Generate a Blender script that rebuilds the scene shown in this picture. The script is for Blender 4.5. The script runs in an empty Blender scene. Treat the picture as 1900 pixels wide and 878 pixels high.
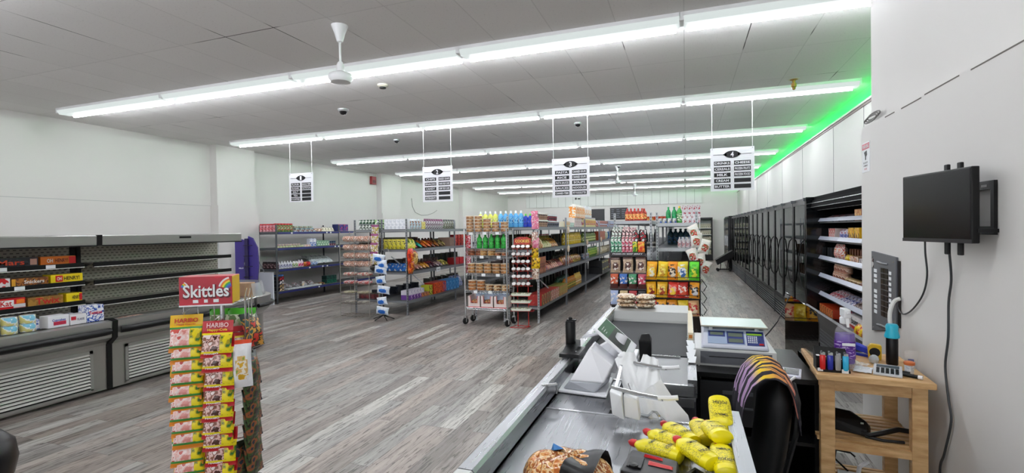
import bpy, bmesh, math, random
from mathutils import Vector, Matrix, Euler
random.seed(7)
S = bpy.context.scene
COL = S.collection
R_ = math.radians

# ---------------------------------------------------------------- camera
cd = bpy.data.cameras.new('camera'); cam = bpy.data.objects.new('camera', cd); COL.objects.link(cam)
cd.sensor_fit = 'HORIZONTAL'; cd.sensor_width = 36.0; cd.lens = 36.0*911/1900
cd.clip_start = 0.05; cd.clip_end = 200
RX = Vector((0.94240734, 0.33412103, -0.01521655))      # image right, in world axes
DN = Vector((-0.00990848, -0.01758532, -0.99979627))    # image down
FW = Vector((-0.33432054, 0.94236612, -0.0132619))      # view direction
mw = Matrix.Identity(4)
for i in range(3):
    mw[i][0] = RX[i]; mw[i][1] = -DN[i]; mw[i][2] = -FW[i]
mw[0][3], mw[1][3], mw[2][3] = 0, 0, 1.65
cam.matrix_world = mw
S.camera = cam

# ---------------------------------------------------------------- world, exposure
w = bpy.data.worlds.new('sky'); S.world = w; w.use_nodes = True
w.node_tree.nodes['Background'].inputs[0].default_value = (0.95, 0.97, 1.0, 1)
w.node_tree.nodes['Background'].inputs[1].default_value = 3.6
S.view_settings.view_transform = 'Standard'; S.view_settings.look = 'None'
S.view_settings.exposure = 0.05; S.view_settings.gamma = 1; S.view_settings.use_curve_mapping = False
TUBE = 62.0      # fluorescent tube strength
LENS = 0.72       # lit reflector / lens strength
GREEN = 80.0

# ---------------------------------------------------------------- helpers
def lin(h):
    h = h.lstrip('#'); o = []
    for i in (0, 2, 4):
        c = int(h[i:i+2], 16)/255
        o.append(c/12.92 if c <= 0.04045 else ((c+0.055)/1.055)**2.4)
    return (*o, 1)
_m = {}
def mat(name, col, rough=0.5, metal=0.0, emit=0, alpha=1, trans=0, spec=None, coat=0):
    if name in _m: return _m[name]
    m = bpy.data.materials.new(name); m.use_nodes = True; b = m.node_tree.nodes['Principled BSDF']
    b.inputs['Base Color'].default_value = lin(col); b.inputs['Roughness'].default_value = rough
    b.inputs['Metallic'].default_value = metal
    if emit: b.inputs['Emission Color'].default_value = lin(col); b.inputs['Emission Strength'].default_value = emit
    if alpha < 1: b.inputs['Alpha'].default_value = alpha
    if trans: b.inputs['Transmission Weight'].default_value = trans
    if spec is not None: b.inputs['Specular IOR Level'].default_value = spec
    if coat: b.inputs['Coat Weight'].default_value = coat
    _m[name] = m; return m
def nodes(m): return m.node_tree.nodes, m.node_tree.links, m.node_tree.nodes['Principled BSDF']
def prn(cols, scale=22, rough=0.35, stretch=(1, 1, 1), kind='N'):
    """printed packaging: hard edged blotches of several inks in object coordinates"""
    name = 'print_'+'_'.join(c.strip('#') for c in cols)+f'_{scale}_{stretch[0]}{stretch[2]}{kind}'
    if name in _m: return _m[name]
    m = mat(name, cols[0], rough); N, L, b = nodes(m)
    tc = N.new('ShaderNodeTexCoord'); mp = N.new('ShaderNodeMapping'); mp.inputs['Scale'].default_value = stretch
    L.new(tc.outputs['Object'], mp.inputs[0])
    if kind == 'V':
        t = N.new('ShaderNodeTexVoronoi'); t.inputs['Scale'].default_value = scale; src = t.outputs['Color']
        L.new(mp.outputs[0], t.inputs['Vector'])
        sp = N.new('ShaderNodeSeparateColor'); L.new(src, sp.inputs[0]); src = sp.outputs[0]
        lo, hi = 0.0, 1.0
    else:
        t = N.new('ShaderNodeTexNoise'); t.inputs['Scale'].default_value = scale; t.inputs['Detail'].default_value = 2
        L.new(mp.outputs[0], t.inputs['Vector']); src = t.outputs[0]; lo, hi = 0.33, 0.67
    cr = N.new('ShaderNodeValToRGB'); cr.color_ramp.interpolation = 'CONSTANT'
    e = cr.color_ramp.elements; n = len(cols)
    e[0].position = 0; e[0].color = lin(cols[0]); e[1].position = lo+(hi-lo)/n; e[1].color = lin(cols[1 % n])
    for i in range(2, n):
        k = e.new(lo+(hi-lo)*i/n); k.color = lin(cols[i])
    L.new(src, cr.inputs[0]); L.new(cr.outputs[0], b.inputs['Base Color'])
    return m

class MB:
    def __init__(s): s.v, s.f, s.m, s.M = [], [], [], Matrix.Identity(4)
    def add(s, vs, fs, mi=0):
        o = len(s.v); s.v += [tuple(s.M @ Vector(p)) for p in vs]
        for k, f in enumerate(fs):
            s.f.append([o+i for i in f]); s.m.append(mi[k] if isinstance(mi, list) else mi)
        return s
    def box(s, x0, x1, y0, y1, z0, z1, mi=0):
        vs = [(x, y, z) for z in (z0, z1) for y in (y0, y1) for x in (x0, x1)]
        return s.add(vs, [(0, 2, 3, 1), (4, 5, 7, 6), (0, 1, 5, 4), (2, 6, 7, 3), (0, 4, 6, 2), (1, 3, 7, 5)], mi)
    def prism(s, poly, y0, y1, mi=0, ax='y'):
        n = len(poly)
        def P(a, b, t): return {'y': (a, t, b), 'x': (t, a, b), 'z': (a, b, t)}[ax]
        vs = [P(a, b, y0) for a, b in poly]+[P(a, b, y1) for a, b in poly]
        fs = [tuple(range(n)), tuple(range(2*n-1, n-1, -1))]+[(i, n+i, n+(i+1) % n, (i+1) % n) for i in range(n)]
        return s.add(vs, fs, mi)
    def rings(s, rs, mi=0, cap=True, closed=False):
        """rs: list of rings (lists of points, same length)"""
        n = len(rs[0]); vs = [p for r in rs for p in r]; fs = []; ms = []
        for k in range(len(rs)-(0 if closed else 1)):
            a = k*n; b = ((k+1) % len(rs))*n
            for i in range(n):
                j = (i+1) % n; fs.append((a+i, a+j, b+j, b+i)); ms.append(mi[k] if isinstance(mi, list) else mi)
        if cap and not closed:
            fs.append(tuple(range(n-1, -1, -1))); ms.append(mi[0] if isinstance(mi, list) else mi)
            fs.append(tuple(range((len(rs)-1)*n, len(rs)*n))); ms.append(mi[-1] if isinstance(mi, list) else mi)
        return s.add(vs, fs, ms)
    def lathe(s, prof, mi=0, n=12, c=(0, 0, 0), sx=1, sy=1):
        rs = [[(c[0]+sx*r*math.cos(2*math.pi*i/n), c[1]+sy*r*math.sin(2*math.pi*i/n), c[2]+z) for i in range(n)] for r, z in prof]
        return s.rings(rs, mi)
    def tube(s, pts, r, mi=0, n=6, closed=False):
        pts = [Vector(p) for p in pts]; rs = []; up = None; L = len(pts)
        for k, p in enumerate(pts):
            if closed: d = pts[(k+1) % L]-pts[k-1]
            else: d = pts[min(k+1, L-1)]-pts[max(k-1, 0)]
            d.normalize()
            if up is None: up = Vector((0, 0, 1)) if abs(d.z) < .9 else Vector((1, 0, 0))
            a = d.cross(up).normalized(); up = a.cross(d).normalized()
            q = r[k] if isinstance(r, (list, tuple)) else r
            rs.append([tuple(p+a*q*math.cos(t)+up*q*math.sin(t)) for t in (2*math.pi*i/n for i in range(n))])
        return s.rings(rs, mi, closed=closed)
    def rod(s, a, b, r, mi=0, n=6): return s.tube([a, b], r, mi, n)
    def hull(s, pts, mi=0):
        bm = bmesh.new(); [bm.verts.new(p) for p in pts]; r = bmesh.ops.convex_hull(bm, input=bm.verts)
        bmesh.ops.delete(bm, geom=[g for g in r['geom_interior'] if isinstance(g, bmesh.types.BMVert)], context='VERTS')
        bm.verts.index_update(); s.add([v.co[:] for v in bm.verts], [[v.index for v in f.verts] for f in bm.faces], mi); bm.free(); return s
    def grid(s, fn, nu, nv, mi=0):
        vs = [fn(i/nu, j/nv) for j in range(nv+1) for i in range(nu+1)]
        fs = [(j*(nu+1)+i, j*(nu+1)+i+1, (j+1)*(nu+1)+i+1, (j+1)*(nu+1)+i) for j in range(nv) for i in range(nu)]
        ms = [mi((i+.5)/nu, (j+.5)/nv) for j in range(nv) for i in range(nu)] if callable(mi) else mi
        return s.add(vs, fs, ms)
    def mesh(s, name, mats, smooth=False, fix=True):
        me = bpy.data.meshes.new(name); me.from_pydata(s.v, [], s.f)
        for m in (mats if isinstance(mats, (list, tuple)) else [mats]): me.materials.append(m)
        me.polygons.foreach_set('material_index', s.m)
        if fix:
            bm = bmesh.new(); bm.from_mesh(me); bmesh.ops.recalc_face_normals(bm, faces=bm.faces); bm.to_mesh(me); bm.free()
        if smooth:
            me.shade_smooth(); me.set_sharp_from_angle(angle=R_(40 if smooth is True else smooth))
        me.update(); return me
    def build(s, name, mats, parent=None, smooth=False, loc=None, rot=None, bevel=0, fix=True):
        o = bpy.data.objects.new(name, s.mesh(name, mats, smooth, fix)); COL.objects.link(o)
        if parent: o.parent = parent
        if loc: o.location = loc
        if rot: o.rotation_euler = rot
        if bevel:
            b = o.modifiers.new('bevel', 'BEVEL'); b.width = bevel; b.segments = 2; b.limit_method = 'ANGLE'
        return o
def tag(o, label=None, cat=None, group=None, kind=None):
    if label:
        o['label'] = label; n = len(label.split())
        if cat and not 4 <= n <= 16: print('LABEL LEN', n, label)
    if cat: o['category'] = cat
    if group: o['group'] = group
    if kind: o['kind'] = kind
    return o
def thing(name, label, cat, loc=(0, 0, 0), rz=0, group=None):
    o = bpy.data.objects.new(name, None); COL.objects.link(o); o.location = loc; o.rotation_euler = (0, 0, rz)
    o.empty_display_size = .05
    return tag(o, label, cat, group)
def struct(o): o['kind'] = 'structure'; return o
def copy_tree(o, parent=None):
    c = o.copy(); COL.objects.link(c)
    if parent: c.parent = parent
    for ch in list(o.children): copy_tree(ch, c)
    return c
_txt = {}
def text_mesh(s, w, h, m, ext=0.0008):
    k = (s, w, h, m.name)
    if k in _txt: return _txt[k]
    cu = bpy.data.curves.new('lettering', 'FONT'); cu.body = s; cu.size = 1; cu.extrude = 0; cu.resolution_u = 2
    cu.align_x = 'CENTER'; cu.align_y = 'CENTER'; cu.offset = 0.02
    o = bpy.data.objects.new('lettering', cu); COL.objects.link(o)
    me = bpy.data.meshes.new_from_object(o.evaluated_get(bpy.context.evaluated_depsgraph_get()))
    bpy.data.objects.remove(o); me.name = 'lettering'
    xs = [v.co.x for v in me.vertices]; ys = [v.co.y for v in me.vertices]
    cx, cy = (max(xs)+min(xs))/2, (max(ys)+min(ys))/2; kx, ky = w/(max(xs)-min(xs)), h/(max(ys)-min(ys))
    for v in me.vertices: v.co = ((v.co.x-cx)*kx, (v.co.y-cy)*ky, 0)
    me.materials.clear(); me.materials.append(m); _txt[k] = me; return me
def text(s, w, h, m, parent, loc, rot=(math.pi/2, 0, 0), name='lettering'):
    """rot default: reads from -Y; (pi/2,0,pi/2) reads from +X"""
    o = bpy.data.objects.new(name, text_mesh(s, w, h, m)); COL.objects.link(o); o.parent = parent
    o.location = loc; o.rotation_euler = rot; return o
FX = (math.pi/2, 0, math.pi/2)     # facing +X
FY = (math.pi/2, 0, 0)             # facing -Y

ORD = {1: [''], 2: ['left one', 'right one']}
NUM = ['', 'first', 'second', 'third', 'fourth', 'fifth', 'sixth', 'seventh', 'eighth', 'ninth', 'tenth', 'eleventh', 'twelfth']
def ordw(i, n):
    if n == 1: return ''
    if n == 2: return ('left', 'right')[i]
    if i == 0: return 'leftmost'
    if i == n-1: return 'rightmost'
    if n % 2 and i == n//2 and n <= 5: return 'middle'
    return NUM[i+1]+' from left' if i < n/2 else NUM[n-i]+' from right'
def row(mesh, n, p0, dp, rz, desc, where, cat, name, group=None, jit=0, tilt=(0, 0), scale=None, rev=False):
    """n copies of one product in a line; each label carries its place in that line"""
    out = []; first = None
    for i in range(n):
        if first is None: o = bpy.data.objects.new(name, mesh); first = o
        else: o = first.copy()
        COL.objects.link(o)
        o.location = (p0[0]+dp[0]*i, p0[1]+dp[1]*i, p0[2]+dp[2]*i)
        jj = jit or (.07 if tilt != (0, 0) else .02); o.rotation_euler = (tilt[0]+random.uniform(-.04, .04)*(n > 1)*(tilt != (0, 0)), tilt[1], rz+random.uniform(-jj, jj)*(n > 1))
        q = random.uniform(.94, 1.0) if n > 1 and tilt != (0, 0) else 1; o.scale = (q,)*3
        if scale: o.scale = (scale,)*3
        k = n-1-i if rev else i; od = ordw(k, n)
        if n > 24: lb = f'{desc} {where}'
        else: lb = f'{od} {desc} {where}'.strip()
        tag(o, lb, cat, group or (f'{desc} {where}' if n > 1 else None)); out.append(o)
    return out

# ---------------------------------------------------------------- common materials
steel = mat('brushed_steel', '#919396', 0.28, 0.95)
N, L, b = nodes(steel)
tc = N.new('ShaderNodeTexCoord'); mp = N.new('ShaderNodeMapping'); mp.inputs['Scale'].default_value = (22, .8, 22)
nz = N.new('ShaderNodeTexNoise'); nz.inputs['Scale'].default_value = 6; nz.inputs['Detail'].default_value = 4
mr = N.new('ShaderNodeMapRange'); mr.inputs['To Min'].default_value = .22; mr.inputs['To Max'].default_value = .36
L.new(tc.outputs['Object'], mp.inputs[0]); L.new(mp.outputs[0], nz.inputs['Vector']); L.new(nz.outputs[0], mr.inputs[0]); L.new(mr.outputs[0], b.inputs['Roughness'])
chrome = mat('chrome_wire', '#c4c6c8', 0.22, 0.9)
zinc = mat('grey_shelf_metal', '#8d9095', 0.45, 0.5)
zincw = mat('pale_shelf_metal', '#b9bcc0', 0.5, 0.2)
dgrey = mat('dark_grey_metal', '#55585c', 0.5, 0.4)
black = mat('black_plastic', '#070708', 0.38, spec=.32)
blackm = mat('black_metal', '#0c0c0e', 0.42, 0.1, spec=.35)
rubber = mat('black_rubber', '#101010', 0.7)
white = mat('white_plastic', '#e9eaec', 0.35)
paper = mat('white_paper', '#eceff2', 0.7)
ink = mat('black_ink', '#101014', 0.6)
red = mat('red_plastic', '#c4161c', 0.35)
yellow = mat('yellow_plastic', '#f2dc10', 0.35)
blue = mat('blue_plastic', '#1c49b8', 0.35)
navy = mat('navy_label_strip', '#232a6e', 0.4)
glass = mat('clear_glass', '#ffffff', 0.02, 0, alpha=0.13, spec=0.6)
clearp = mat('clear_film', '#f4f8fa', 0.12, 0, alpha=0.22)
# ================================================================= ROOM
def wallmat(name, col, spots=True):
    m = mat(name, col, 0.62); N, L, b = nodes(m)
    tc = N.new('ShaderNodeTexCoord'); nz = N.new('ShaderNodeTexNoise'); nz.inputs['Scale'].default_value = 1.3; nz.inputs['Detail'].default_value = 6
    mx = N.new('ShaderNodeMixRGB'); c = lin(col); mx.inputs[1].default_value = tuple(v*.93 for v in c[:3])+(1,); mx.inputs[2].default_value = c
    L.new(tc.outputs['Object'], nz.inputs['Vector']); L.new(nz.outputs[0], mx.inputs[0]); L.new(mx.outputs[0], b.inputs['Base Color'])
    n2 = N.new('ShaderNodeTexNoise'); n2.inputs['Scale'].default_value = 60; bp = N.new('ShaderNodeBump'); bp.inputs['Strength'].default_value = .06
    L.new(tc.outputs['Object'], n2.inputs['Vector']); L.new(n2.outputs[0], bp.inputs['Height']); L.new(bp.outputs[0], b.inputs['Normal'])
    return m
wm = wallmat('white_wall_paint', '#dad8d5')
CZ = 3.6; XL = -9.75; XR = 2.42; YB = 26.85; YF = -3.0

# floor: weathered plank vinyl, boards along Y
fm = mat('plank_floor', '#8a8580', 0.36); N, L, b = nodes(fm)
tc = N.new('ShaderNodeTexCoord'); mp = N.new('ShaderNodeMapping'); mp.inputs['Rotation'].default_value = (0, 0, R_(90))
L.new(tc.outputs['Object'], mp.inputs[0])
br = N.new('ShaderNodeTexBrick'); br.inputs['Scale'].default_value = 1; br.inputs['Brick Width'].default_value = 1.22; br.inputs['Row Height'].default_value = .152
br.inputs['Mortar Size'].default_value = .0016; br.inputs['Mortar Smooth'].default_value = .2; br.offset = .37; br.offset_frequency = 3
br.inputs['Color1'].default_value = (0, 0, 0, 1); br.inputs['Color2'].default_value = (1, 1, 1, 1); br.inputs['Mortar'].default_value = (.5, .5, .5, 1)
L.new(mp.outputs[0], br.inputs['Vector'])
ramp = N.new('ShaderNodeValToRGB'); e = ramp.color_ramp.elements
e[0].color = lin('#7d7772'); e[1].color = lin('#c4c3be')
for p, c in ((.2, '#968c85'), (.4, '#9c9a97'), (.6, '#a89c94'), (.78, '#85827f')):
    k = e.new(p); k.color = lin(c)
L.new(br.outputs['Color'], ramp.inputs[0])
# offset grain per plank
vm = N.new('ShaderNodeVectorMath'); vm.operation = 'MULTIPLY'; vm.inputs[1].default_value = (9, .75, 1); L.new(tc.outputs['Object'], vm.inputs[0])
va = N.new('ShaderNodeVectorMath'); va.operation = 'ADD'; L.new(vm.outputs[0], va.inputs[0])
sc = N.new('ShaderNodeVectorMath'); sc.operation = 'SCALE'; sc.inputs['Scale'].default_value = 37; L.new(br.outputs['Color'], sc.inputs[0]); L.new(sc.outputs[0], va.inputs[1])
g1 = N.new('ShaderNodeTexNoise'); g1.inputs['Scale'].default_value = 2.2; g1.inputs['Detail'].default_value = 8; g1.inputs['Roughness'].default_value = .68; g1.inputs['Distortion'].default_value = .5
L.new(va.outputs[0], g1.inputs['Vector'])
gr = N.new('ShaderNodeValToRGB'); gr.color_ramp.elements[0].position = .34; gr.color_ramp.elements[0].color = (.42, .40, .39, 1); gr.color_ramp.elements[1].position = .66; gr.color_ramp.elements[1].color = (1.12, 1.11, 1.09, 1)
k = gr.color_ramp.elements.new(.47); k.color = (.86, .84, .82, 1)
L.new(g1.outputs[0], gr.inputs[0])
mu = N.new('ShaderNodeMixRGB'); mu.blend_type = 'MULTIPLY'; mu.inputs[0].default_value = 1; L.new(ramp.outputs[0], mu.inputs[1]); L.new(gr.outputs[0], mu.inputs[2])
# dark cracks along the grain
vc = N.new('ShaderNodeVectorMath'); vc.operation = 'MULTIPLY'; vc.inputs[1].default_value = (26, 2.3, 1); L.new(tc.outputs['Object'], vc.inputs[0])
vd = N.new('ShaderNodeVectorMath'); vd.operation = 'ADD'; L.new(vc.outputs[0], vd.inputs[0]); L.new(sc.outputs[0], vd.inputs[1])
g2 = N.new('ShaderNodeTexNoise'); g2.inputs['Scale'].default_value = 2.0; g2.inputs['Detail'].default_value = 5; g2.inputs['Distortion'].default_value = 1.2; L.new(vd.outputs[0], g2.inputs['Vector'])
cr = N.new('ShaderNodeValToRGB'); cr.color_ramp.elements[0].position = .38; cr.color_ramp.elements[0].color = (.33, .31, .29, 1); cr.color_ramp.elements[1].position = .43; cr.color_ramp.elements[1].color = (1, 1, 1, 1)
L.new(g2.outputs[0], cr.inputs[0])
m2 = N.new('ShaderNodeMixRGB'); m2.blend_type = 'MULTIPLY'; m2.inputs[0].default_value = 1; L.new(mu.outputs[0], m2.inputs[1]); L.new(cr.outputs[0], m2.inputs[2])
m3 = N.new('ShaderNodeMixRGB'); L.new(br.outputs['Fac'], m3.inputs[0]); L.new(m2.outputs[0], m3.inputs[1]); m3.inputs[2].default_value = lin('#4a4643')
L.new(m3.outputs[0], b.inputs['Base Color'])
bp = N.new('ShaderNodeBump'); bp.inputs['Strength'].default_value = .12; bp.inputs['Distance'].default_value = .01; L.new(g1.outputs[0], bp.inputs['Height']); L.new(bp.outputs[0], b.inputs['Normal'])
struct(MB().box(XL-.2, XR+.8, YF-.2, YB+.2, -.1, 0).build('floor', fm))

# ceiling tiles
cm = mat('ceiling_tile', '#c9c8c8', 0.85); N, L, b = nodes(cm)
tc = N.new('ShaderNodeTexCoord'); br = N.new('ShaderNodeTexBrick'); br.offset = 0; br.inputs['Scale'].default_value = 1
br.inputs['Brick Width'].default_value = .61; br.inputs['Row Height'].default_value = 1.22; br.inputs['Mortar Size'].default_value = .006; br.inputs['Mortar Smooth'].default_value = .3
br.inputs['Color1'].default_value = lin('#e2e0df'); br.inputs['Color2'].default_value = lin('#e9e7e6'); br.inputs['Mortar'].default_value = lin('#d4d2d1')
L.new(tc.outputs['Object'], br.inputs['Vector'])
nz = N.new('ShaderNodeTexNoise'); nz.inputs['Scale'].default_value = 55; nz.inputs['Detail'].default_value = 3; L.new(tc.outputs['Object'], nz.inputs['Vector'])
cr = N.new('ShaderNodeValToRGB'); cr.color_ramp.elements[0].position = .30; cr.color_ramp.elements[0].color = (.72, .72, .72, 1); cr.color_ramp.elements[1].position = .38; cr.color_ramp.elements[1].color = (1, 1, 1, 1)
L.new(nz.outputs[0], cr.inputs[0])
mu = N.new('ShaderNodeMixRGB'); mu.blend_type = 'MULTIPLY'; mu.inputs[0].default_value = .6; L.new(br.outputs[0], mu.inputs[1]); L.new(cr.outputs[0], mu.inputs[2])
# sagging joints: short dark gaps here and there
n3 = N.new('ShaderNodeTexNoise'); n3.inputs['Scale'].default_value = .9; L.new(tc.outputs['Object'], n3.inputs['Vector'])
c3 = N.new('ShaderNodeValToRGB'); c3.color_ramp.elements[0].position = .6; c3.color_ramp.elements[1].position = .66; L.new(n3.outputs[0], c3.inputs[0])
mm = N.new('ShaderNodeMath'); mm.operation = 'MULTIPLY'; L.new(br.outputs['Fac'], mm.inputs[0]); L.new(c3.outputs[0], mm.inputs[1])
md = N.new('ShaderNodeMixRGB'); L.new(mm.outputs[0], md.inputs[0]); L.new(mu.outputs[0], md.inputs[1]); md.inputs[2].default_value = lin('#4c4a49')
L.new(md.outputs[0], b.inputs['Base Color'])
struct(MB().box(XL-.2, XR+.8, YF-.2, YB+.2, CZ, CZ+.1).build('ceiling', cm))

struct(MB().box(XL-.2, XL, YF-.2, YB+.2, 0, CZ).build('wall_left', wm))
struct(MB().box(XL-.2, XR+.8, YB, YB+.2, 0, CZ).build('wall_back', wm))
struct(MB().box(XR+.72, XR+.8, 3.95, YB, 3.38, CZ).build('wall_right_cove', wm))
o = struct(MB().box(XR, XR+.72, 4.24, YB, 0, 3.38).build('wall_right', wm))
for y in (6.3, 8.35, 9.9, 12.3, 14.7, 17.2, 19.6, 22):
    MB().box(XR-.0035, XR+.001, y, y+.007, 2.1, 3.36).build('panel_joint', mat('joint_shadow', '#77787a', .8), o)
struct(MB().box(XR-.03, XR+.02, 4.24, YB, 3.38, 3.41).build('trim_1', mat('cream_trim', '#d9d8d2', .6)))
struct(MB().box(XR-.012, XR, 4.24, YB, 3.345, 3.38).build('trim_2', mat('brown_trim', '#8f8580', .6)))
# near right wall, lower leaf stands proud of the upper one
struct(MB().box(1.2, 1.9, YF, 4.2, 0, 2.345).build('wall_right_near', wm))
up = struct(MB().box(1.262, XR+.8, YF, 4.2, 2.345, CZ).build('wall_right_near_upper', wm))
struct(MB().box(1.9, XR+.8, 4.12, 4.2, 0, 2.345).build('wall_right_return', wm))
ck = MB()
for y0, y1, d in ((2.1, 2.75, 0), (2.85, 3.2, .004), (3.24, 3.5, -.002), (3.6, 3.75, 0)):
    ck.box(1.1985, 1.2, y0, y1, 2.328+d, 2.334+d)
ck.build('plaster_crack', mat('crack_dark', '#6d6863', .9), up)
# front wall with shop window behind the camera
fw = MB().box(XL-.2, XR+.8, YF-.2, YF, 0, .5).box(XL-.2, XR+.8, YF-.2, YF, 2.9, CZ).box(XL-.2, -9.2, YF-.2, YF, .5, 2.9).box(.9, XR+.8, YF-.2, YF, .5, 2.9)
struct(fw.build('wall_front', wm))
wf = MB()
for x in (-9.2, -6.68, -4.16, -1.64, .84): wf.box(x, x+.06, YF-.13, YF-.07, .5, 2.9)
wf.box(-9.2, .9, YF-.13, YF-.07, .5, .56).box(-9.2, .9, YF-.13, YF-.07, 2.84, 2.9)
wo = struct(wf.build('window_1', mat('window_frame', '#5c5e60', .4, .6)))
MB().box(-9.2, .9, YF-.105, YF-.1, .56, 2.84).build('pane', glass, wo)
struct(MB().box(-30, 20, -30, YF-.2, -.15, -.1).build('floor_pavement', mat('pavement', '#9a9a98', .8)))
# wall pillars on the left
for i, (y0, y1) in enumerate(((7.9, 8.9), (14.0, 15.2), (20.3, 21.3))):
    struct(MB().box(XL, -9.56, y0, y1, 2.28, CZ).box(XL, -9.52, y0-.015, y1+.06, 0, 2.28).build(f'trim_{3+i}', wm))
sm = MB()
sm.box(XL, XL+.004, YF, 7.9, 2.272, 2.28)
sm.build('trim_6', mat('seam_grey', '#b4b5b5', .8)); struct(bpy.data.objects['trim_6'])
# grooved upper panel on the back wall
pm = mat('grooved_panel', '#d3d6d4', .6); N, L, b = nodes(pm)
tc = N.new('ShaderNodeTexCoord'); br = N.new('ShaderNodeTexBrick'); br.offset = 0; br.inputs['Scale'].default_value = 1; br.inputs['Brick Width'].default_value = .42; br.inputs['Row Height'].default_value = 4
br.inputs['Mortar Size'].default_value = .012; br.inputs['Color1'].default_value = br.inputs['Color2'].default_value = lin('#d6d9d6'); br.inputs['Mortar'].default_value = lin('#a9aca8')
mp = N.new('ShaderNodeMapping'); mp.inputs['Rotation'].default_value = (R_(90), 0, 0); L.new(tc.outputs['Object'], mp.inputs[0]); L.new(mp.outputs[0], br.inputs['Vector']); L.new(br.outputs[0], b.inputs['Base Color'])
struct(MB().box(-8.6, .76, YB-.1, YB, 2.88, CZ).build('wall_back_panel', pm))

# ================================================================= LIGHT FIXTURES
tubem = mat('lit_tube', '#f7faff', .4, emit=TUBE); lensm = mat('lit_lens', '#f0faf8', .4, emit=LENS)
lensm.node_tree.nodes['Principled BSDF'].inputs['Base Color'].default_value = (.05, .05, .05, 1)
LX = [-8.98, -6.74, -4.5, -2.26, -.02, 2.22]
LROW = [1.75, 4.85, 7.85, 10.95, 14.05, 17.15, 20.25, 23.3]
fixp = None
RW = ['behind the camera', 'nearest the camera', 'second from the camera', 'third from the camera', 'fourth from the camera', 'fifth from the camera', 'sixth from the camera', 'nearest the back wall']
def fixture():
    t = thing('ceiling_light', 'x x x x', 'ceiling light')
    MB().box(.01, 2.23, -.12, .12, CZ-.035, CZ).build('housing', white, t)
    # lit trough: sloping sides, open tube on the far side
    poly = [(-.12, CZ-.035), (-.085, CZ-.088), (.05, CZ-.088), (.062, CZ-.035)]
    MB().prism(poly, .02, 2.22, 0, ax='x').build('lens', lensm, t)
    MB().rod((.05, .098, CZ-.086), (2.19, .098, CZ-.086), .018, 0, 8).build('tube', tubem, t, smooth=True)
    MB().box(.0, .02, -.12, .12, CZ-.075, CZ).build('end_cap', white, t)
    MB().box(2.22, 2.24, -.12, .12, CZ-.075, CZ).build('end_cap', white, t)
    return t
for r, y in enumerate(LROW):
    for c in range(5):
        if r == 0 and c > 4: continue
        if fixp is None: fixp = fixture(); o = fixp
        else: o = copy_tree(fixp)
        o.location = (LX[c], y, 0)
        tag(o, f'{ordw(c,5)} strip light of the ceiling row {RW[r]}', 'ceiling light', 'fluorescent strip lights in rows')
# green LED strip in the cove above the right wall
gm = mat('green_led', '#00c44c', .4, emit=GREEN)
t = thing('led_strip', 'green light strip hidden in the cove above right wall', 'light strip', (XR+.6, 0, 3.45))
MB().box(.008, .12, 4.4, YB-.1, -.03, .05).build('channel', white, t)
MB().box(0, .008, 4.4, YB-.1, 0, .04).build('diodes', gm, t)

# ================================================================= CEILING FIXTURES
t = thing('ceiling_fan', 'white ceiling fan motor on down rod without blades', 'ceiling fan', (-3.06, 3.854, CZ))
MB().lathe([(.078, 0), (.075, -.01), (.05, -.07), (.028, -.15), (.012, -.16)], 0, 16).build('canopy', white, t, smooth=True)
MB().rod((0, 0, -.15), (0, 0, -.36), .011).build('down_rod', white, t, smooth=True)
MB().lathe([(.02, -.34), (.035, -.37), (.04, -.43), (.085, -.45)], 0, 16).build('neck_cover', white, t, smooth=True)
MB().lathe([(.088, -.452), (.1, -.456), (.112, -.475), (.112, -.5), (.09, -.53), (.03, -.54)], [1, 0, 0, 0, 0, 0], 20).build('motor_housing', [white, black], t, smooth=True)
for y, x, nm, lb in ((15.6, -2.0, 'n', 'far white ceiling fan above third sign'), (22.2, -2.1, 'f', 'farthest white ceiling fan near the back wall')):
    o = copy_tree(bpy.data.objects['ceiling_fan']); o.location = (x, y, CZ); tag(o, lb, 'ceiling fan')
    for k in range(3):
        a = R_(120*k+20); bl = MB(); bl.M = Matrix.Rotation(a, 4, 'Z')
        bl.add([(.1, -.05, -.47), (.7, -.07, -.465), (.7, .07, -.475), (.1, .05, -.48), (.1, -.05, -.476), (.7, -.07, -.471), (.7, .07, -.481), (.1, .05, -.486)],
               [(0, 1, 2, 3), (7, 6, 5, 4), (0, 4, 5, 1), (1, 5, 6, 2), (2, 6, 7, 3), (3, 7, 4, 0)]).build('blade', white, o)
t = thing('smoke_detector', 'round cream smoke detector on the ceiling beside the fan', 'smoke detector', (-3.767, 5.588, CZ))
cream = mat('cream_plastic', '#d9d5c4', .45)
MB().lathe([(.07, 0), (.07, -.02), (.05, -.035)], 0, 18).build('base', cream, t, smooth=True)
MB().lathe([(.045, -.034), (.042, -.05), (.02, -.055)], 0, 16).build('sensor_cap', black, t, smooth=True)
def dome(x, y, lb, s=1, dark='#1a1a1d'):
    t = thing('dome_camera', lb, 'security camera', (x, y, CZ), 0, 'dome cameras on the ceiling')
    MB().lathe([(.085*s, 0), (.085*s, -.02*s), (.07*s, -.04*s)], 0, 18).build('base', mat('silver_ring', '#b7b8ba', .35, .5), t, smooth=True)
    MB().lathe([(.06*s, -.038*s), (.055*s, -.065*s), (.035*s, -.085*s), (.008*s, -.092*s)], 0, 16).build('dome', mat('smoked_dome', dark, .08), t, smooth=True)
dome(-5.086, 6.455, 'dark dome security camera left of the nearest ceiling fan')
dome(-5.756, 9.016, 'small dome camera between the first and second hanging signs', .8)
dome(-1.856, 8.936, 'small dome camera above the third hanging sign', .8)
dome(-1.96, 15.573, 'far small dome camera to the right of third sign', .8)
t = thing('ceiling_sensor', 'small brass sprinkler head hanging near green lit ceiling', 'sprinkler', (1.372, 7.452, CZ))
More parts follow.
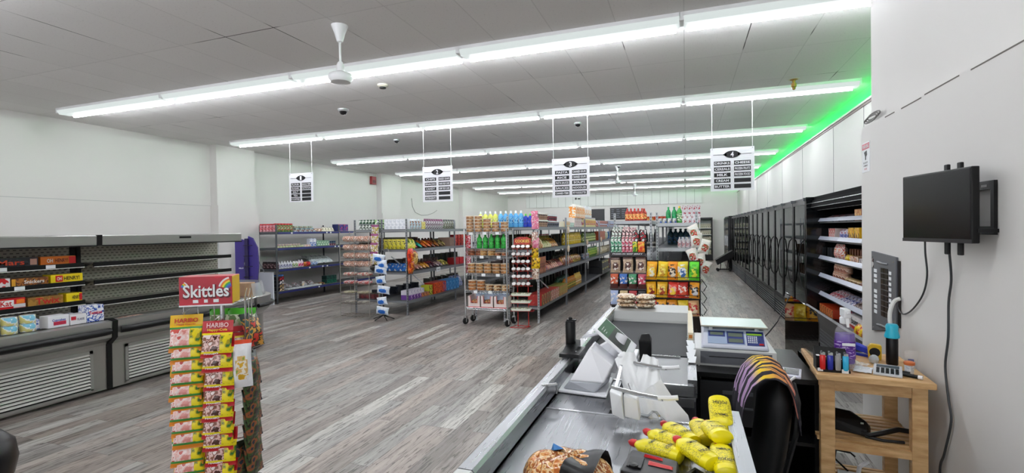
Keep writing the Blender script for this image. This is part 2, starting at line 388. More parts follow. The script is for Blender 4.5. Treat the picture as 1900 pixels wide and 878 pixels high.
brass = mat('brass', '#b08a4a', .4, .6)
MB().lathe([(.05, 0), (.05, -.006), (.02, -.02), (.02, -.05), (.032, -.055), (.032, -.1), (.02, -.11), (.02, -.13), (.01, -.14)], 0, 12).build('head', brass, t, smooth=True)
MB().lathe([(.07, -.001), (.07, -.004)], 0, 16).build('plate', cream, t)

# ================================================================= HANGING AISLE SIGNS
signw = mat('sign_white', '#e4e4ea', .45); chainw = mat('white_chain', '#e6e6e6', .4)
SG = [(-7.87, 2.905, '1', ['FLOUR', 'SUGAR', 'SALT', 'TEA', 'COFFEE'], ['BAKING ITEMS', 'NUTRITION', '', '', ''], .615, .60),
      (-4.685, 2.86, '2', ['CHIPS', 'SNACKS', 'CANDY', 'CHOCOLATES', 'DETERGENTS'], ['BAKED SOAPS', 'HAND SELF-CARE', 'HEMP SELF-CARE', '', ''], .625, .66),
      (-2.16, 2.855, '3', ['PASTA', 'RICE', 'PASTA SAUCES', 'SAUCES', 'CANNED ITEMS'], ['CANNED SOUPS', 'CANNED SOUPS', 'SOUPS', 'NOODLES', 'PET FOODS/LITTER'], .645, .66),
      (.365, 2.86, '4', ['DRINKS', 'CEREALS', 'MILK', 'CREAM', 'BUTTER'], ['CHEESE', 'FROZEN FRUITS', 'FROZEN FOOD', '', ''], .615, .66)]
for x0, zt, n, a, c, W, H in SG:
    t = thing('aisle_sign', f'white hanging aisle sign numbered {n} with black name strips', 'sign', (x0, 8.2, zt), 0, 'hanging aisle signs')
    MB().box(0, W, 0, .012, -H, 0).build('board', signw, t)
    d = MB(); zc = -.105
    d.prism([(W/2+.105*math.cos(q), zc+.055*math.sin(q)) for q in (2*math.pi*i/24 for i in range(24))], -.003, 0)
    d.hull([(W/2-.13, -.001, zc), (W/2-.08, -.001, zc+.035), (W/2-.08, -.001, zc-.035), (W/2-.13, -.003, zc), (W/2-.08, -.003, zc+.035), (W/2-.08, -.003, zc-.035)])
    d.hull([(W/2+.13, -.001, zc), (W/2+.08, -.001, zc+.035), (W/2+.08, -.001, zc-.035), (W/2+.13, -.003, zc), (W/2+.08, -.003, zc+.035), (W/2+.08, -.003, zc-.035)])
    d.box(.04, W/2-.1, -.002, 0, zc-.003, zc+.003).box(W/2+.1, W-.04, -.002, 0, zc-.003, zc+.003)
    d.build('number_badge', ink, t); text(n, .045, .08, signw, t, (W/2, -.0045, zc))
    for k, colm in enumerate((a, c)):
        sx = .05 if k == 0 else W/2+.025; sw = W/2-.075
        for i, s in enumerate(colm):
            z = -.205-i*(H-.215)/5.0; st = MB().box(sx, sx+sw, -.003, 0, z-.062, z); st.build('name_strip', ink, t)
            if s: text(s, sw*min(.9, .16*len(s)), .036, signw, t, (sx+sw/2, -.0045, z-.031))
    for xx in (.025, W-.025):
        MB().rod((xx, .006, -.02), (xx, .006, CZ-zt), .004).build('chain', chainw, t)
        MB().lathe([(.006, 0), (.016, .01), (.016, .05), (.006, .07)], 0, 8, (xx, .006, CZ-zt-.07)).build('hook', chainw, t)
        MB().rod((xx, -.006, -.02), (xx, .0, -.02), .006).build('eyelet', dgrey, t)
# fire alarm + cable on left wall
p = (-9.72, 13.7, 3.29)
t = thing('alarm_box', 'small red fire alarm horn high on the left wall', 'alarm', (-9.75, 13.75, 3.22))
MB().box(0, .09, -.12, .12, 0, .26).build('body', mat('alarm_red', '#8e1f26', .4), t, bevel=.01)
MB().box(.09, .1, -.08, .08, .04, .14).build('grille', mat('alarm_grille', '#5c1419', .5), t)
MB().rod((.02, 0, .26), (.02, 0, .38), .012).build('conduit', white, t)
t = thing('wall_cable', 'thin black cable drooping on left wall above shelves', 'cable', (-9.74, 16.2, 2.3))
MB().tube([(0, 0, .6), (0, .05, .3), (0, .25, .08), (0, .7, -.02), (0, 1.2, .0), (0, 1.7, .1), (0, 2.0, .22)], .006).build('wire', black, t)
tag(t, 'thin black cable drooping on the left wall above shelves', 'cable')
# back wall chalkboards, cameras
for x0, x1, z0, lb in ((-5.1, -4.17, 2.1, 'left black menu board on the back wall'), (-3.86, -2.95, 2.14, 'right black menu board with chalk writing on back wall')):
    t = thing('menu_board', lb, 'board', ((x0+x1)/2, YB-.03, z0)); w2 = (x1-x0)/2
    MB().box(-w2, w2, -.02, .03, 0, .6).build('panel', mat('chalkboard', '#17181c', .5), t)
    MB().box(-w2-.02, w2+.02, -.025, .03, -.02, 0).box(-w2-.02, w2+.02, -.025, .03, .6, .62).build('frame', mat('board_frame', '#3a3a3c', .5), t)
    if x0 > -4:
        ch = MB()
        for i in range(5):
            for j in range(3): ch.box(-w2+.06+j*.28, -w2+.06+j*.28+random.uniform(.12, .22), -.024, -.02, .5-.1*i, .52-.1*i)
        ch.build('chalk_lines', mat('chalk', '#8f95a0', .9), t)
t = thing('security_camera', 'pair of small black cameras on the upper back wall panel', 'camera', (-5.67, YB-.12, 3.32))
MB().box(-.08, 0, -.05, .02, -.05, .05).box(.08, .2, -.1, .02, -.04, .02).build('body', black, t)

# right bulkhead: small coil of cable at the step of the near wall
t = thing('cable_coil', 'small coil of wires on the ledge above warning notice', 'cable', (1.23, 4.05, 2.36))
c = MB()
for k in range(3): c.tube([(-.02+.01*k, .12*math.cos(a), .02+.012*k+.02*math.sin(a)) for a in (2*math.pi*i/14 for i in range(14))], .005, 0, 5, closed=True)
c.build('wire', mat('grey_wire', '#6b6a66', .6), t)
t = thing('warning_notice', 'small white notice with red WARNING header on near wall', 'sign', (1.2, 4.1, 2.02))
MB().box(-.003, 0, -.075, .075, 0, .21).build('sheet', paper, t)
MB().box(-.004, -.003, -.07, .07, .16, .2).build('header', mat('notice_red', '#c0334a', .5), t)
RXN = (math.pi/2, 0, -math.pi/2)
text('WARNING', .12, .028, paper, t, (-.0045, 0, .18), RXN)
text('SECURITY', .09, .012, ink, t, (-.0045, 0, .065), RXN); text('CAMERAS', .08, .012, ink, t, (-.0045, 0, .045), RXN); text('IN USE', .05, .012, mat('notice_red', ''), t, (-.0045, 0, .022), RXN)
MB().hull([(-.0045, a, c) for a, c in ((.03, .14), (-.02, .15), (-.03, .12), (.0, .1))]+[(-.0035, a, c) for a, c in ((.03, .14), (-.02, .15), (-.03, .12), (.0, .1))]).box(-.0045, -.0035, -.008, .008, .085, .11).build('camera_pictogram', ink, t)
# ================================================================= PRODUCT SHAPES (cached meshes; front faces -Y, base at z=0)
_p = {}
def memo(f):
    def g(*a, **k):
        key = (f.__name__, a, tuple(sorted(k.items())))
        if key not in _p: _p[key] = f(*a, **k)
        return _p[key]
    return g
def cm_(c):
    if isinstance(c, tuple): return prn(list(c))
    return mat('plain_'+c.strip('#'), c, .35)
@memo
def box(w, d, h, c, side=None, band=None):
    m = [cm_(c), cm_(side or c), cm_(band or side or c)]
    b = MB(); e = min(w, d, h)*.03
    b.add([(x, y, z) for z in (0, h) for y in (-d/2, d/2) for x in (-w/2, w/2)], [(0, 2, 3, 1), (4, 5, 7, 6), (0, 1, 5, 4), (2, 6, 7, 3), (0, 4, 6, 2), (1, 3, 7, 5)], [1, 1, 0, 1, 1, 1])
    if band: b.box(-w*.42, w*.42, -d/2-.001, -d/2, h*.55, h*.85, 2)
    b.box(-w/2-.0006, w/2+.0006, -.0015, .0015, h, h+.0008, 1)   # taped lid seam
    return b.mesh('box', m)
@memo
def can(r, h, c, lid='#b9bbbd'):
    return MB().lathe([(r*.93, 0), (r, .004), (r, h*.04), (r, h*.96), (r, h-.003), (r*.93, h), (r*.9, h-.004)], [1, 1, 0, 1, 1, 1], 12).mesh('can', [cm_(c), mat('lid_'+lid.strip('#'), lid, .3, .4)], True)
@memo
def jar(r, h, c, lid, low='#e8e4dc'):
    return MB().lathe([(r*.9, 0), (r, .006), (r, h*.2), (r, h*.7), (r*.95, h*.8), (r*.8, h*.83), (r*.86, h*.84), (r*.86, h*.985), (r*.8, h)], [2, 2, 0, 2, 2, 1, 1, 1], 12).mesh('jar', [cm_(c), cm_(lid), cm_(low)], True)
@memo
def bottle(r, h, body, lab, cap, sx=1.0):
    pr = [(r*.85, 0), (r, .012), (r, h*.12), (r*1.0, h*.55), (r*.98, h*.66), (r*.6, h*.8), (r*.33, h*.86), (r*.32, h*.89), (r*.4, h*.9), (r*.38, h*.985), (r*.3, h)]
    return MB().lathe(pr, [0, 0, 1, 0, 0, 0, 0, 2, 2, 2], 14, sy=sx).mesh('bottle', [cm_(body), cm_(lab), cm_(cap)], True)
@memo
def dish(h, body, lab, cap, w=.04):
    """waisted detergent bottle"""
    pr = [(.9*w, 0), (1.0*w, .01), (1.0*w, h*.2), (.86*w, h*.42), (1.0*w, h*.6), (.9*w, h*.72), (.45*w, h*.82), (.34*w, h*.84), (.42*w, h*.85), (.36*w, h*.97), (.2*w, h)]
    return MB().lathe(pr, [0, 0, 1, 1, 0, 0, 0, 2, 2, 2], 14, sy=.68).mesh('bottle', [cm_(body), cm_(lab), cm_(cap)], True)
@memo
def tub(r, h, c, lid, taper=.82, band=None):
    return MB().lathe([(r*taper*.92, 0), (r*taper*.96, .004), (r*.9, h*.74), (r*.98, h*.76), (r*1.05, h*.8), (r*1.05, h*.93), (r*.95, h)], [0, 0, 0, 1, 1, 1], 14).mesh('tub', [cm_(c), cm_(lid)], True)
@memo
def carton(w, h, c, top):
    """gable-top drink carton"""
    b = MB(); d = w; a = h*.8
    b.box(-w/2, w/2, -d/2, d/2, 0, a, 0)
    b.prism([(-d/2, a), (d/2, a), (.004, h*.94), (.004, h), (-.004, h), (-.004, h*.94)], -w/2, w/2, 1, ax='x')
    b.lathe([(.015, 0), (.015, .02), (.012, .022)], 1, 8, (0, -d*.3, h*.86))
    return b.mesh('carton', [cm_(c), cm_(top)])
@memo
def pouch(w, h, t, c, head=None, foot=None, hf=.2, ff=.08, spot=None, seed=1, seal=.05):
    """pillow bag with crimped ends; c body ink, head header ink, foot bottom ink, spot window ink"""
    rnd = random.Random(seed); ph = [rnd.uniform(0, 6.28) for _ in range(6)]
    def F(sg):
        def fn(u, v):
            x = (u-.5)*w; e = max(0, 1-abs(2*u-1)**3.2)
            vv = (v-seal)/(1-2*seal); e2 = max(0, 1-abs(2*vv-1)**2.6) if 0 < vv < 1 else 0
            y = sg*t/2*(e*e2)**.6
            wr = .06*t*math.sin(7*u*2+ph[0]+5*v)*math.sin(9*v+ph[1])*(1 if e2 > 0 else .2)
            x *= 1-.06*e2
            if sg > 0 and (u in (0, 1) or v in (0, 1)): pass
            return (x+.02*w*math.sin(6*v+ph[2]), y+wr*(1 if 0 < u < 1 and 0 < v < 1 else 0), v*h)
        return fn
    def mi(u, v):
        if v > 1-hf: return 1
        if v < ff: return 2
        if spot and (u-.5)**2/.10+(v-.42)**2/.06 < 1: return 3
        return 0
    b = MB().grid(F(-1), 10, 12, mi).grid(F(1), 10, 12, lambda u, v: 1 if v > 1-hf else (2 if v < ff else 0))
    o = b.mesh('bag', [cm_(c), cm_(head or c), cm_(foot or c), cm_(spot or c)], 75)
    return o
@memo
def loaf(w, d, h, c, c2=None):
    """wrapped bread or pastry pack lying down"""
    rs = []
    for k in range(9):
        f = k/8; s = [.25, .8, .97, 1, 1, 1, .97, .8, .2][k]
        rs.append([((f-.5)*w, d/2*s*math.cos(a)*(abs(math.cos(a))**-.3 if abs(math.cos(a)) > .05 else 1), h/2+h/2*s*math.sin(a)*(1 if k not in (0, 8) else .5)) for a in (2*math.pi*i/12 for i in range(12))])
    return MB().rings(rs, [0, 0, 1 if c2 else 0, 1 if c2 else 0, 1 if c2 else 0, 0, 0, 0]).mesh('pack', [cm_(c), cm_(c2 or c)], 60)
@memo
def roll(r, h, c, core='#d8d0c0'):
    return MB().lathe([(r*.35, h*.9), (r*.35, h), (r*.95, h), (r, h*.95), (r, h*.05), (r*.95, 0), (r*.3, 0)], [1, 0, 0, 0, 0, 0], 14).mesh('roll', [cm_(c), cm_(core)], True)
@memo
def multipack(nx, ny, r, h, c, top='#c8c8c8'):
    b = MB()
    for i in range(nx):
        for j in range(ny): b.lathe([(r*.9, 0), (r, .01), (r, h*.8), (r*.5, h*.95), (r*.5, h)], [0, 0, 0, 1], 8, ((i-(nx-1)/2)*2*r, (j-(ny-1)/2)*2*r, 0))
    return b.mesh('multipack', [cm_(c), cm_(top)], True)
@memo
def tray(w, d, h, c, film='#c98b62'):
    b = MB().prism([(-w*.44, 0), (w*.44, 0), (w*.5, h*.7), (-w*.5, h*.7)], -d/2, d/2, 0)
    b.grid(lambda u, v: ((u-.5)*w*.94, (v-.5)*d*.94, h*.7+h*.3*(1-abs(2*u-1)**4)*(1-abs(2*v-1)**4)*(.8+.2*math.sin(u*20)*math.sin(v*14))), 10, 6, 1)
    return b.mesh('tray', [cm_(c), cm_(film)], 60)

# ================================================================= BOLTLESS SHELVING
woodb = mat('chipboard_shelf', '#8b8478', .7)
def rack(lb, x0, x1, ys, levels, top, metal=zinc, group=None, holes=0, face=1, strip=None, board=None, white_end=False):
    t = thing('shelving_rack', lb, 'shelf', (x0, ys[0], 0), 0, group); D = x1-x0
    for k, y in enumerate(ys):
        for xx, sx in ((0, 1), (D, -1)):
            b = MB(); yy = y-ys[0]
            mt = zincw if (white_end and k == 0) else metal
            b.box(min(xx, xx+sx*.035), max(xx, xx+sx*.035), yy-.0015, yy+.0015, 0, top)
            b.box(min(xx, xx+sx*.003), max(xx, xx+sx*.003), yy-.02, yy+.02, 0, top)
            b.box(min(xx, xx+sx*.045), max(xx, xx+sx*.045), yy-.025, yy+.03, 0, .004)
            if holes and k < holes:
                z = .06
                while z < top-.03:
                    b.box(xx+sx*.012, xx+sx*.023, yy-.0025, yy-.001, z, z+.026, 1)
                    if xx > 0: b.box(xx-.001, xx+.0012, yy-.01, yy+.002, z, z+.026, 1)
                    z += .05
            b.build('upright', [mt, dgrey], t)
    for k in range(len(ys)-1):
        a, c = ys[k]-ys[0], ys[k+1]-ys[0]
        for z in levels:
            b = MB(); b.box(.004, D-.004, a+.004, c-.004, z-.014, z, 1)
            for xa in (.0, D-.016):
                b.box(xa-.002 if xa else -.002, xa+.018, a+.01, c-.01, z-.06, z-.002)
            b.box(.004, D-.004, a+.004, a+.02, z-.05, z-.014).box(.004, D-.004, c-.02, c-.004, z-.05, z-.014)
            sh = b.build('shelf', [metal, board or dgrey], t)
            if strip: MB().box(D+.016, D+.022, a+.03, c-.03, z-.05, z-.012).build('label_strip', strip, sh)
    return t
LV = [.29, .85, 1.30, 1.70]
G = 'boltless shelving racks of the aisles'
YS2 = [8.4, 10.53, 12.66, 14.8, 16.9, 19.05]
rack('grey shelving rack of the first aisle, left half, facing left wall', -6.40, -5.81, YS2, LV, 1.9, zinc, G, 1)
rack('grey shelving rack with snack bags and cartons, facing the second aisle', -5.76, -5.17, YS2, LV, 1.9, zinc, G, 1)
YS3 = [8.3, 10.45, 12.6, 14.8, 16.95, 19.1, 21.25]
rack('pale ended shelving rack behind the wheeled wire rack', -3.68, -3.09, YS3, LV, 1.68, zinc, G, 1, white_end=True)
rack('long grey shelving rack with posts showing, facing the third aisle', -3.04, -2.45, YS3, LV, 1.9, zinc, G, 1, white_end=True)
YS4 = [8.25, 10.4, 12.55, 14.7, 16.85, 19.0]
o = rack('pale shelving rack behind the jerky stand, left half of last island', -1.13, -.52, YS4, [.29, .85, 1.30, 1.77], 1.9, zincw, G, 1, board=zincw, white_end=True)
o = rack('pale shelving rack with bare shelf behind the chip stand', -.46, .17, YS4, [.29, .85, 1.32, 1.72], 1.9, zincw, G, 1, board=zincw, white_end=True)
YSL = [8.95, 11.15, 13.3, 13.9]
lr = rack('grey shelving rack with dark blue label strips along left wall', -9.55, -9.0, [8.95, 11.15, 13.3], [.29, .81, 1.31, 1.69], 1.86, dgrey, None, 1, strip=navy, board=dgrey)

# ---- helper for goods facing the aisle at +X
def fx(mesh, n, x, y, z, dy, desc, where, cat, name, **k): return row(mesh, n, (x, y, z), (0, dy, 0), R_(90), desc, where, cat, name, **k)
def fy(mesh, n, x, y, z, dx, desc, where, cat, name, **k): return row(mesh, n, (x, y, z), (dx, 0, 0), 0, desc, where, cat, name, **k)

# ---- left wall rack goods
X = -9.13
W1 = 'top shelf, left wall rack'
fy(jar(.045, .19, ('#b3212c', '#d9a0a8', '#8d1d2a'), '#b01c28', '#c98f98'), 5, -9.5, 9.0, 1.69, .1, 'red lidded jar', 'in the end row, top of left wall rack', 'jar', 'food_jar')
fx(jar(.045, .2, ('#b3212c', '#4f7d34', '#e0d0c8'), '#c02230', '#5b7a3a'), 6, X, 9.06, 1.69, .095, 'red and green jar', W1, 'jar', 'food_jar')
for k, (c, n, y, z) in enumerate(((('#8fa9b8', '#c5ccd0', '#8b5548'), 5, 9.66, 1.69), (('#7d9b94', '#b7c4c0', '#5f7d8c'), 4, 9.7, 1.74), (('#b98a74', '#7d9a80', '#a9b8a4'), 4, 9.66, 1.79))):
    fx(tray(.15, .12, .05, c, ('#a8705c', '#8fa9a0', '#b9c2c0')[k]), n, X, y, z, .16, ('pale', 'greenish', 'pinkish')[k]+' flat pack', ('lowest', 'middle', 'topmost')[k]+' layer, '+W1, 'pack', 'plastic_pack')
fx(pouch(.13, .12, .05, ('#e6dccb', '#7e3a2a', '#c9b690'), '#b8402a'), 3, X, 10.42, 1.69, .13, 'red and cream small bag', W1, 'bag', 'snack_bag', tilt=(R_(-50), 0))
fx(pouch(.12, .14, .05, ('#dcd2b4', '#f0ece0', '#8c8b60'), '#3b3a2c'), 4, X, 10.72, 1.69, .11, 'cream small bag', 'toward far end, '+W1, 'bag', 'snack_bag', tilt=(R_(-30), 0))
fx(box(.2, .2, .19, ('#1b2a72', '#232f86', '#a52a5c'), '#1a2560'), 2, X, 11.25, 1.69, .22, 'navy carton', 'past the post, '+W1, 'box', 'carton_box')
W2 = 'on second shelf of left wall rack'
fx(can(.04, .045, ('#d8dfa0', '#c7d3b8', '#e7dccc'), '#1c2247'), 11, X, 9.1, 1.31, .088, 'small flat tin', 'lower tier, '+W2, 'tin', 'flat_tin')
fx(can(.04, .045, ('#e8c0c0', '#b7c7c0', '#d0c070'), '#1c2247'), 8, X, 9.16, 1.355, .09, 'small flat tin', 'upper tier, '+W2, 'tin', 'flat_tin')
fx(box(.1, .1, .05, ('#f0e6e0', '#e0b0a0'), '#efe9e4'), 2, X, 9.98, 1.31, .105, 'white small box', W2, 'box', 'small_box')
fx(box(.11, .1, .2, ('#1e50a8', '#e8eef6', '#2a62b8'), '#dfe6f0', '#f4f6fb'), 2, X, 10.17, 1.31, .12, 'blue and white box', W2, 'box', 'food_box')
fx(box(.09, .1, .14, ('#9fc9a8', '#5c8c6a', '#d8e6d4'), '#a9cbb0'), 5, X, 10.42, 1.31, .092, 'pale green box', W2, 'box', 'food_box')
fx(can(.036, .06, ('#2a3a4a', '#b03040', '#d8e0e8')), 4, X, 10.86, 1.31, .08, 'dark little can', 'lower tier, '+W2, 'can', 'food_can')
fx(can(.036, .06, ('#2a3a4a', '#284a78', '#3a8a8a')), 4, X, 10.86, 1.37, .08, 'dark little can', 'upper tier, '+W2, 'can', 'food_can')
W3 = 'third shelf, left wall rack'
fy(jar(.055, .17, ('#2c1418', '#3a1a20', '#9a8080'), '#0f0f12', '#2a1216'), 4, -9.46, 9.04, .81, .115, 'dark brown tub', 'at rack end, '+W3, 'tub', 'food_tub')
fx(jar(.05, .17, ('#241014', '#3a1a20'), '#0f0f12', '#2a1216'), 1, X, 9.04, .81, .11, 'black lidded tub standing at the near post', W3, 'tub', 'food_tub')
fx(bottle(.042, .17, '#e4e6ea', ('#8d8fb0', '#dfe2ea', '#50527a'), '#f0f0f2'), 5, X, 9.14, .81, .09, 'white bottle with violet label', W3, 'bottle', 'shampoo_bottle')
fx(bottle(.042, .18, '#ecece8', ('#5f8f50', '#e8ead8', '#a8c060'), '#26282c'), 2, X, 9.6, .81, .09, 'white bottle with green label', W3, 'bottle', 'shampoo_bottle')
fx(bottle(.042, .18, '#e8d8e0', ('#c8386a', '#f0c0d0'), '#e6e6ee'), 2, X, 9.78, .81, .09, 'pink labelled bottle', W3, 'bottle', 'shampoo_bottle')
fx(pouch(.12, .11, .06, ('#c8781c', '#a02018', '#e0a040')), 1, X, 9.98, .81, .1, 'orange bag standing', W3, 'bag', 'snack_bag')
fx(pouch(.13, .11, .06, ('#d01820', '#a01018')), 1, X, 10.1, .81, .1, 'bright red bag standing', W3, 'bag', 'snack_bag')
fx(pouch(.14, .1, .07, ('#3a6ab0', '#c8d8e8', '#1e3a70')), 2, X, 10.24, .81, .12, 'blue small bag', W3, 'bag', 'snack_bag')
fx(pouch(.24, .3, .1, ('#c4d8d8', '#e8f0f0', '#d8e4e4'), '#eef4f4', seed=4), 5, X-.04, 10.4, .86, .15, 'white and pale teal floppy pack', W3, 'pack', 'diaper_pack', tilt=(R_(-62), 0))
fx(pouch(.24, .3, .09, ('#8c9490', '#a8b0ac', '#6c7470'), seed=9), 4, X-.12, 10.36, .96, .17, 'grey floppy pack lying on the pile', W3, 'pack', 'diaper_pack', tilt=(R_(-72), 0))
W4 = 'on bottom shelf of left wall rack'
for k in range(4):
    fx(box(.16, .16, .08, (('#f0d8b0', '#101018'), ('#c0a060', '#303040'), ('#f0f0f0', '#181820'), ('#c02838', '#401018'))[k], '#15151c'), 1, X, 9.12, .29+.085*k, .1, ('lowest', 'second', 'third', 'topmost')[k]+' dark boxed kit in the near stack', W4, 'box', 'kit_box')
fx(box(.15, .14, .03, ('#2a5aa0', '#3a7ac0'), '#2a5aa0'), 1, X, 9.12, .64, .1, 'blue flat box on top of the dark stack', W4, 'box', 'kit_box')
fx(tray(.2, .2, .035, '#d4d8d8', ('#e4e8ea', '#b8c0c0')), 6, X, 9.36, .29, .2, 'clear blister pack lying flat', W4, 'pack', 'blister_pack', jit=.3)
fx(pouch(.16, .2, .03, ('#b8bcc0', '#e8e8ea', '#803038'), seed=3), 5, X-.12, 9.4, .32, .24, 'tilted hardware pack', W4, 'pack', 'blister_pack', tilt=(R_(-65), 0), jit=.4)
fx(can(.03, .11, ('#e0d0b0', '#c8c8c8')), 1, X, 9.9, .32, .1, 'slim pale tin standing among packs', W4, 'can', 'spray_can')
fx(pouch(.15, .12, .03, ('#c8b060', '#202024', '#a04848'), seed=5), 4, X, 10.42, .29, .16, 'small carded pack lying', W4, 'pack', 'carded_pack', tilt=(R_(-70), 0), jit=.3)
fx(box(.13, .16, .1, ('#0f4a40', '#1c7a5c', '#0c2c2c'), '#0d3a34'), 3, X-.04, 10.78, .29, .135, 'dark green box', 'lower tier, '+W4, 'box', 'green_box')
fx(box(.13, .16, .1, ('#12201f', '#1c5a4c', '#20282c'), '#0d2a28'), 3, X-.04, 10.78, .395, .135, 'dark green box', 'upper tier, '+W4, 'box', 'green_box')
# price tags on the blue strips
for z, ys in ((1.658, (9.4, 10.63, 10.78)), (1.278, (10.95, 11.08)), (.778, (9.98, 10.45, 10.62)), (.258, (10.3,))):
    for y in ys:
        pt = MB().box(0, .002, -.025, .025, -.018, .018).build('price_tag', paper, lr); pt.location = (.55+.023, y-8.95, z)
# things standing by the left pillar
t = thing('foam_board', 'white panel leaning upright against the left wall rack', 'panel', (-9.42, 8.82, 0), 0)
MB().box(0, .42, 0, .03, 0, .75).build('sheet', mat('panel_white', '#dfe3ea', .5), t)
MB().rod((-.02, .06, .72), (.13, .03, .745), .012).rod((-.1, .05, 1.08), (.16, .02, .74), .012).build('metal_bar', zinc, t)
pu = mat('purple_display', '#33247a', .4); pu2 = mat('purple_display_inner', '#1d1248', .5)
t = thing('display_stand', 'tall purple floor display stand with black wire pegs by pillar', 'display stand', (-9.1, 8.25, 0), R_(20))
MB().prism([(-.28, .12), (-.05, .03), (-.02, .5), (-.1, 1.0), (-.02, 1.5), (-.28, 1.58)], -.02, .02).build('left_wing', pu, t)
MB().prism([(.0, .08), (.26, .12), (.17, .5), (.22, .95), (.2, 1.35), (.1, 1.56), (.0, 1.6)], .0, .04).build('right_wing', pu, t)
MB().box(-.05, .02, -.06, -.02, .1, 1.55).build('spine', pu2, t)
for k in range(6):
    z = .25+.23*k
    MB().tube([(-.03, -.06, z), (-.02, -.16, z), (.1, -.18, z), (.12, -.06, z)], .007).build('peg', blackm, t)
MB().lathe([(.2, 0), (.21, .015), (.18, .05), (.06, .09), (.03, .12)], 0, 16).build('base', black, t, smooth=True)
for a in (0, 120, 240):
    MB().lathe([(.0, -.0), (.02, .0), (.02, .03), (0, .03)], 0, 8, (.21*math.cos(R_(a)), .21*math.sin(R_(a)), 0)).build('castor', rubber, t)
text('HELLO', .1, .03, paper, t, (-.15, -.025, .9))

# ---- second island (G2) goods
E2 = 'on top of second island end'
fy(can(.036, .105, ('#e8ece6', '#28382c', '#d8e0d8')), 5, -6.32, 8.5, 1.70, .078, 'white and black can', 'lower tier, '+E2, 'can', 'food_can')
fy(can(.036, .1, ('#e8ece6', '#2c5c3c', '#303438')), 5, -6.32, 8.5, 1.805, .078, 'white and black can', 'upper tier, '+E2, 'can', 'food_can')
fy(can(.036, .105, ('#5ca838', '#e0e8d0', '#3c5c30')), 3, -5.93, 8.5, 1.70, .078, 'green can', 'lower tier, '+E2, 'can', 'food_can')
fy(can(.036, .1, ('#6cb840', '#d8e8c8', '#3c5c30')), 3, -5.93, 8.5, 1.805, .078, 'green can', 'upper tier, '+E2, 'can', 'food_can')
fy(box(.085, .1, .2, ('#eceef2', '#e4e6ec', '#d0d4dc'), '#eceef2'), 6, -5.68, 8.5, 1.70, .09, 'plain white packet', E2, 'packet', 'flour_packet')
XF = -5.27
T2 = 'on top shelf of second island'
fx(carton(.075, .21, ('#c4d4dc', '#b8ccd8', '#a8704c'), '#dfe6ea'), 5, XF, 8.58, 1.70, .115, 'pale blue gable carton', T2, 'carton', 'milk_carton')
fx(box(.12, .1, .15, ('#e4d88c', '#c8b848'), '#e4d88c'), 1, XF, 9.16, 1.70, .1, 'pale yellow box beside the blue cartons', T2, 'box', 'food_box')
fx(pouch(.11, .22, .07, ('#e4e4e8', '#5c2048', '#f0f0f2'), '#6a1c50', seed=2), 8, XF, 9.3, 1.70, .105, 'white bag with plum top', T2, 'bag', 'rice_bag')
fx(pouch(.12, .22, .08, ('#a8a89c', '#5c6040', '#c8ccd0'), '#3a3c40', seed=6), 5, XF, 10.18, 1.70, .12, 'clear and olive bag', T2, 'bag', 'pasta_bag')
M2 = 'on second shelf of second island'
fy(pouch(.12, .24, .07, ('#d8cc30', '#e8e060', '#3c3414'), '#2c2810', seed=3), 5, -5.72, 8.5, 1.30, .1, 'yellow chip bag', 'at the end, '+M2, 'bag', 'chip_bag')
fy(pouch(.1, .2, .06, ('#281c14', '#3c3020'), seed=3), 5, -6.32, 8.5, 1.30, .1, 'dark brown bag', 'at the end, '+M2, 'bag', 'snack_bag')
fx(pouch(.15, .26, .09, ('#d8d030', '#e8e470', '#5c8c28'), '#4c3c18', seed=4), 3, XF+.03, 8.52, 1.3, .13, 'leaning yellow chip bag', M2, 'bag', 'chip_bag', tilt=(R_(-28), R_(20)))
for k, (c, nm) in enumerate(((('#7c2030', '#c82840', '#40141c'), 'crimson'), (('#1c8c84', '#30b0a0', '#0c4c4c'), 'teal'), (('#d85820', '#e87830', '#7c2c10'), 'orange'), (('#e06820', '#a83c10', '#f0a040'), 'orange red'), (('#3c2018', '#8c3818', '#c05020'), 'brown'), (('#7c2818', '#c88838', '#401410'), 'rust'), (('#4c2c5c', '#c8b060', '#2c1c38'), 'dark violet'), (('#c8a838', '#e8d890', '#604820'), 'gold striped'))):
    fx(pouch(.2, .26, .07, c, seed=k+1), 1, XF-.02, 8.95+.19*k, 1.32, 1, nm+' pouch lying back in the snack row', M2, 'bag', 'snack_bag', tilt=(R_(-60), R_(14)))
fx(box(.22, .3, .2, ('#8c7468', '#7c6458'), '#8c7468'), 1, XF-.05, 10.36, 1.30, 1, 'large grey brown carton near the second post', M2, 'box', 'carton_box')
fx(box(.035, .03, .2, '#3c1c18', '#3c1c18'), 10, -5.6, 8.9, 1.30, .14, 'dark upright bar box', 'at the back, '+M2, 'box', 'bar_box')
fx(box(.14, .12, .26, ('#a81c28', '#c84028', '#581018'), '#8c1820'), 4, XF, 10.66, 1.30, .18, 'red standing box', 'past second post, '+M2, 'box', 'food_box')
M3 = 'on third shelf of second island'
fx(pouch(.17, .3, .1, ('#c01c14', '#e04818', '#8c100c'), '#d82c18', spot=('#e8a828', '#c02014'), seed=2), 1, -5.1, 8.4, 1.02, 1, 'big red chip bag clipped over near post', M3, 'bag', 'chip_bag')
fx(pouch(.17, .28, .1, ('#b81812', '#d87820', '#7c0f0c'), '#c02014', spot=('#d89828', '#a81810'), seed=5), 1, -5.11, 8.42, .82, 1, 'lower red chip bag clipped on near post', M3, 'bag', 'chip_bag', tilt=(0, R_(4)))
fx(pouch(.16, .28, .09, ('#c8a048', '#e0c070', '#8c5c20'), '#a82818', seed=8), 1, -5.12, 8.6, 1.0, 1, 'gold and red bag hanging beside the post', M3, 'bag', 'chip_bag', tilt=(R_(-10), R_(24)))
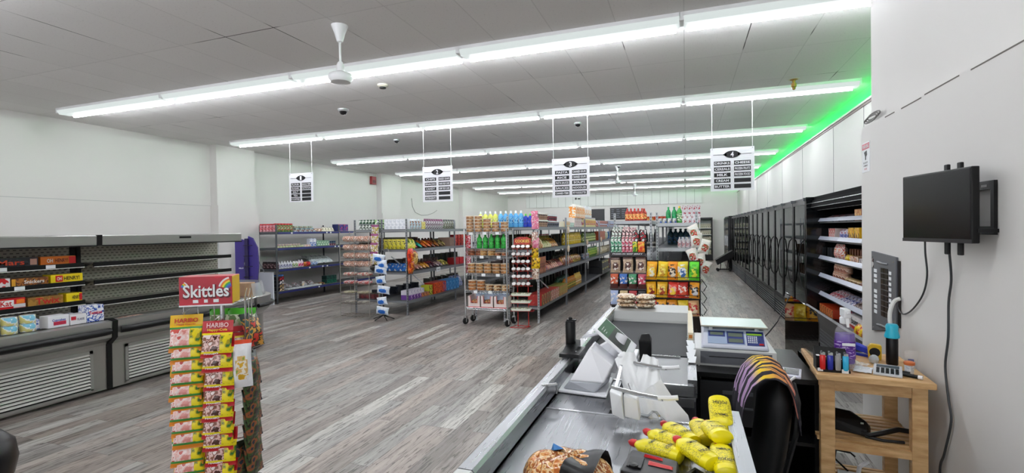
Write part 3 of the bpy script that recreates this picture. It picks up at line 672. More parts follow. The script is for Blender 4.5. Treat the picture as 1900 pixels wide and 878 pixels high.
for k in range(12):
    c = (('#3c1814', '#7c2c1c', '#c05030'), ('#8c2018', '#d8a890', '#401010'), ('#c87c20', '#e0a840', '#603010'), ('#48181c', '#1c1c38', '#a04040'), ('#202040', '#c8a8a0', '#101020'), ('#d8c040', '#48502c', '#e8d870'))[k//2]
    nm = ('dark brown', 'red and pink', 'amber', 'maroon', 'navy', 'yellow olive')[k//2]
    fx(pouch(.16, .22, .07, c, seed=k), 1, XF-.02, 8.7+.15*k, .87, 1, nm+(' pouch, nearer of its pair' if k % 2 == 0 else ' pouch, farther of its pair'), M3, 'bag', 'snack_bag', tilt=(R_(-62), R_(12)))
fx(pouch(.1, .2, .06, ('#301410', '#481c14'), seed=2), 11, -5.55, 8.9, .85, .14, 'dark chocolate bag', 'standing at back, '+M3, 'bag', 'snack_bag')
fy(pouch(.17, .25, .09, ('#2878d0', '#1c58a8', '#e0e8f0'), '#1c4c98', seed=2), 4, -5.7, 8.5, .86, .13, 'blue chip bag', 'at the end, '+M3, 'bag', 'chip_bag', tilt=(R_(-50), 0))
t = fx(box(.24, .2, .16, ('#b01c24', '#c8343c'), '#901820'), 2, XF-.02, 10.66, .85, .27, 'dark red box', 'past second post, '+M3, 'box', 'food_box')
pc = MB().box(-.001, .001, -.09, .09, -.05, .05).build('price_card', paper); pc.location = (-5.14, 9.62, .81); tag(pc, 'white price card clipped to third shelf of second island', 'card')
text('3 for $5', .12, .04, ink, pc, (.002, 0, 0), FX)
M4 = 'on bottom shelf of second island'
fx(box(.11, .2, .09, ('#6c3c94', '#4c2474', '#c8a0d8'), '#6c3c94'), 4, XF, 8.52, .29, .115, 'purple box', 'lower tier, '+M4, 'box', 'purple_box')
fx(box(.11, .2, .09, ('#d8d0e0', '#e8e4ec', '#b8b0c8'), '#dcd6e4'), 5, XF, 8.52, .385, .115, 'white box', 'upper tier, '+M4, 'box', 'white_box')
fx(box(.12, .2, .08, ('#a84870', '#d89038', '#581838'), '#843458'), 3, XF, 8.98, .29, .125, 'plum and gold box', M4, 'box', 'plum_box')
fx(box(.1, .2, .1, ('#c8d038', '#404c10', '#e0e860'), '#c8d038'), 2, XF, 9.3, .29, .105, 'lime box', 'lower tier, '+M4, 'box', 'lime_box')
fx(box(.1, .2, .1, ('#c8d038', '#404c10', '#e0e860'), '#c8d038'), 2, XF, 9.3, .395, .105, 'lime box', 'upper tier, '+M4, 'box', 'lime_box')
fx(box(.19, .26, .24, ('#b82418', '#e06828', '#781410'), '#a02018'), 2, XF, 9.5, .29, .2, 'large red cereal box', M4, 'box', 'cereal_box')
fx(box(.17, .26, .24, ('#d87868', '#b82418', '#2c50a8'), '#a02018'), 1, XF, 9.89, .29, .2, 'red and blue cereal box beside plain red ones', M4, 'box', 'cereal_box')
fx(box(.16, .26, .24, ('#2c88c8', '#1c64a8', '#68b0e0'), '#2880c0'), 4, XF, 10.06, .29, .165, 'bright blue box', M4, 'box', 'cereal_box')
fx(pouch(.2, .3, .1, ('#3c64b0', '#d8d8e8', '#28408c'), seed=3), 3, XF, 10.68, .3, .17, 'blue and white leaning bag', 'past second post, '+M4, 'bag', 'snack_bag', tilt=(R_(-25), 0))
# candy cane strip behind the wheeled rack
t = thing('clip_strip', 'hanging strip of red and pink twisted candy packs beside wheeled rack', 'clip strip', (-5.05, 11.0, 0), 0)
for k in range(9):
    o = MB().add([], []).rings([[(.07*math.cos(a)*s, .03*math.sin(a), .62+.1*k+.05*s*math.sin(a*1)+q) for a in (2*math.pi*i/8 for i in range(8))] for s, q in ((.3, 0), (1, .02), (1, .07), (.3, .1))]).build('candy_pack', cm_(('#c82838', '#f0c8d0', '#a01828')), t)
MB().rod((0, .02, .6), (0, .02, 1.6), .004).build('strip', white, t); MB().rod((0, .02, 1.6), (-.135, .02, 1.67), .004).build('hook', chrome, t)
# goods at back of bottom/others on the left half, seen through the end
fy(box(.12, .2, .1, ('#48141c', '#6c2028'), '#48141c'), 4, -6.3, 8.55, .29, .13, 'dark maroon box', 'at end, bottom shelf of first aisle rack', 'box', 'maroon_box')
# ---- goods on far bays of second island facing aisle (partly hidden)
fx(jar(.05, .2, ('#c8b890', '#785c3c', '#e0d8c0'), '#c83030', '#b89868'), 16, XF, 12.75, 1.70, .13, 'jar', 'on the far top shelf of second island', 'jar', 'food_jar')
fx(box(.15, .15, .22, ('#a83828', '#d8a848', '#5c2018'), '#8c3020'), 16, XF, 10.95, 1.30, .17, 'mixed box', 'on the far second shelf of second island', 'box', 'food_box') if False else None
# ================================================================= THIRD ISLAND (G3) goods
XF = -2.56
E3 = 'on the top of third island end'
fy(dish(.3, '#e8ec70', ('#d8e040', '#f0f4a0', '#b8c830'), '#eef0f2', .05), 4, -3.6, 8.42, 1.70, .098, 'pale yellow detergent bottle', E3, 'bottle', 'detergent_bottle')
fy(dish(.3, '#5cb0e8', ('#2c88d0', '#80c8f0', '#1c70b8'), '#e8eef4', .05), 5, -3.2, 8.42, 1.70, .098, 'light blue detergent bottle', E3, 'bottle', 'detergent_bottle')
fy(dish(.24, '#1c3cc0', ('#1830a0', '#2848d0'), '#58c830', .045), 3, -2.72, 8.42, 1.70, .085, 'deep blue bottle with green cap', E3, 'bottle', 'cleaner_bottle')
fy(tub(.055, .13, ('#8c5c44', '#c8a890', '#50302c'), '#e4e0d8'), 2, -2.42, 8.55, 1.70, .01, 'brown noodle cup near post', 'lower tier, top of third island', 'cup', 'noodle_cup') if False else None
T3 = 'on the top shelf of third island'
fx(tub(.055, .13, ('#6c4438', '#c8a890', '#40282c'), '#e4e0d8'), 7, XF, 8.44, 1.70, .115, 'brown noodle cup', 'lower tier, '+T3, 'cup', 'noodle_cup')
fx(tub(.055, .13, ('#7c5040', '#b89880', '#40282c'), '#e4e0d8'), 7, XF, 8.44, 1.83, .115, 'brown noodle cup', 'upper tier, '+T3, 'cup', 'noodle_cup')
fx(tub(.05, .12, ('#2c2c38', '#8c98a8', '#903838'), '#d8dce0'), 8, XF, 9.28, 1.70, .11, 'dark noodle cup', 'lower tier, '+T3, 'cup', 'noodle_cup')
fx(tub(.05, .12, ('#2c2c38', '#b05058', '#583030'), '#d8dce0'), 6, XF, 9.34, 1.82, .11, 'dark noodle cup', 'upper tier, '+T3, 'cup', 'noodle_cup')
fx(box(.14, .1, .12, ('#e0c890', '#d88838', '#c8e0d8'), '#e0d8c0'), 4, XF, 10.55, 1.70, .15, 'cream and orange box', T3, 'box', 'cracker_box')
fx(box(.12, .1, .1, ('#a8d0c8', '#e8e8e0', '#68a098'), '#c8e0d8'), 3, XF, 11.15, 1.70, .13, 'mint box', T3, 'box', 'cracker_box')
fx(box(.14, .12, .22, ('#d8c8c0', '#b07080', '#f0e8e8'), '#d8c8c0'), 5, XF, 11.6, 1.70, .17, 'pinkish box', 'lower tier, '+T3, 'box', 'cracker_box')
fx(carton(.16, .34, ('#e88828', '#f0a040', '#f4f0e8'), '#f0ece4'), 6, XF, 11.62, 1.92, .2, 'orange and white carton', 'upper tier, '+T3, 'carton', 'juice_carton')
fx(jar(.07, .26, ('#d8b848', '#b04868', '#e8e0b0'), '#b8b0b8', '#d8d0a0'), 9, XF, 12.75, 1.70, .2, 'yellow labelled jar', 'lower tier, '+T3, 'jar', 'food_jar')
fx(jar(.075, .3, ('#f0f0f0', '#e8b070', '#e0e4e8'), '#e8eaec', '#e8e8ea'), 4, XF, 12.9, 1.96, .26, 'white jug', 'upper tier, '+T3, 'jug', 'white_jug')
fx(can(.06, .2, ('#383c50', '#c87860', '#a8c0e0')), 11, XF, 14.95, 1.70, .17, 'blue and brick can', T3, 'can', 'food_can')
fx(can(.06, .22, ('#3858a0', '#c8d0e0', '#7c4838')), 12, XF, 17.1, 1.70, .17, 'blue can', 'far stretch, '+T3, 'can', 'food_can')
S3 = 'on the second shelf of third island'
fx(pouch(.14, .22, .07, ('#a82c20', '#d8b078', '#502018'), '#b83c28', seed=2), 4, XF, 8.46, 1.30, .14, 'red and tan bag', S3, 'bag', 'snack_bag', tilt=(R_(-20), 0))
fx(pouch(.16, .2, .08, ('#d8d0a0', '#a8a860', '#6c5c30'), '#584820', seed=3), 5, XF, 9.02, 1.30, .13, 'cream bag leaning back', S3, 'bag', 'pasta_bag', tilt=(R_(-45), R_(10)))
fx(pouch(.18, .26, .07, ('#7c2418', '#d8a030', '#40140c'), seed=5), 4, XF, 9.68, 1.30, .13, 'rust and gold pouch leaning', S3, 'bag', 'snack_bag', tilt=(R_(-48), R_(12)))
fx(bottle(.035, .26, '#8c7414', ('#a89030', '#d8c860', '#5c4810'), '#a81c18'), 13, XF-.2, 8.6, 1.30, .12, 'amber sauce bottle', 'back row, '+S3, 'bottle', 'sauce_bottle')
fx(bottle(.045, .27, '#c8a818', ('#d8c040', '#b08c18', '#e8e0a8'), '#c0a830'), 12, XF, 10.6, 1.30, .155, 'golden oil bottle', S3, 'bottle', 'oil_bottle')
fx(bottle(.05, .27, '#586c28', ('#8ca850', '#d8d8a0', '#384818'), '#303820'), 11, XF, 12.72, 1.30, .17, 'olive bottle', S3, 'bottle', 'oil_bottle')
fx(box(.2, .14, .27, ('#b04c28', '#8c3418', '#c86838'), '#9c4020'), 6, XF, 14.9, 1.30, .22, 'brick red box', S3, 'box', 'food_box')
fx(pouch(.2, .25, .1, ('#587030', '#d8d8c8', '#b8a078'), seed=6), 5, XF, 16.0, 1.30, .2, 'green and cream bag', S3, 'bag', 'rice_bag')
fx(pouch(.2, .25, .1, ('#3c78c8', '#5890d8', '#2858a0'), seed=6), 8, XF, 17.2, 1.30, .22, 'bright blue bag', 'far stretch, '+S3, 'bag', 'rice_bag')
H3 = 'on the third shelf of third island'
fx(box(.09, .14, .3, ('#381814', '#b86848', '#d8a078'), '#481c18'), 5, XF, 8.44, .85, .1, 'brown patterned tall box', H3, 'box', 'noodle_box')
for k, (c, nm) in enumerate(((('#481414', '#b82828'), 'maroon'), (('#a82018', '#e08860', '#580c0c'), 'red and salmon'), (('#c83828', '#e8c0a0'), 'scarlet'), (('#7c1818', '#c84838', '#302018'), 'wine red'))):
    fx(pouch(.17, .24, .08, c+('#2c100c',), seed=k+2), 3, XF, 9.0+.42*k, .86, .14, nm+' noodle pouch', H3, 'bag', 'noodle_pouch', tilt=(R_(-52), R_(8)))
fx(pouch(.18, .22, .1, ('#a82820', '#481818', '#d8a050'), seed=4), 6, XF, 10.62, .85, .17, 'dark red bag', 'past second post, '+H3, 'bag', 'snack_bag', tilt=(R_(-30), 0))
fx(pouch(.18, .2, .1, ('#b8a030', '#7c3018', '#d8c870'), seed=4), 5, XF, 11.66, .85, .18, 'mustard bag', H3, 'bag', 'snack_bag', tilt=(R_(-30), 0))
fx(can(.05, .14, ('#28405c', '#a8b8c8', '#8c3830')), 6, XF, 12.75, .85, .12, 'slate blue can', H3, 'can', 'food_can')
fx(pouch(.2, .3, .1, ('#2c7030', '#68a040', '#d8d050'), '#205024', seed=3), 7, XF, 13.5, .85, .19, 'green bag', H3, 'bag', 'green_bag')
fx(pouch(.2, .26, .12, ('#a89060', '#d8d0b0', '#3c3420'), seed=7), 10, XF, 14.95, .85, .2, 'tan and black bag', H3, 'bag', 'rice_bag', tilt=(R_(-25), 0))
fx(pouch(.2, .26, .12, ('#c8b890', '#685838', '#e0d8c0'), seed=7), 10, XF, 17.1, .85, .2, 'tan bag', 'far stretch, '+H3, 'bag', 'rice_bag', tilt=(R_(-25), 0))
fx(bottle(.035, .26, '#30201c', ('#787878', '#282828'), '#181818'), 14, XF-.25, 10.6, .85, .14, 'dark bottle', 'back row, '+H3, 'bottle', 'sauce_bottle')
B3 = 'on the bottom shelf of third island'
fx(box(.15, .26, .2, ('#a81c1c', '#2c6c30', '#d89048'), '#b02c28'), 4, XF, 8.46, .29, .16, 'red and green juice box', B3, 'box', 'juice_box')
fx(box(.15, .26, .2, ('#c83028', '#e8d8c0', '#8c1c18'), '#b84038'), 4, XF, 9.1, .29, .16, 'red and cream juice box', B3, 'box', 'juice_box')
fx(box(.13, .26, .2, ('#8ca030', '#c8a848', '#c85038'), '#888c38'), 5, XF, 9.75, .29, .14, 'olive juice box', B3, 'box', 'juice_box')
fx(bottle(.055, .26, '#b87828', ('#d8a030', '#1c6c40', '#e0c860'), '#c87820'), 9, XF, 10.6, .29, .125, 'orange and green bottle', B3, 'bottle', 'juice_bottle')
fx(bottle(.055, .3, '#145038', ('#1c7048', '#0c3828', '#d87028'), '#103c2c'), 9, XF-.16, 10.62, .29, .125, 'dark green bottle', 'behind, '+B3, 'bottle', 'juice_bottle')
fx(bottle(.055, .28, '#d8b050', ('#e8d080', '#c87828', '#f0e8c8'), '#e0c060'), 5, XF, 11.75, .29, .125, 'honey coloured bottle', B3, 'bottle', 'juice_bottle')
for j in range(2):
    t = fx(box(.42, .4, .2, '#15151a', '#15151a', ('#d8d070', '#15151a')), 3, XF-.02, 14.95, .29+.205*j, .44, 'black crate with yellow labels', ('lower tier, ', 'upper tier, ')[j]+B3, 'crate', 'black_crate')
fx(bottle(.06, .32, '#8c2018', ('#b83028', '#d8b0a0', '#501010'), '#a82820'), 12, XF, 17.1, .29, .15, 'red bottle', B3, 'bottle', 'juice_bottle')
# support balls / clip strips on the posts
for k, (y, z) in enumerate(((10.4, 1.6), (10.4, 1.2), (12.55, 1.28), (14.75, 1.3), (16.9, 1.3))):
    t = thing('clip_strip', f"pale clip strip with packets hanging on {('second post, upper', 'second post, lower', 'third post', 'fourth post', 'fifth post')[k]} of third island", 'clip strip', (-2.40, y, z))
    MB().box(-.003, .003, -.01, .01, -.35, .06).build('strip', white, t)
    MB().lathe([(.0, -.05), (.04, -.03), (.055, .02), (.05, .07), (.02, .1)], 0, 10, sx=.5).build('packet', cm_('#e8d0b8'), t, smooth=True)
# diagonal braces
for x, y0, lb in ((-2.9, 8.35, 'thin diagonal brace at the end of third island'), (-5.6, 8.45, 'thin diagonal brace at the end of second island')):
    o = MB().rod((x+.45, y0+.55, .55), (x, y0+.05, 1.15), .012).build('brace', zincw); tag(o, lb, 'brace')
# header clip strip with pink and yellow bags at the island end
t = thing('clip_strip', 'clip strip of pink, cream and yellow snack bags at third island end', 'clip strip', (-2.44, 8.08, 0))
MB().rod((0, .03, .75), (0, .03, 2.0), .006).build('strip', white, t); MB().tube([(0, .03, 1.84), (-.02, .12, 1.84), (-.03, .23, 1.84)], .005).build('hook', chrome, t)
for k, (z, c, w, nm) in enumerate(((1.78, ('#e890a8', '#d86888', '#f0c0d0'), .12, 'pink bag with heart shape'), (1.66, ('#e890a8', '#d87090', '#f4ccd8'), .13, 'pink bag'), (1.42, ('#d8c8b8', '#b08478', '#f0e8dc'), .11, 'cream bag'), (1.32, ('#e07898', '#f0b0c0'), .12, 'rose bag'),
                              (1.17, ('#e8c818', '#d8a810', '#584808'), .12, 'upper yellow bag'), (.98, ('#f0d020', '#e0b010', '#685408'), .15, 'lower yellow bag'), (.8, ('#c8a890', '#e8dcd0', '#805840'), .12, 'beige bag'))):
    o = row(pouch(w, .19, .04, c, seed=k+1), 1, (-2.44+.01*(k % 2), 8.045, z), (0, 0, 0), R_(12), nm+' on the clip strip', 'at third island end', 'bag', 'snack_bag')

# ================================================================= WHEELED WIRE RACK
wr = thing('wire_shelving', 'chrome wheeled wire rack stacked with cookie tubs', 'wire rack', (-3.68, 7.86, 0), R_(-2))
W_, D_ = .80, .3
for x in (0, W_):
    for y in (0, D_):
        MB().rod((x, y, .13), (x, y, 1.68), .014, 0, 8).build('post', chrome, wr, smooth=True)
        cs = MB(); cs.M = Matrix.Translation((x, y, .06))
        cs.lathe([(.0, -.018), (.035, -.018), (.055, -.015), (.06, 0), (.055, .015), (.035, .018), (0, .018)], 0, 18)
        cs.M = Matrix.Identity(4)
        wh = MB(); wh.M = Matrix.Translation((x, y, .06)) @ Matrix.Rotation(R_(90), 4, 'Y') @ Matrix.Rotation(R_(25), 4, 'X')
        wh.lathe([(.0, -.018), (.035, -.018), (.055, -.015), (.06, 0), (.055, .015), (.035, .018), (0, .018)], 0, 18)
        c_ = wh.build('castor', rubber, wr, smooth=True)
        MB().box(x-.028, x-.02, y-.02, y+.02, .04, .14).box(x+.02, x+.028, y-.02, y+.02, .04, .14).box(x-.028, x+.028, y-.025, y+.025, .12, .14).build('fork', chrome, c_)
WL = [.30, .60, .90, 1.21, 1.33, 1.62]
for z in WL:
    b = MB()
    for y in (0, D_): b.rod((0, y, z), (W_, y, z), .005).rod((0, y, z-.03), (W_, y, z-.03), .004)
    for x in (0, W_): b.rod((x, 0, z), (x, D_, z), .005)
    for i in range(1, 24): b.rod((i*W_/24, 0, z), (i*W_/24, D_, z), .0022, 0, 4)
    for i in range(16): b.rod((i*W_/16, -.001, z-.03), ((i+.5)*W_/16, -.001, z), .0018, 0, 4).rod(((i+.5)*W_/16, -.001, z), ((i+1)*W_/16, -.001, z-.03), .0018, 0, 4)
    sh = b.build('wire_shelf', chrome, wr)
for k, z in enumerate((1.59, 1.18, .87, .57)):
    for x in ((.1, .36, .6), (.3, .62), (.33, .6), (.17, .45))[k]:
        MB().box(x, x+.07, -.012, -.009, z-.015, z+.03).build('price_tag', paper, wr)
def wy(mesh, n, x, z, dx, desc, where, cat, name, y=.1, **k):
    return row(mesh, n, (-3.68+x, 7.86+y-.035*x, z), (dx, -.035*dx, 0), 0, desc, where, cat, name, **k)
ck = ('#b08058', '#8c5c3c', '#c8a078')
for j in range(5):
    wy(tub(.072, .055, ck, '#dccdb8', .95), 5 if j < 3 else (3 if j == 3 else 2), .07, 1.627+.057*j, .165, 'clear tub of cookies', ('lowest', 'second', 'third', 'fourth', 'topmost')[j]+' tier, wheeled rack top', 'tub', 'cookie_tub', jit=.2)
wy(dish(.25, '#1c9430', ('#147c24', '#30b040', '#0c6418'), '#17872a', .05), 5, .25, 1.335, .115, 'green dish soap bottle', 'on wheeled wire rack', 'bottle', 'dish_soap_bottle')
for j in range(2):
    wy(tub(.072, .055, ('#8c4c30', '#6c3424', '#a86848'), '#8c5840', .95), 2, .09, 1.215+.057*j, .15, 'dark cookie tub', ('lower', 'upper')[j]+' tier, fifth wire shelf left', 'tub', 'cookie_tub')
    wy(tub(.072, .05, ('#c89858', '#d8b078', '#a87840'), '#c8a878', .95), 2, .33, 1.215+.052*j, .15, 'golden cookie tub', ('lower', 'upper')[j]+' tier, fifth wire shelf right', 'tub', 'cookie_tub')
wy(tub(.06, .05, ('#a05838', '#c88860', '#703820'), '#b89878', .95), 2, .6, 1.215, .13, 'small brown cookie tub', 'on the fifth wire shelf', 'tub', 'cookie_tub')
wy(tray(.4, .2, .06, '#2c3828', ('#1c5c28', '#a83828', '#487838')), 1, .45, .99, 1, 'dark green tray of produce seen through wires', 'on wheeled rack', 'tray', 'produce_tray', y=.2)
for j in range(3):
    wy(tub(.075, .055, ('#a87848', '#8c5430', '#c89860'), '#d4c2a8', .95), 5, .09, .905+.057*j, .158, 'clear cookie tub', ('lower', 'middle', 'upper')[j]+' tier, third wire shelf', 'tub', 'cookie_tub')
wy(tray(.18, .12, .06, '#c8b898', ('#d8a838', '#a87030')), 1, .25, .75, 1, 'small yellow pastry tray hanging behind', 'wheeled rack third shelf', 'tray', 'pastry_tray', y=.22) if False else None
for j in range(3):
    wy(tub(.078, .055, ('#b07040', '#98582c', '#c88c58'), '#d4c2a8', .95), 2, .1, .605+.057*j, .17, 'wide cookie tub', ('lower', 'middle', 'upper')[j]+' tier, second wire shelf left', 'tub', 'cookie_tub')
for j in range(2):
    wy(tub(.072, .05, ('#c8a070', '#e0c8a0', '#906038'), '#d0c0a8', .95), 3, .43, .605+.052*j, .15, 'pale cookie tub', ('lower', 'upper')[j]+' tier, second wire shelf right', 'tub', 'cookie_tub')
wy(tray(.14, .12, .14, '#b8c8e0', ('#c8d8ec', '#98acc8')), 5, .2, .42, .115, 'pale blue folded pack', 'seen behind, lowest wire shelf', 'pack', 'blue_pack', y=.24)
for i in range(3):
    t = thing('display_carton', f'{ordw(i,3)} white and red cut-out carton of cookies on lowest wire shelf', 'carton', (-3.68+.045+.245*i, 7.87, .305), 0, 'cut-out cartons on wheeled rack')
    b = MB(); w = .235
    b.box(0, w, .0, .008, 0, .07).box(0, .05, 0, .008, .07, .2).box(w-.05, w, 0, .008, .07, .2)
    b.box(0, .006, 0, .26, 0, .2).box(w-.006, w, 0, .26, 0, .2).box(0, w, .25, .26, 0, .2).box(0, w, 0, .26, 0, .006)
    b.build('carton', mat('carton_white', '#e8d8d4', .5), t)
    MB().box(.0, w, -.002, 0, 0, .012).tube([(.05, -.003, .2), (.06, -.003, .09), (w-.06, -.003, .09), (w-.05, -.003, .2)], .005).build('red_edge', mat('carton_red', '#c02830', .4), t)
    o = row(loaf(.2, .16, .12, ('#a87048', '#c89868', '#784828')), 1, (-3.68+.162+.245*i, 8.0, .315), (0, 0, 0), 0, f'cookie bag inside the {ordw(i,3)} white carton', 'on lowest wire shelf', 'bag', 'cookie_bag')

# ================================================================= RED FLOOR RACK OF CHOCOLATE TUBS
t = thing('wire_stand', 'red wire floor rack with header sign beside the wheeled rack', 'wire rack', (-2.72, 7.84, 0), R_(8))
rw = mat('red_wire', '#b8221f', .4)
MB().tube([(-.1, -.06, .006), (.14, -.08, .006), (.22, .08, .006), (-.03, .14, .006)], .006, closed=True).build('base', rw, t)
for x, y in ((.02, .02), (.2, .03)): MB().rod((x, y, .006), (x, y, 1.42), .007).build('upright', rw, t)
hd = MB().prism([(-.03, 1.4), (.26, 1.4), (.26, 1.49), (.2, 1.53), (.03, 1.53), (-.03, 1.49)], .0, .01).build('header', cm_(('#a8281c', '#c8402c', '#8c1c18')), t)
text('COOKIES', .24, .05, mat('header_yellow', '#f0d868', .5), hd, (.115, -.002, 1.46))
CT = tub(.034, .055, ('#6c2c24', '#a86048', '#401818'), '#e8e4e4')
for k in range(6):
    z = 1.33-.125*k
    MB().tube([(-.04, -.05, z), (.28, -.05, z), (.28, .02, z), (-.04, .02, z)], .004, closed=True).build('basket', rw, t)
    if k < 6:
        row(CT, 4, (-2.74, 7.72-.0, z+.0), (.078, .01, 0), R_(8), 'chocolate dip cup', f'tier {NUM[k+1]} from top of red wire rack', 'cup', 'dip_cup', tilt=(R_(70), 0)) if False else None
        for i in range(4):
            o = bpy.data.objects.new('dip_cup', CT); COL.objects.link(o); o.location = (-2.74+.08*i, 7.80+.012*i, z+.005); o.rotation_euler = (R_(38), 0, R_(8))
            tag(o, f'{ordw(i,4)} round dip cup with white lid, {NUM[k+1]} tier of red wire rack', 'cup', 'dip cups on the red wire rack')
for k, z in enumerate((.56, .44, .38, .31)):
    if k in (0, 1, 3):
        MB().tube([(-.08, -.1, z-.02), (.3, -.1, z-.02), (.3, .03, z-.02), (-.08, .03, z-.02)], .004, closed=True).build('basket', rw, t)
        row(tray(.34, .15, .05, '#d8dccc', ('#c8ccb0', '#68704c', '#e8e8dc')), 1, (-2.62, 7.81, z-.012), (0, 0, 0), R_(8), ('topmost', 'middle', 'lowest')[min(k, 2)]+' pale green nut tray', 'low on the red wire rack', 'tray', 'nut_tray')

# ================================================================= WIRE BREAD RACK and CHIP TOWER at second island end
t = thing('wire_stand', 'brown wire bread rack with loaves at the first aisle end', 'wire rack', (-6.33, 7.85, 0))
bz = mat('bronze_wire', '#5f574b', .4, .6); zw = mat('zinc_wire', '#9a978f', .4, .6)
for x in (0, .33, .66):
    for y in (0, .3):
        if x == .33 and y == .3: continue
        MB().rod((x, y, 0), (x, y, 1.66), .006).build('upright', zw, t)
for z in (.04, .28, .46, .64, .8, .98, 1.14, 1.3, 1.46, 1.64):
    b = MB(); b.tube([(0, 0, z), (.2, -.03, z), (.46, -.03, z), (.66, 0, z), (.66, .3, z), (0, .3, z)], .004, closed=True)
    for i in range(1, 8): b.rod((i*.0825, 0, z), (i*.0825, .3, z), .0025, 0, 4)
    b.tube([(0, 0, z+.05), (.2, -.03, z+.05), (.46, -.03, z+.05), (.66, 0, z+.05)], .003)
    b.build('wire_shelf', bz if z < .7 else zw, t)
BN = ('seventh', 'fifth', 'third', 'top')
for k, (z, n) in enumerate(((1.47, 4), (1.31, 4), (1.15, 5), (.99, 4))):
    row(loaf(.13, .2, .11, ('#d8b8a8', '#a06c54', '#ecdcd4'), ('#f0e4e0', '#b88870', '#d8b0a0')), n, (-6.23, 7.95, z), (.62/n, 0, 0), R_(80), 'clear wrapped bun pack', ('topmost', 'second', 'third', 'fourth')[k]+' shelf of wire bread rack', 'bread', 'bun_pack', jit=.2)
for k, (z, c, nm) in enumerate(((.81, ('#ece4e0', '#c0a898', '#b03030'), 'white flatbread pack'), (.65, ('#ece8e8', '#c03838', '#d8d0d0'), 'white and red flatbread pack'))):
    row(loaf(.3, .22, .07, c), 2, (-6.16, 7.95, z), (.33, 0, 0), R_(4), nm, ('fifth', 'sixth')[k]+' shelf of wire bread rack', 'bread', 'flatbread_pack')
row(loaf(.27, .2, .05, ('#d0c8b0', '#b0a888')), 2, (-6.18, 7.95, .47), (.32, 0, 0), 0, 'cream tortilla pack', 'seventh shelf of wire bread rack', 'bread', 'tortilla_pack')
row(loaf(.24, .2, .04, ('#98928a', '#c8c4b8')), 2, (-6.18, 7.95, .29), (.3, 0, 0), R_(20), 'grey tortilla pack', 'eighth shelf of wire bread rack', 'bread', 'tortilla_pack')
t = thing('clip_strip', 'hanging strip of nut mix bags beside the wire bread rack', 'clip strip', (-5.56, 7.9, 0))
MB().rod((0, .05, 1.05), (0, .05, 1.86), .005).build('strip', white, t); MB().tube([(0, .05, 1.86), (-.1, .3, 1.84), (-.28, .51, 1.80)], .005).build('hook', chrome, t)
for k in range(4):
    row(pouch(.17, .24, .05, ('#d8ccd0', '#a89838', '#f0eaf0'), '#7c2c60', seed=k), 1, (-5.56, 7.93-.02*k, 1.55-.17*k), (0, 0, 0), 0, ('topmost', 'second', 'third', 'lowest')[k]+' nut mix bag with plum header', 'on strip beside bread rack', 'bag', 'nut_bag', group='nut mix bags on the strip', tilt=(R_(6), 0))
t = thing('wire_stand', 'slim black clip tower on star feet with blue chip bags', 'wire rack', (-5.36, 7.85, 0))
MB().rod((0, 0, .08), (0, 0, 1.3), .012).build('pole', blackm, t)
for a in (100, 190, 250, 320, 20):
    q = R_(a); MB().tube([(0, 0, .1), (.08*math.cos(q), .08*math.sin(q), .06), (.2*math.cos(q), .2*math.sin(q), .02)], .009).build('leg', blackm, t)
MB().tube([(0, 0, 1.3), (.05, 0, 1.33), (.12, 0, 1.33), (.13, 0, 1.28)], .004).build('hook', zw, t)
CB = pouch(.25, .15, .08, ('#e4e8ee', '#d8e0ec', '#c8d4e4'), '#eef0f4', spot=('#1c60b8', '#2c78d0'), hf=.1, seed=3)
for k, (z, x) in enumerate(((1.09, -.06), (.97, .04), (.87, -.02), (.68, .0), (.5, .03), (.29, .02), (.11, .0))):
    row(CB, 1, (-5.36+x, 7.80, z), (0, 0, 0), R_(10*(-1)**k), ('topmost', 'second', 'third', 'fourth', 'fifth', 'sixth', 'lowest')[k]+' white and blue chip bag', 'on the black clip tower', 'bag', 'chip_bag', group='blue chip bags on clip tower', tilt=(R_(8), R_(8*(-1)**k)))

# ================================================================= LAST ISLAND (G4)
I4 = 'on top of last island'
fy(bottle(.045, .24, '#a82c1c', ('#d8502c', '#f0c878', '#8c1c14'), '#b82820'), 5, -.93, 8.45, 1.775, .06, 'red sauce bottle', 'left cluster, '+I4, 'bottle', 'sauce_bottle', scale=.85)
fy(bottle(.045, .2, '#a82c1c', ('#d8502c', '#f0c878', '#8c1c14'), '#b82820'), 1, -.66, 8.5, 1.775, 1, 'red sauce bottle standing alone', I4, 'bottle', 'sauce_bottle')
fy(can(.035, .07, ('#a82c1c', '#d8a050')), 6, -.62, 8.7, 1.775, .07, 'small red tin', I4, 'tin', 'small_tin')
fy(bottle(.04, .26, '#1c8c50', ('#2ca868', '#107040'), '#188048'), 2, -.27, 8.4, 1.725, .09, 'green drink bottle', I4, 'bottle', 'drink_bottle')
fy(bottle(.045, .27, '#48a048', ('#d8e0c0', '#2c8440', '#f0f0e0'), '#e0c040', 1), 1, -.1, 8.4, 1.725, 1, 'green and white canister with yellow cap', I4, 'bottle', 'drink_bottle')
fy(box(.06, .08, .28, ('#e8e4e8', '#d0c8cc', '#a83848'), '#e4e4e8'), 4, -.03, 8.42, 1.725, .072, 'tall white carton', I4, 'carton', 'tall_carton')
fy(can(.03, .07, ('#d8d8d8', '#a8a8a8', '#98b0a8')), 7, -.42, 8.36, 1.725, .035, 'small pale tin', 'in front, '+I4, 'tin', 'small_tin', scale=.9) if False else None
fy(can(.033, .075, ('#d8d8d8', '#a8a8a8', '#3858a8')), 4, -.4, 8.34, 1.725, .075, 'small pale tin', I4, 'tin', 'small_tin')
fy(bottle(.03, .17, '#e4dce0', ('#c8888c', '#ece8ec', '#b05860'), '#e8e8ec'), 5, -.1, 8.34, 1.325, .062, 'white bottle with rose label', 'on bare shelf of last island', 'bottle', 'small_bottle')
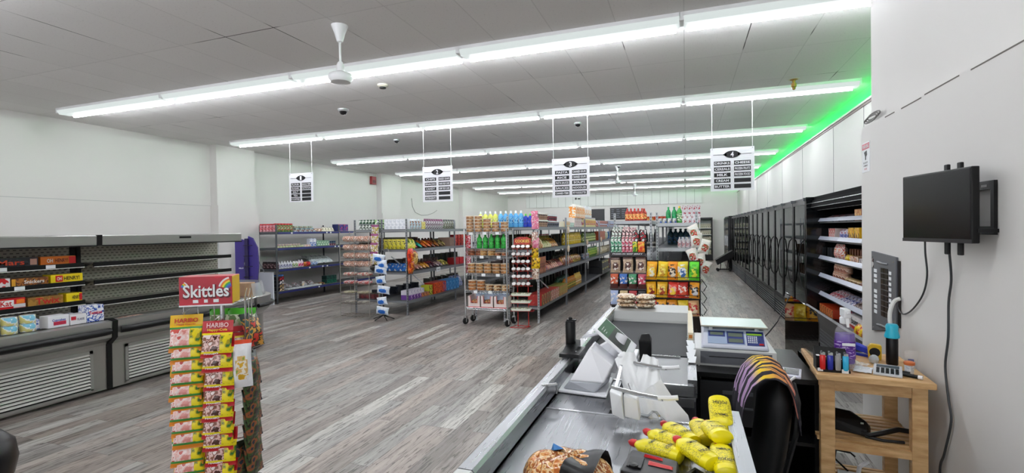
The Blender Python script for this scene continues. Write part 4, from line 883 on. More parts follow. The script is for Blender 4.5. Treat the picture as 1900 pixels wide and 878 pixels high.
fy(bottle(.03, .17, '#dce4f0', ('#2c70c8', '#58a0e8', '#e0e8f4'), '#e8e8ec'), 4, .0, 8.46, 1.325, .05, 'white bottle with blue label', 'on bare shelf of last island', 'bottle', 'small_bottle') if False else None
for i in range(4): pass
fy(bottle(.032, .17, '#dce4f0', ('#2c70c8', '#58a0e8', '#e0e8f4'), '#e8e8ec'), 4, -.06, 8.5, 1.325, .06, 'white bottle with blue label', 'on bare shelf of last island', 'bottle', 'small_bottle')
fy(bottle(.06, .3, '#1c3c48', ('#184c40', '#2c5890', '#0c2c28'), '#183838'), 5, -.28, 9.9, 1.325, .09, 'dark green bottle', 'deep on bare shelf of last island', 'bottle', 'water_bottle')
fy(jar(.05, .1, '#282420', '#b8b0a0'), 4, -.85, 9.0, 1.305, .1, 'dark jar with pale lid', 'second shelf of last island', 'jar', 'food_jar')
fy(bottle(.04, .32, '#18181c', ('#28282c', '#383438'), '#1c1c20'), 5, -.9, 9.6, 1.305, .09, 'black bottle', 'deep in second shelf of last island', 'bottle', 'sauce_bottle')
o = MB().rod((.02, 8.6, .9), (.16, 8.3, 1.2), .015).build('brace', zincw); tag(o, 'short pale diagonal brace inside the last island', 'brace')
# clip strip of white packs on right edge
t = thing('clip_strip', 'strip of white red and green packs hanging at last island right edge', 'clip strip', (.2, 8.05, 0))
MB().rod((0, .05, .9), (0, .05, 1.8), .005).build('strip', white, t); MB().tube([(0, .05, 1.78), (-.02, .12, 1.78), (-.05, .21, 1.78)], .005).build('hook', chrome, t)
for k, (x, z) in enumerate(((.0, 1.5), (.0, 1.36), (.07, 1.27), (-.02, 1.14), (.04, 1.05), (.08, .94), (.04, .82))):
    row(pouch(.17, .22, .09, ('#ece8e0', '#e4e4dc', '#f4f2ec'), '#e8e0d8', spot=('#e4e0d8', '#c84838', '#c84838', '#3c8848', '#ece8e0'), seed=k+3), 1, (.16+x, 7.98, z-.02), (0, 0, 0), R_(-20+18*(k % 3)), ('topmost', 'second', 'third', 'fourth', 'fifth', 'sixth', 'lowest')[k]+' white pack with red and green print', 'hanging at last island', 'bag', 'snack_bag', group='white packs on the clip strip', tilt=(0, R_(-25+20*(k % 3))))

# ---- jerky stand
js = thing('wire_stand', 'black peg stand of jerky bags between checkout and last island', 'wire rack', (-.83, 7.62, 0))
MB().box(-.27, .27, .02, .04, .02, 1.62).build('back_panel', blackm, js)
MB().box(-.28, .28, -.16, .12, 0, .03).build('base', black, js)
for z in (1.24, .98, .74, .5):
    MB().box(-.27, .27, -.11, -.1, z-.02, z+.03).box(-.27, .27, -.11, .02, z-.02, z-.014).build('shelf', mat('clear_ledge', '#4a4446', .3), js)
hb = MB().box(-.26, .25, -.125, -.118, 1.235, 1.29).build('header_strip', mat('strip_dark', '#2a2024', .5), js)
text('PREMIUM BEEF JERKY', .44, .026, paper, hb, (0, -.127, 1.262))
for k, (x, c, n, nm) in enumerate(((-.23, ('#2c6c50', '#d8e0d8', '#401c1c'), 3, 'green topped meat stick'), (-.07, ('#a82c40', '#e8c8c8', '#401818'), 4, 'red topped meat stick'))):
    row(pouch(.045, .24, .012, c, seed=k), n, (-.83+x, 7.52, 1.44), (.05, 0, 0), 0, nm, 'in top pocket of jerky stand', 'packet', 'meat_stick', tilt=(R_(-12), R_(6)))
row(pouch(.085, .21, .03, ('#e8e8e8', '#1c2c28', '#a82030'), seed=2), 2, (-.83+.13, 7.52, 1.41), (.1, 0, 0), 0, 'black and white snack pouch', 'top right of jerky stand', 'bag', 'jerky_bag')
row(pouch(.05, .17, .02, ('#e0ece4', '#2c8860', '#c8d8d0'), seed=2), 3, (-.83-.22, 7.51, 1.29), (.055, 0, 0), 0, 'mint snack packet', 'second row of jerky stand', 'packet', 'snack_packet')
row(pouch(.05, .17, .02, ('#e8c8d0', '#c03858', '#e0d8d8'), seed=2), 3, (-.83-.06, 7.51, 1.29), (.055, 0, 0), 0, 'pink snack packet', 'second row of jerky stand', 'packet', 'snack_packet')
row(pouch(.1, .16, .03, ('#d83018', '#e87830', '#f0c040'), seed=2), 1, (-.83+.2, 7.51, 1.29), (.055, 0, 0), 0, 'orange red snack bag', 'second row of jerky stand', 'bag', 'snack_bag')
row(pouch(.07, .16, .03, ('#3c7c30', '#d0c830'), seed=2), 1, (-.83+.11, 7.51, 1.29), (.055, 0, 0), 0, 'small green snack bag', 'second row of jerky stand', 'bag', 'snack_bag')
row(pouch(.155, .24, .05, ('#b8a088', '#a89078', '#c8b098'), '#48281c', spot=('#e8e0d8', '#582820', '#302018'), seed=1), 3, (-.83-.18, 7.5, .985), (.185, 0, 0), 0, 'kraft brown jerky bag', 'on the peg stand', 'bag', 'jerky_bag', tilt=(R_(-4), 0))
for k, (c, nm) in enumerate((('#c05028', 'orange'), ('#2c64b0', 'blue'), ('#3c8c60', 'green'), ('#b83c54', 'rose'))):
    row(pouch(.12, .22, .04, (c, c, '#e4dcd8'), c, foot=(('#582018'), '#381410') if 0 else '#481c18', ff=.3, seed=k), 1, (-.83-.2+.135*k, 7.5, .745), (0, 0, 0), 0, nm+' jerky bag in the third row', 'of peg stand', 'bag', 'jerky_bag', group='jerky bags of third row')
for k, (c, nm) in enumerate((('#a8b8dc', 'pale blue'), ('#c8b080', 'tan'), ('#a02028', 'crimson'), ('#201c20', 'black'))):
    row(pouch(.12, .21, .04, (c, c, '#e0dcdc'), c, seed=k+2), 1, (-.83-.2+.135*k, 7.5, .505), (0, 0, 0), 0, nm+' jerky bag in the lowest row', 'of peg stand', 'bag', 'jerky_bag', group='jerky bags of lowest row')
# ---- chip stand
cs = thing('wire_stand', 'black wire chip rack with three rows of colourful chip bags', 'wire rack', (-.2, 7.62, 0))
b = MB()
for x in (-.38, .38):
    for y in (-.1, .25): b.rod((x, y, 0), (x, y, 1.18), .008)
b.build('frame', blackm, cs)
for z in (.88, .62, .36, .12):
    b = MB(); b.tube([(-.39, -.14, z), (.39, -.14, z), (.39, .25, z), (-.39, .25, z)], .006, closed=True).rod((-.39, -.15, z+.05), (.39, -.15, z+.05), .005)
    for i in range(1, 14): b.rod((-.39+.78*i/14, -.14, z), (-.39+.78*i/14, .25, z), .003, 0, 4)
    b.build('wire_shelf', blackm, cs)
MB().box(-.38, .38, .24, .25, .05, 1.15).build('back_panel', mat('back_dark', '#2a1c14', .7), cs)
CH = [(.885, .27, [('#e8a018', '#f0c840', '#f4e8d0', 'golden'), ('#e8c020', '#f0dc60', '#c89018', 'yellow'), ('#e89018', '#302018', '#e8d8c0', 'orange black'), ('#e8d040', '#e0e4e8', '#3c68a8', 'yellow silver'), ('#58c828', '#38a018', '#d8d830', 'bright green')]),
      (.625, .23, [('#e8a818', '#f0c030', '#8c2818', 'amber'), ('#e8b020', '#f0d870', '#a84020', 'yellow red'), ('#d83828', '#e8b0a0', '#f0c838', 'pink red'), ('#c02820', '#e8d0c8', '#d85838', 'red white'), ('#e89820', '#28201c', '#d8d8d8', 'dark orange')]),
      (.365, .23, [('#c82028', '#f0a8a0', '#d83838', 'red'), ('#e8a020', '#302c40', '#e88820', 'orange navy'), ('#e09018', '#28283c', '#e8b040', 'orange black'), ('#e8c428', '#f0d860', '#c8a020', 'plain yellow'), ('#d8a878', '#c02028', '#e8d0b0', 'beige red')])]
for k, (z, h, cl) in enumerate(CH):
    for i, (a, c, d, nm) in enumerate(cl):
        row(pouch(.15, h, .08, (a, a, c), a, spot=(d, c), foot=a, seed=i+k*5), 1, (-.2-.29+.148*i, 7.52, z), (0, 0, 0), R_(random.uniform(-8, 8)), f'{nm} chip bag, {ordw(i,5)}', ('top', 'middle', 'lower')[k]+' row of the chip rack', 'bag', 'chip_bag', group='chip bags on the black rack', tilt=(R_(-8), R_(random.uniform(-5, 5))))
for k in range(4):
    b = MB(); b.tube([(.4, -.05, .9-.17*k), (.47, -.08, .8-.17*k), (.43, -.02, .72-.17*k)], .006).build('side_hook', blackm, cs)

# ---- goods on the far halves of the islands, seen through the shelves
DK = [(('#4c3428', '#8c6848', '#2c2420'), 'brown'), (('#3c4834', '#78805c', '#242c20'), 'olive'), (('#5c2420', '#a06858', '#301410'), 'dark red'), (('#30384c', '#7c8498', '#1c2230'), 'slate blue'), (('#6c6450', '#b8ac90', '#3c382c'), 'tan')]
for lv, (z, nm) in enumerate(((.29, 'bottom'), (.85, 'third'), (1.30, 'second'))):
    for k in range(4):
        c, cn = DK[(k+lv*2) % 5]; y = YS3[k]+.12
        row(box(.1, .2, .2+.03*((k+lv) % 3), c, c[2]), 7, (-3.3, y, z), (0, .285, 0), R_(90), cn+' packet', f'behind, {nm} shelf, {NUM[k+1]} bay, far half of third island', 'packet', 'food_packet', jit=.1)
    for k in range(2):
        c, cn = DK[(k+lv*2+3) % 5]; y = YS2[k]+.3
        row(box(.1, .18, .16+.03*((k+lv) % 3), c, c[2]), 6, (-6.1, y, z), (0, .3, 0), R_(90), cn+' packet', f'behind, {nm} shelf, {NUM[k+1]} bay, far half of second island', 'packet', 'food_packet', jit=.1)
for z, nm in ((.29, 'bottom'), (.85, 'third')):
    for k in range(4):
        c, cn = DK[(k+2) % 5]
        row(box(.14, .2, .26, c, c[2]), 7, (.02, YS4[k]+.35, z), (0, .25, 0), R_(90), cn+' carton', f'{nm} shelf, {NUM[k+1]} bay, cooler side of last island', 'carton', 'food_carton', jit=.05)
# ================================================================= LEFT OPEN COOLERS
inox = mat('cooler_steel', '#a6a6a3', .36, .75); inoxd = mat('cooler_steel_dark', '#9c9a95', .38, .7)
pegm = mat('slotted_panel', '#6f6d66', .5, .4); N, L, b = nodes(pegm)
tc = N.new('ShaderNodeTexCoord'); mp = N.new('ShaderNodeMapping'); mp.inputs['Rotation'].default_value = (0, R_(90), 0)
sp = N.new('ShaderNodeSeparateXYZ'); L.new(tc.outputs['Object'], sp.inputs[0]); cb = N.new('ShaderNodeCombineXYZ'); L.new(sp.outputs[1], cb.inputs[0]); L.new(sp.outputs[2], cb.inputs[1])
br = N.new('ShaderNodeTexBrick'); br.offset = .5; br.inputs['Scale'].default_value = 1; br.inputs['Brick Width'].default_value = .05; br.inputs['Row Height'].default_value = .032
br.inputs['Mortar Size'].default_value = .0125; br.inputs['Mortar Smooth'].default_value = .1
br.inputs['Color1'].default_value = br.inputs['Color2'].default_value = lin('#45433e'); br.inputs['Mortar'].default_value = lin('#aaa79b')
L.new(cb.outputs[0], br.inputs['Vector']); L.new(br.outputs[0], b.inputs['Base Color'])
slat = mat('louver_slat', '#e4e4de', .3, .3)
def cooler(lb, y0, y1, shelves, last):
    t = thing('open_cooler', lb, 'cooler', (-6.36, y0, 0), 0, 'steel open coolers on the left'); Ln = y1-y0
    P = [(-.42, .04), (.56, .04), (.565, .5), (.60, .54), (.66, .60), (.675, .76), (.60, .775), (.58, .70), (0, .70), (0, 1.56), (.40, 1.545), (.46, 1.555), (.46, 1.66), (-.42, 1.66)]
    # carcass as ribs: base, back, top (each a part)
    MB().prism([(-.42, .03), (.56, .03), (.565, .50), (.58, .54), (.0, .66), (-.42, .66)], .0, Ln, 0, ax='y').build('base', inoxd, t)
    MB().prism([(.56, .52), (.66, .585), (.675, .755), (.60, .765), (.585, .70), (.0, .70), (.0, .66)], .0, Ln, 0, ax='y').build('display_deck', inox, t)
    MB().box(-.42, 0, 0, Ln, .66, 1.56).build('back_panel', pegm, t)
    MB().prism([(-.42, 1.56), (.38, 1.56), (.46, 1.555), (.465, 1.655), (.44, 1.662), (-.42, 1.662)], .0, Ln, 0, ax='y').build('canopy', inox, t, bevel=.003)
    MB().box(.46, .47, 0, Ln, 1.543, 1.555).build('canopy_trim', black, t)
    bp = MB().tube([(.675, .03, .655), (.695, .09, .655), (.695, Ln-.09, .655), (.675, Ln-.03, .655)], .036, 0, 10).build('bumper', black, t, smooth=True)
    # louvred grille
    g = MB(); a, c = .16, Ln-.16; g.box(.57, .58, a-.03, a, .06, .47).box(.57, .58, c, c+.03, .06, .47).box(.57, .58, a-.03, c+.03, .44, .47).box(.57, .58, a-.03, c+.03, .05, .075)
    fr = g.build('grille_frame', inox, t)
    MB().box(.561, .564, a, c, .07, .45).build('grille_back', black, fr)
    s = MB(); z = .09
    while z < .43:
        s.add([(.566, a, z+.016), (.566, c, z+.016), (.585, c, z), (.585, a, z), (.568, a, z+.02), (.568, c, z+.02), (.588, c, z+.004), (.588, a, z+.004)],
              [(0, 1, 2, 3), (7, 6, 5, 4), (0, 3, 7, 4), (1, 5, 6, 2), (3, 2, 6, 7), (0, 4, 5, 1)]); z += .033
    s.build('louvres', slat, fr)
    for z, e in shelves:
        sh = MB().box(.0, .27, .02, Ln-.02+(e if last else 0), z-.012, z).build('shelf', inoxd, t)
        MB().box(.27, .285, .02, Ln-.02, z-.040, z+.006).build('shelf_edge', black, sh)
        MB().box(.286, .29, .02, Ln-.02, z-.046, z-.038).build('edge_trim', slat, sh)
        for y in (.04, Ln-.05): MB().prism([(0, z-.012), (.2, z-.012), (0, z-.08)], y, y+.008, 0, ax='y').build('bracket', dgrey, sh)
    MB().box(0, .03, -.0, .04, .7, 1.56).build('mullion', black, t)
    if last:
        MB().box(-.42, .0, Ln, Ln+.03, .04, 1.66).build('end_panel', white, t)
        MB().box(.465, .468, .85, 1.0, 1.61, 1.635).build('badge', black, t)
    return t
c1 = cooler('steel open cooler stocked with candy boxes at far left', 1.0, 3.44, [(1.365, 0), (1.175, 0), (.965, 0)], False)
c2 = cooler('steel open cooler with empty shelves next to the rounded end case', 3.49, 5.24, [(1.36, 0), (1.165, 0), (.93, 0)], True)
MB().box(-.42, .675, 2.44, 2.49, .03, 1.66).build('joint_panel', black, c1) if False else None
jp = MB().prism([(-.42, .03), (.575, .03), (.58, .5), (.675, .58), (.685, .76), (.6, .78), (.02, .72), (.02, 1.55), (.465, 1.55), (.47, 1.665), (-.42, 1.665)], 2.441, 2.489, 0, ax='y').build('joint_panel', black, c1)
for (y, z) in ((2.75, 1.365), (3.13, 1.365), (2.88, 1.175), (2.68, .965)):
    MB().box(.29, .292, y-1.0-.05, y-1.0+.03, z-.035, z+.0).build('price_tag', paper, c1)
# rounded end case
t = thing('end_case', 'rounded steel end case with clear guard after the second cooler', 'cooler', (-6.26, 5.29, 0))
def arc(r, z, n=20, ry=None): return [(r*math.cos(math.pi*i/n), (ry or r)*math.sin(math.pi*i/n), z) for i in range(n+1)]
def half(rs, mi=0): return MB().rings([arc(r, z, ry=r*1.0) for r, z in rs], mi)
half([(.46, .03), (.465, .5)]).build('base', inoxd, t, smooth=True)
half([(.47, .5), (.56, .58), (.575, .76), (.5, .765), (.5, .72)]).build('display_rim', inox, t, smooth=True)
MB().tube(arc(.59, .64), .028, 0, 8).build('bumper', black, t, smooth=True)
half([(.45, .52), (.45, .73)]).build('deck', inoxd, t)
gb = MB(); A, B = arc(.50, .765), arc(.46, .95)
gb.add(A+B, [(i, i+1, 22+i, 21+i) for i in range(20)]); gb.build('clear_guard', mat('acrylic', '#dfe6e8', .08, 0, alpha=.35), t, smooth=True)
o = MB().box(-.14, .14, -.1, .1, 0, .2).build('cardboard_box', mat('cardboard', '#a8876a', .8)); o.location = (-6.2, 5.5, .73); o.rotation_euler = (0, 0, .4); tag(o, 'plain brown cardboard box inside rounded end case', 'box')

# goods in the stocked cooler (front faces +X)
def sbox(name, lb, y0, y1, z, h, base, words, cat='box', d=.14, x=-6.11, top=None, extra=None, grp=None):
    w = y1-y0; t = thing(name, lb, cat, (x, (y0+y1)/2, z), R_(90), grp)
    MB().box(-w/2, w/2, -.0, d, 0, h).build('carton', cm_(base), t, bevel=.002)
    for (s, cx, cz, ww, hh, c) in words: text(s, ww, hh, mat('plain_'+c.strip('#'), c, .35), t, (cx*w, -.0025, cz*h))
    for (cx, cz, ww, hh, c) in (extra or []):
        MB().box((cx-ww/2)*w, (cx+ww/2)*w, -.0015, 0, (cz-hh/2)*h, (cz+hh/2)*h).build('printed_patch', cm_(c), t)
    return t
sbox('candy_carton', 'black candy bar carton with red script on top cooler shelf', 2.66, 3.04, 1.365, .085, ('#26262c', '#34343c', '#1c1c22'), [('Mars', -.05, .5, .2, .05, '#d84828')], extra=[(.4, .5, .14, .7, '#c09080')])
sbox('candy_carton', 'orange carton on the top cooler shelf', 3.06, 3.36, 1.365, .085, '#d8701c', [('OH', -.25, .5, .05, .04, '#f4f0e8'), ('HENRY!', .08, .5, .11, .04, '#5a1c10')], extra=[(.4, .5, .2, .85, '#c81c20')])
sbox('candy_carton', 'red and white carton on second cooler shelf far left', 2.5, 2.82, 1.175, .085, ('#c81820', '#e8e0e0'), [])
sbox('candy_carton', 'brown peanut bar carton on the second cooler shelf', 2.83, 3.12, 1.175, .075, ('#6c3c1c', '#a86828', '#4c2818'), [('Snickers', .1, .5, .16, .035, '#f0ece8')], extra=[(-.45, .5, .1, .9, '#e0a030')])
sbox('candy_carton', 'yellow carton on the second cooler shelf', 3.14, 3.42, 1.175, .085, '#ecd014', [('HENRY!', .14, .5, .14, .04, '#181408'), ('OH', -.25, .5, .04, .035, '#f4f0e8')], extra=[(-.25, .5, .22, .75, '#c81c20')])
sbox('candy_carton', 'red wafer carton with white oval on third cooler shelf', 2.55, 2.93, .965, .1, '#c8141c', [('KitKat', .02, .55, .16, .05, '#c8141c')], extra=[(.02, .55, .5, .6, '#f0eeee'), (.4, .65, .16, .4, '#e87820'), (.38, .25, .24, .34, '#d8d8d8')])
sbox('candy_carton', 'golden carton with red letters on third cooler shelf', 2.95, 3.24, .965, .085, ('#8c6428', '#a87c34'), [('Twix', .05, .5, .2, .065, '#b81c1c')])
o = sbox('candy_carton', 'yellow carton hanging past the seam, third cooler shelf', 3.27, 3.41, .965, .09, '#ecd014', [('HENRY!', .1, .5, .07, .04, '#181408')], extra=[(.4, .5, .18, .8, '#c81c20')])
D0 = .765
for j in range(2):
    for i in range(3):
        o = row(roll(.06, .075, ('#7cc0d8', '#e8ecec', '#d8d088'), '#e0e4e0'), 1, (-5.86, 2.55+.135*i, .765+.078*j), (1, 0, 0), 0, f'{("left", "middle", "right")[i]} blue wrapped roll', ('lower', 'upper')[j]+' tier at far left cooler deck', 'roll', 'snack_roll')
def dbox(*a, **k): k['x'] = -5.80; k['d'] = .14; return sbox(*a, **k)
dbox('snack_carton', 'white cupcake carton with blue and red oval on cooler deck', 2.95, 3.12, .765, .115, '#e8e8ee', [('Cupcakes', 0, .6, .11, .03, '#2838a0')], extra=[(.05, .35, .6, .3, '#b82c48')])
dbox('snack_carton', 'white pastry carton with small red square on cooler deck', 3.13, 3.27, .765, .10, '#e6e4e6', [('FLAKIE', .14, .5, .06, .022, '#5c6078')], extra=[(-.3, .65, .3, .35, '#c02838')])
dbox('snack_carton', 'white carton with blue ribbon and red lettering on cooler deck', 3.275, 3.43, .765, .17, ('#e8eaf0', '#2c50a8', '#e0e4ee', '#f0f0f4'), [('Twinkies', 0, .55, .12, .035, '#c82030')])
for i, y in enumerate((2.98, 3.3)):
    o = row(pouch(.2, .2, .1, ('#e8ecf4', '#3c60b8', '#f0f0f4', '#d8dce8'), seed=i+2), 1, (-6.05, y, .74), (1, 0, 0), R_(90), ('left', 'right')[i]+' white and blue bag lying behind the cartons', 'on cooler deck', 'bag', 'snack_bag', tilt=(R_(-65), 0))
row(tray(.28, .12, .04, '#b8b0a8', ('#a87060', '#d8c0b0', '#c89888')), 1, (-6.0, 3.83, .70), (1, 0, 0), R_(90), 'small egg coloured tray alone', 'on the empty cooler deck', 'tray', 'egg_tray')

# ================================================================= RIGHT SIDE COOLERS
pane = bpy.data.materials.new('cooler_door_glass'); pane.use_nodes = True; N = pane.node_tree.nodes; L = pane.node_tree.links
for n in list(N): N.remove(n)
ou = N.new('ShaderNodeOutputMaterial'); mx = N.new('ShaderNodeMixShader'); tr = N.new('ShaderNodeBsdfTransparent'); gl = N.new('ShaderNodeBsdfGlossy'); fr_ = N.new('ShaderNodeFresnel')
fr_.inputs[0].default_value = 1.5; gl.inputs['Roughness'].default_value = .01; tr.inputs[0].default_value = (.74, .79, .79, 1); gl.inputs[0].default_value = (.74, .77, .77, 1)
L.new(fr_.outputs[0], mx.inputs[0]); L.new(tr.outputs[0], mx.inputs[1]); L.new(gl.outputs[0], mx.inputs[2]); L.new(mx.outputs[0], ou.inputs[0])
cin = mat('cooler_interior', '#1a1b1d', .5); cedge = mat('cooler_shelf_edge', '#b9c0c0', .4)
YC = [7.99, 10.6, 13.1, 15.6, 18.05, 20.0]
for k in range(5):
    a, c = YC[k], YC[k+1]; Ln = c-a
    t = thing('glass_door_cooler', ('nearest', 'second', 'third', 'fourth', 'farthest')[k]+' black glass door cooler along the right wall', 'cooler', (1.6, a, 0), 0, 'black glass door coolers')
    b = MB().box(.74, .8, 0, Ln, 0, 2.05).box(0.04, .8, 0, Ln, 1.99, 2.05).box(.0, .8, 0, Ln, .3, .36).box(.05, .74, 0, .03, .36, 2.0).box(.05, .74, Ln-.03, Ln, .36, 2.0)
    b.build('cabinet', black, t)
    MB().box(.735, .74, .03, Ln-.03, .36, 1.99).build('liner', cin, t)
    MB().box(.02, .8, 0, Ln, .0, .3).build('plinth', mat('matt_black', '#08080a', .8, spec=.1), t)
    g = MB(); z = .04
    while z < .29: g.box(.004, .022, .04, Ln-.02, z, z+.013); z += .046
    g.build('grille', mat('dark_slat', '#8c8f92', .4, .3), t)
    MB().box(-.01, .0, 0, .03, 0, .36).build('divider', dgrey, t)
    nd = 3 if k < 4 else 2; dw = Ln/nd
    for z in (.62, .95, 1.28, 1.6):
        s = MB().box(.12, .7, .03, Ln-.03, z-.01, z).build('shelf', dgrey, t); MB().box(.112, .12, .03, Ln-.03, z-.03, z+.008).build('shelf_edge', cedge, s)
    for i in range(nd):
        y0, y1 = i*dw+.012, (i+1)*dw-.012
        d = MB().box(-.0, .035, y0, y0+.045, .37, 2.0).box(0, .035, y1-.045, y1, .37, 2.0).box(0, .035, y0+.045, y1-.045, 1.95, 2.0).box(0, .035, y0+.045, y1-.045, .37, .42).build('door', black, t)
        MB().box(.012, .02, y0+.045, y1-.045, .42, 1.95).build('pane', pane, d)
        MB().tube([(-.002, y0+.03, 1.45), (-.035, y0+.06, 1.4), (-.06, y0+.11, 1.2), (-.06, y0+.11, .98), (-.035, y0+.06, .78), (-.002, y0+.03, .73)], .009, 0, 8).build('handle', black, d, smooth=True)
        MB().box(-.02, .05, y0, y0+.05, 2.0, 2.045).build('hinge', dgrey, d)
CCS = [('#1c8c38', 'green'), ('#8c2018', 'dark red'), ('#2858a0', 'blue'), ('#d8d8d8', 'white'), ('#d87820', 'orange'), ('#5c3820', 'brown'), ('#205c48', 'deep green'), ('#c8b040', 'yellow')]
for k in range(4):
    for j, z in enumerate((.37, .62, .95, 1.28, 1.6)):
        for s in range(3):
            c, nm = CCS[(k*3+j*2+s*5) % 8]; big = (k == 0 and s == 0 and j >= 3)
            if big: c, nm = '#28b040', 'bright green'
            n = 3 if k < 2 else 2; y = YC[k]+.87*s*(YC[k+1]-YC[k])/2.6+.16
            ms = box(.2, .25, .2, (c, c, '#e0e0e0')) if (j+s) % 3 == 0 or big else bottle(.045, .24, c, (c, '#e8e8e8'), '#e8e8e8')
            st = .22 if (j+s) % 3 == 0 or big else (.13 if n == 3 else .2)
            row(ms, n, (1.82, y, z), (0, st, 0), R_(-90), nm+(' pack' if (j+s) % 3 == 0 or big else ' bottle'), f"shelf {NUM[j+1]} behind {('left', 'middle', 'right')[2-s]} door, {('nearest', 'second', 'third', 'fourth')[k]} cooler", 'drink', 'drink_pack' if (j+s) % 3 == 0 or big else 'drink_bottle')
# open deck cooler near the partition
t = thing('open_deck_cooler', 'tall black open cooler with white shelf rails beside near wall', 'cooler', (1.6, 4.3, 0)); Ln = 3.66
MB().box(.72, .8, 0, Ln, 0, 2.05).box(.1, .8, 0, Ln, 1.98, 2.05).build('back', mat('matt_black', ''), t)
MB().prism([(.06, 1.90), (.12, 1.86), (.2, 1.9), (.2, 2.0), (.08, 2.0)], 0, Ln, 0, ax='y').build('canopy', mat('matt_black', ''), t)
MB().box(.05, .058, 0, Ln, 1.9, 1.905).box(.052, .056, 0, Ln, 1.955, 1.965).build('canopy_trim', chrome, t)
MB().rod((.14, 0, 1.87), (.14, Ln-.05, 1.87), .012).build('light_tube', mat('cooler_lamp', '#dfe8ea', .4), t)
MB().box(.0, .8, Ln-.025, Ln, 0, 2.05).build('end_panel', mat('mirror_panel', '#17191b', .08, .2), t)
MB().prism([(.02, 0), (.8, 0), (.8, .45), (.1, .45), (.0, .55), (-.02, .53), (0, .4)], 0, Ln-.03, 0, ax='y').build('base', black, t)
g = MB()
for z in (.08, .12, .16, .2, .24, .28, .32): g.box(-.0, .02, 1.0, Ln-.2, z, z+.012)
g.build('grille', dgrey, t)
railw = mat('price_rail', '#aab0c0', .35)
for z, dp in ((1.75, .15), (1.5, .15), (1.235, .15), (.99, .15), (.735, .15)):
    s = MB().box(dp+.012, .72, .02, Ln-.03, z-.07, z-.055).build('shelf', mat('dark_shelf', '#303236', .4), t)
    for y0, y1 in ((.02, .9), (.905, 1.84), (1.845, 2.74), (2.745, Ln-.03)):
        MB().add([(dp-.006, y0, z-.047), (dp-.006, y1, z-.047), (dp+.02, y1, z), (dp+.02, y0, z), (dp, y0, z-.049), (dp, y1, z-.049), (dp+.026, y1, z-.002), (dp+.026, y0, z-.002)], [(0, 1, 2, 3), (7, 6, 5, 4), (0, 4, 5, 1), (2, 6, 7, 3), (0, 3, 7, 4), (1, 5, 6, 2)]).build('price_rail', railw, s)
for y in (2.95, 3.15, 3.4): MB().box(.015, .06, y, y+.12, .50, .502).build('price_tag', paper, t)
def od(ms, n, y, z, dy, desc, where, cat, name, x=1.9, **k): return row(ms, n, (x, y, z), (0, -dy, 0), R_(-90), desc, where, cat, name, **k)
R1, R2, R3, R4, R5, R6 = [s+' shelf of black open cooler' for s in ('top', 'second', 'third', 'fourth', 'fifth', 'lowest')]
od(tray(.26, .18, .09, '#1c1c20', ('#2c2c30', '#8c3c38', '#585860')), 4, 7.6, 1.695, .29, 'dark tray pack', R1, 'tray', 'meat_tray')
od(box(.22, .16, .13, ('#e09020', '#c86818', '#f0c060'), '#d07818'), 2, 6.5, 1.695, .24, 'orange cheese box', R1, 'box', 'cheese_box')
od(box(.09, .14, .16, ('#d8c8c0', '#c03830', '#e8e0dc'), '#d8c8c0'), 3, 7.7, 1.445, .1, 'white and red packet', R2, 'box', 'dairy_box')
od(pouch(.15, .15, .07, ('#4858a8', '#d8d0e0', '#a03848'), seed=3), 4, 7.35, 1.445, .13, 'blue and pink bag', R2, 'bag', 'dairy_bag')
od(box(.2, .14, .17, ('#f0c818', '#e0a010', '#403010'), '#e8b818'), 2, 6.8, 1.445, .21, 'yellow box', R2, 'box', 'dairy_box')
od(pouch(.1, .14, .06, ('#2878c0', '#e0e8f0'), seed=1), 1, 6.43, 1.445, 1, 'blue pouch', R2, 'bag', 'dairy_bag')
od(pouch(.13, .17, .08, ('#e85818', '#f08030'), seed=1), 1, 6.3, 1.445, 1, 'bright orange bag', R2, 'bag', 'dairy_bag')
od(box(.1, .1, .16, '#1c2024'), 2, 7.85, 1.18, .12, 'black box', R3, 'box', 'dairy_box')
od(pouch(.2, .22, .1, ('#e8e0d8', '#c83028', '#f0ece8', '#d87838'), seed=5), 2, 7.55, 1.18, .17, 'white and red bread bag', R3, 'bag', 'dairy_bag')
od(box(.035, .1, .17, '#6c4028', '#5c3420'), 8, 7.2, 1.18, .1, 'thin brown bar box', R3, 'box', 'bar_box', x=1.98)
od(pouch(.18, .1, .08, ('#e8d020', '#d0a818', '#684c18'), seed=2), 2, 7.1, 1.18, .16, 'yellow bag', R3, 'bag', 'dairy_bag')
od(box(.3, .12, .1, ('#d8884c', '#e8d8c8', '#8c4c28'), '#b08860'), 1, 6.72, 1.18, 1, 'long tan open carton', R3, 'box', 'dairy_box')
od(box(.16, .12, .09, ('#3c2c28', '#d8d0d0'), '#2c2020'), 1, 6.47, 1.18, 1, 'dark carton with a white label', R3, 'box', 'dairy_box')
od(tub(.05, .08, '#402c88', '#4c3898'), 1, 6.3, 1.18, 1, 'violet tub', R3, 'tub', 'dairy_tub')
for j in range(2):
    od(jar(.055, .1, ('#c8a088', '#e0c8b8', '#8c5848'), '#d8b8a0', '#b88870'), 4, 7.62-.06*j, .935+.1*j, .13, 'round wrapped bun jar', ('lower', 'upper')[j]+' tier, '+R4, 'jar', 'bun_jar')
od(loaf(.3, .09, .06, ('#a88850', '#c8b080', '#705028')), 4, 7.05, .94, .14, 'long tan sausage stick pack', R4, 'pack', 'sausage_pack')
od(loaf(.3, .09, .06, ('#582020', '#8c3c30', '#a88068')), 3, 6.5, .94, .13, 'dark red sausage stick pack', R4, 'pack', 'sausage_pack')
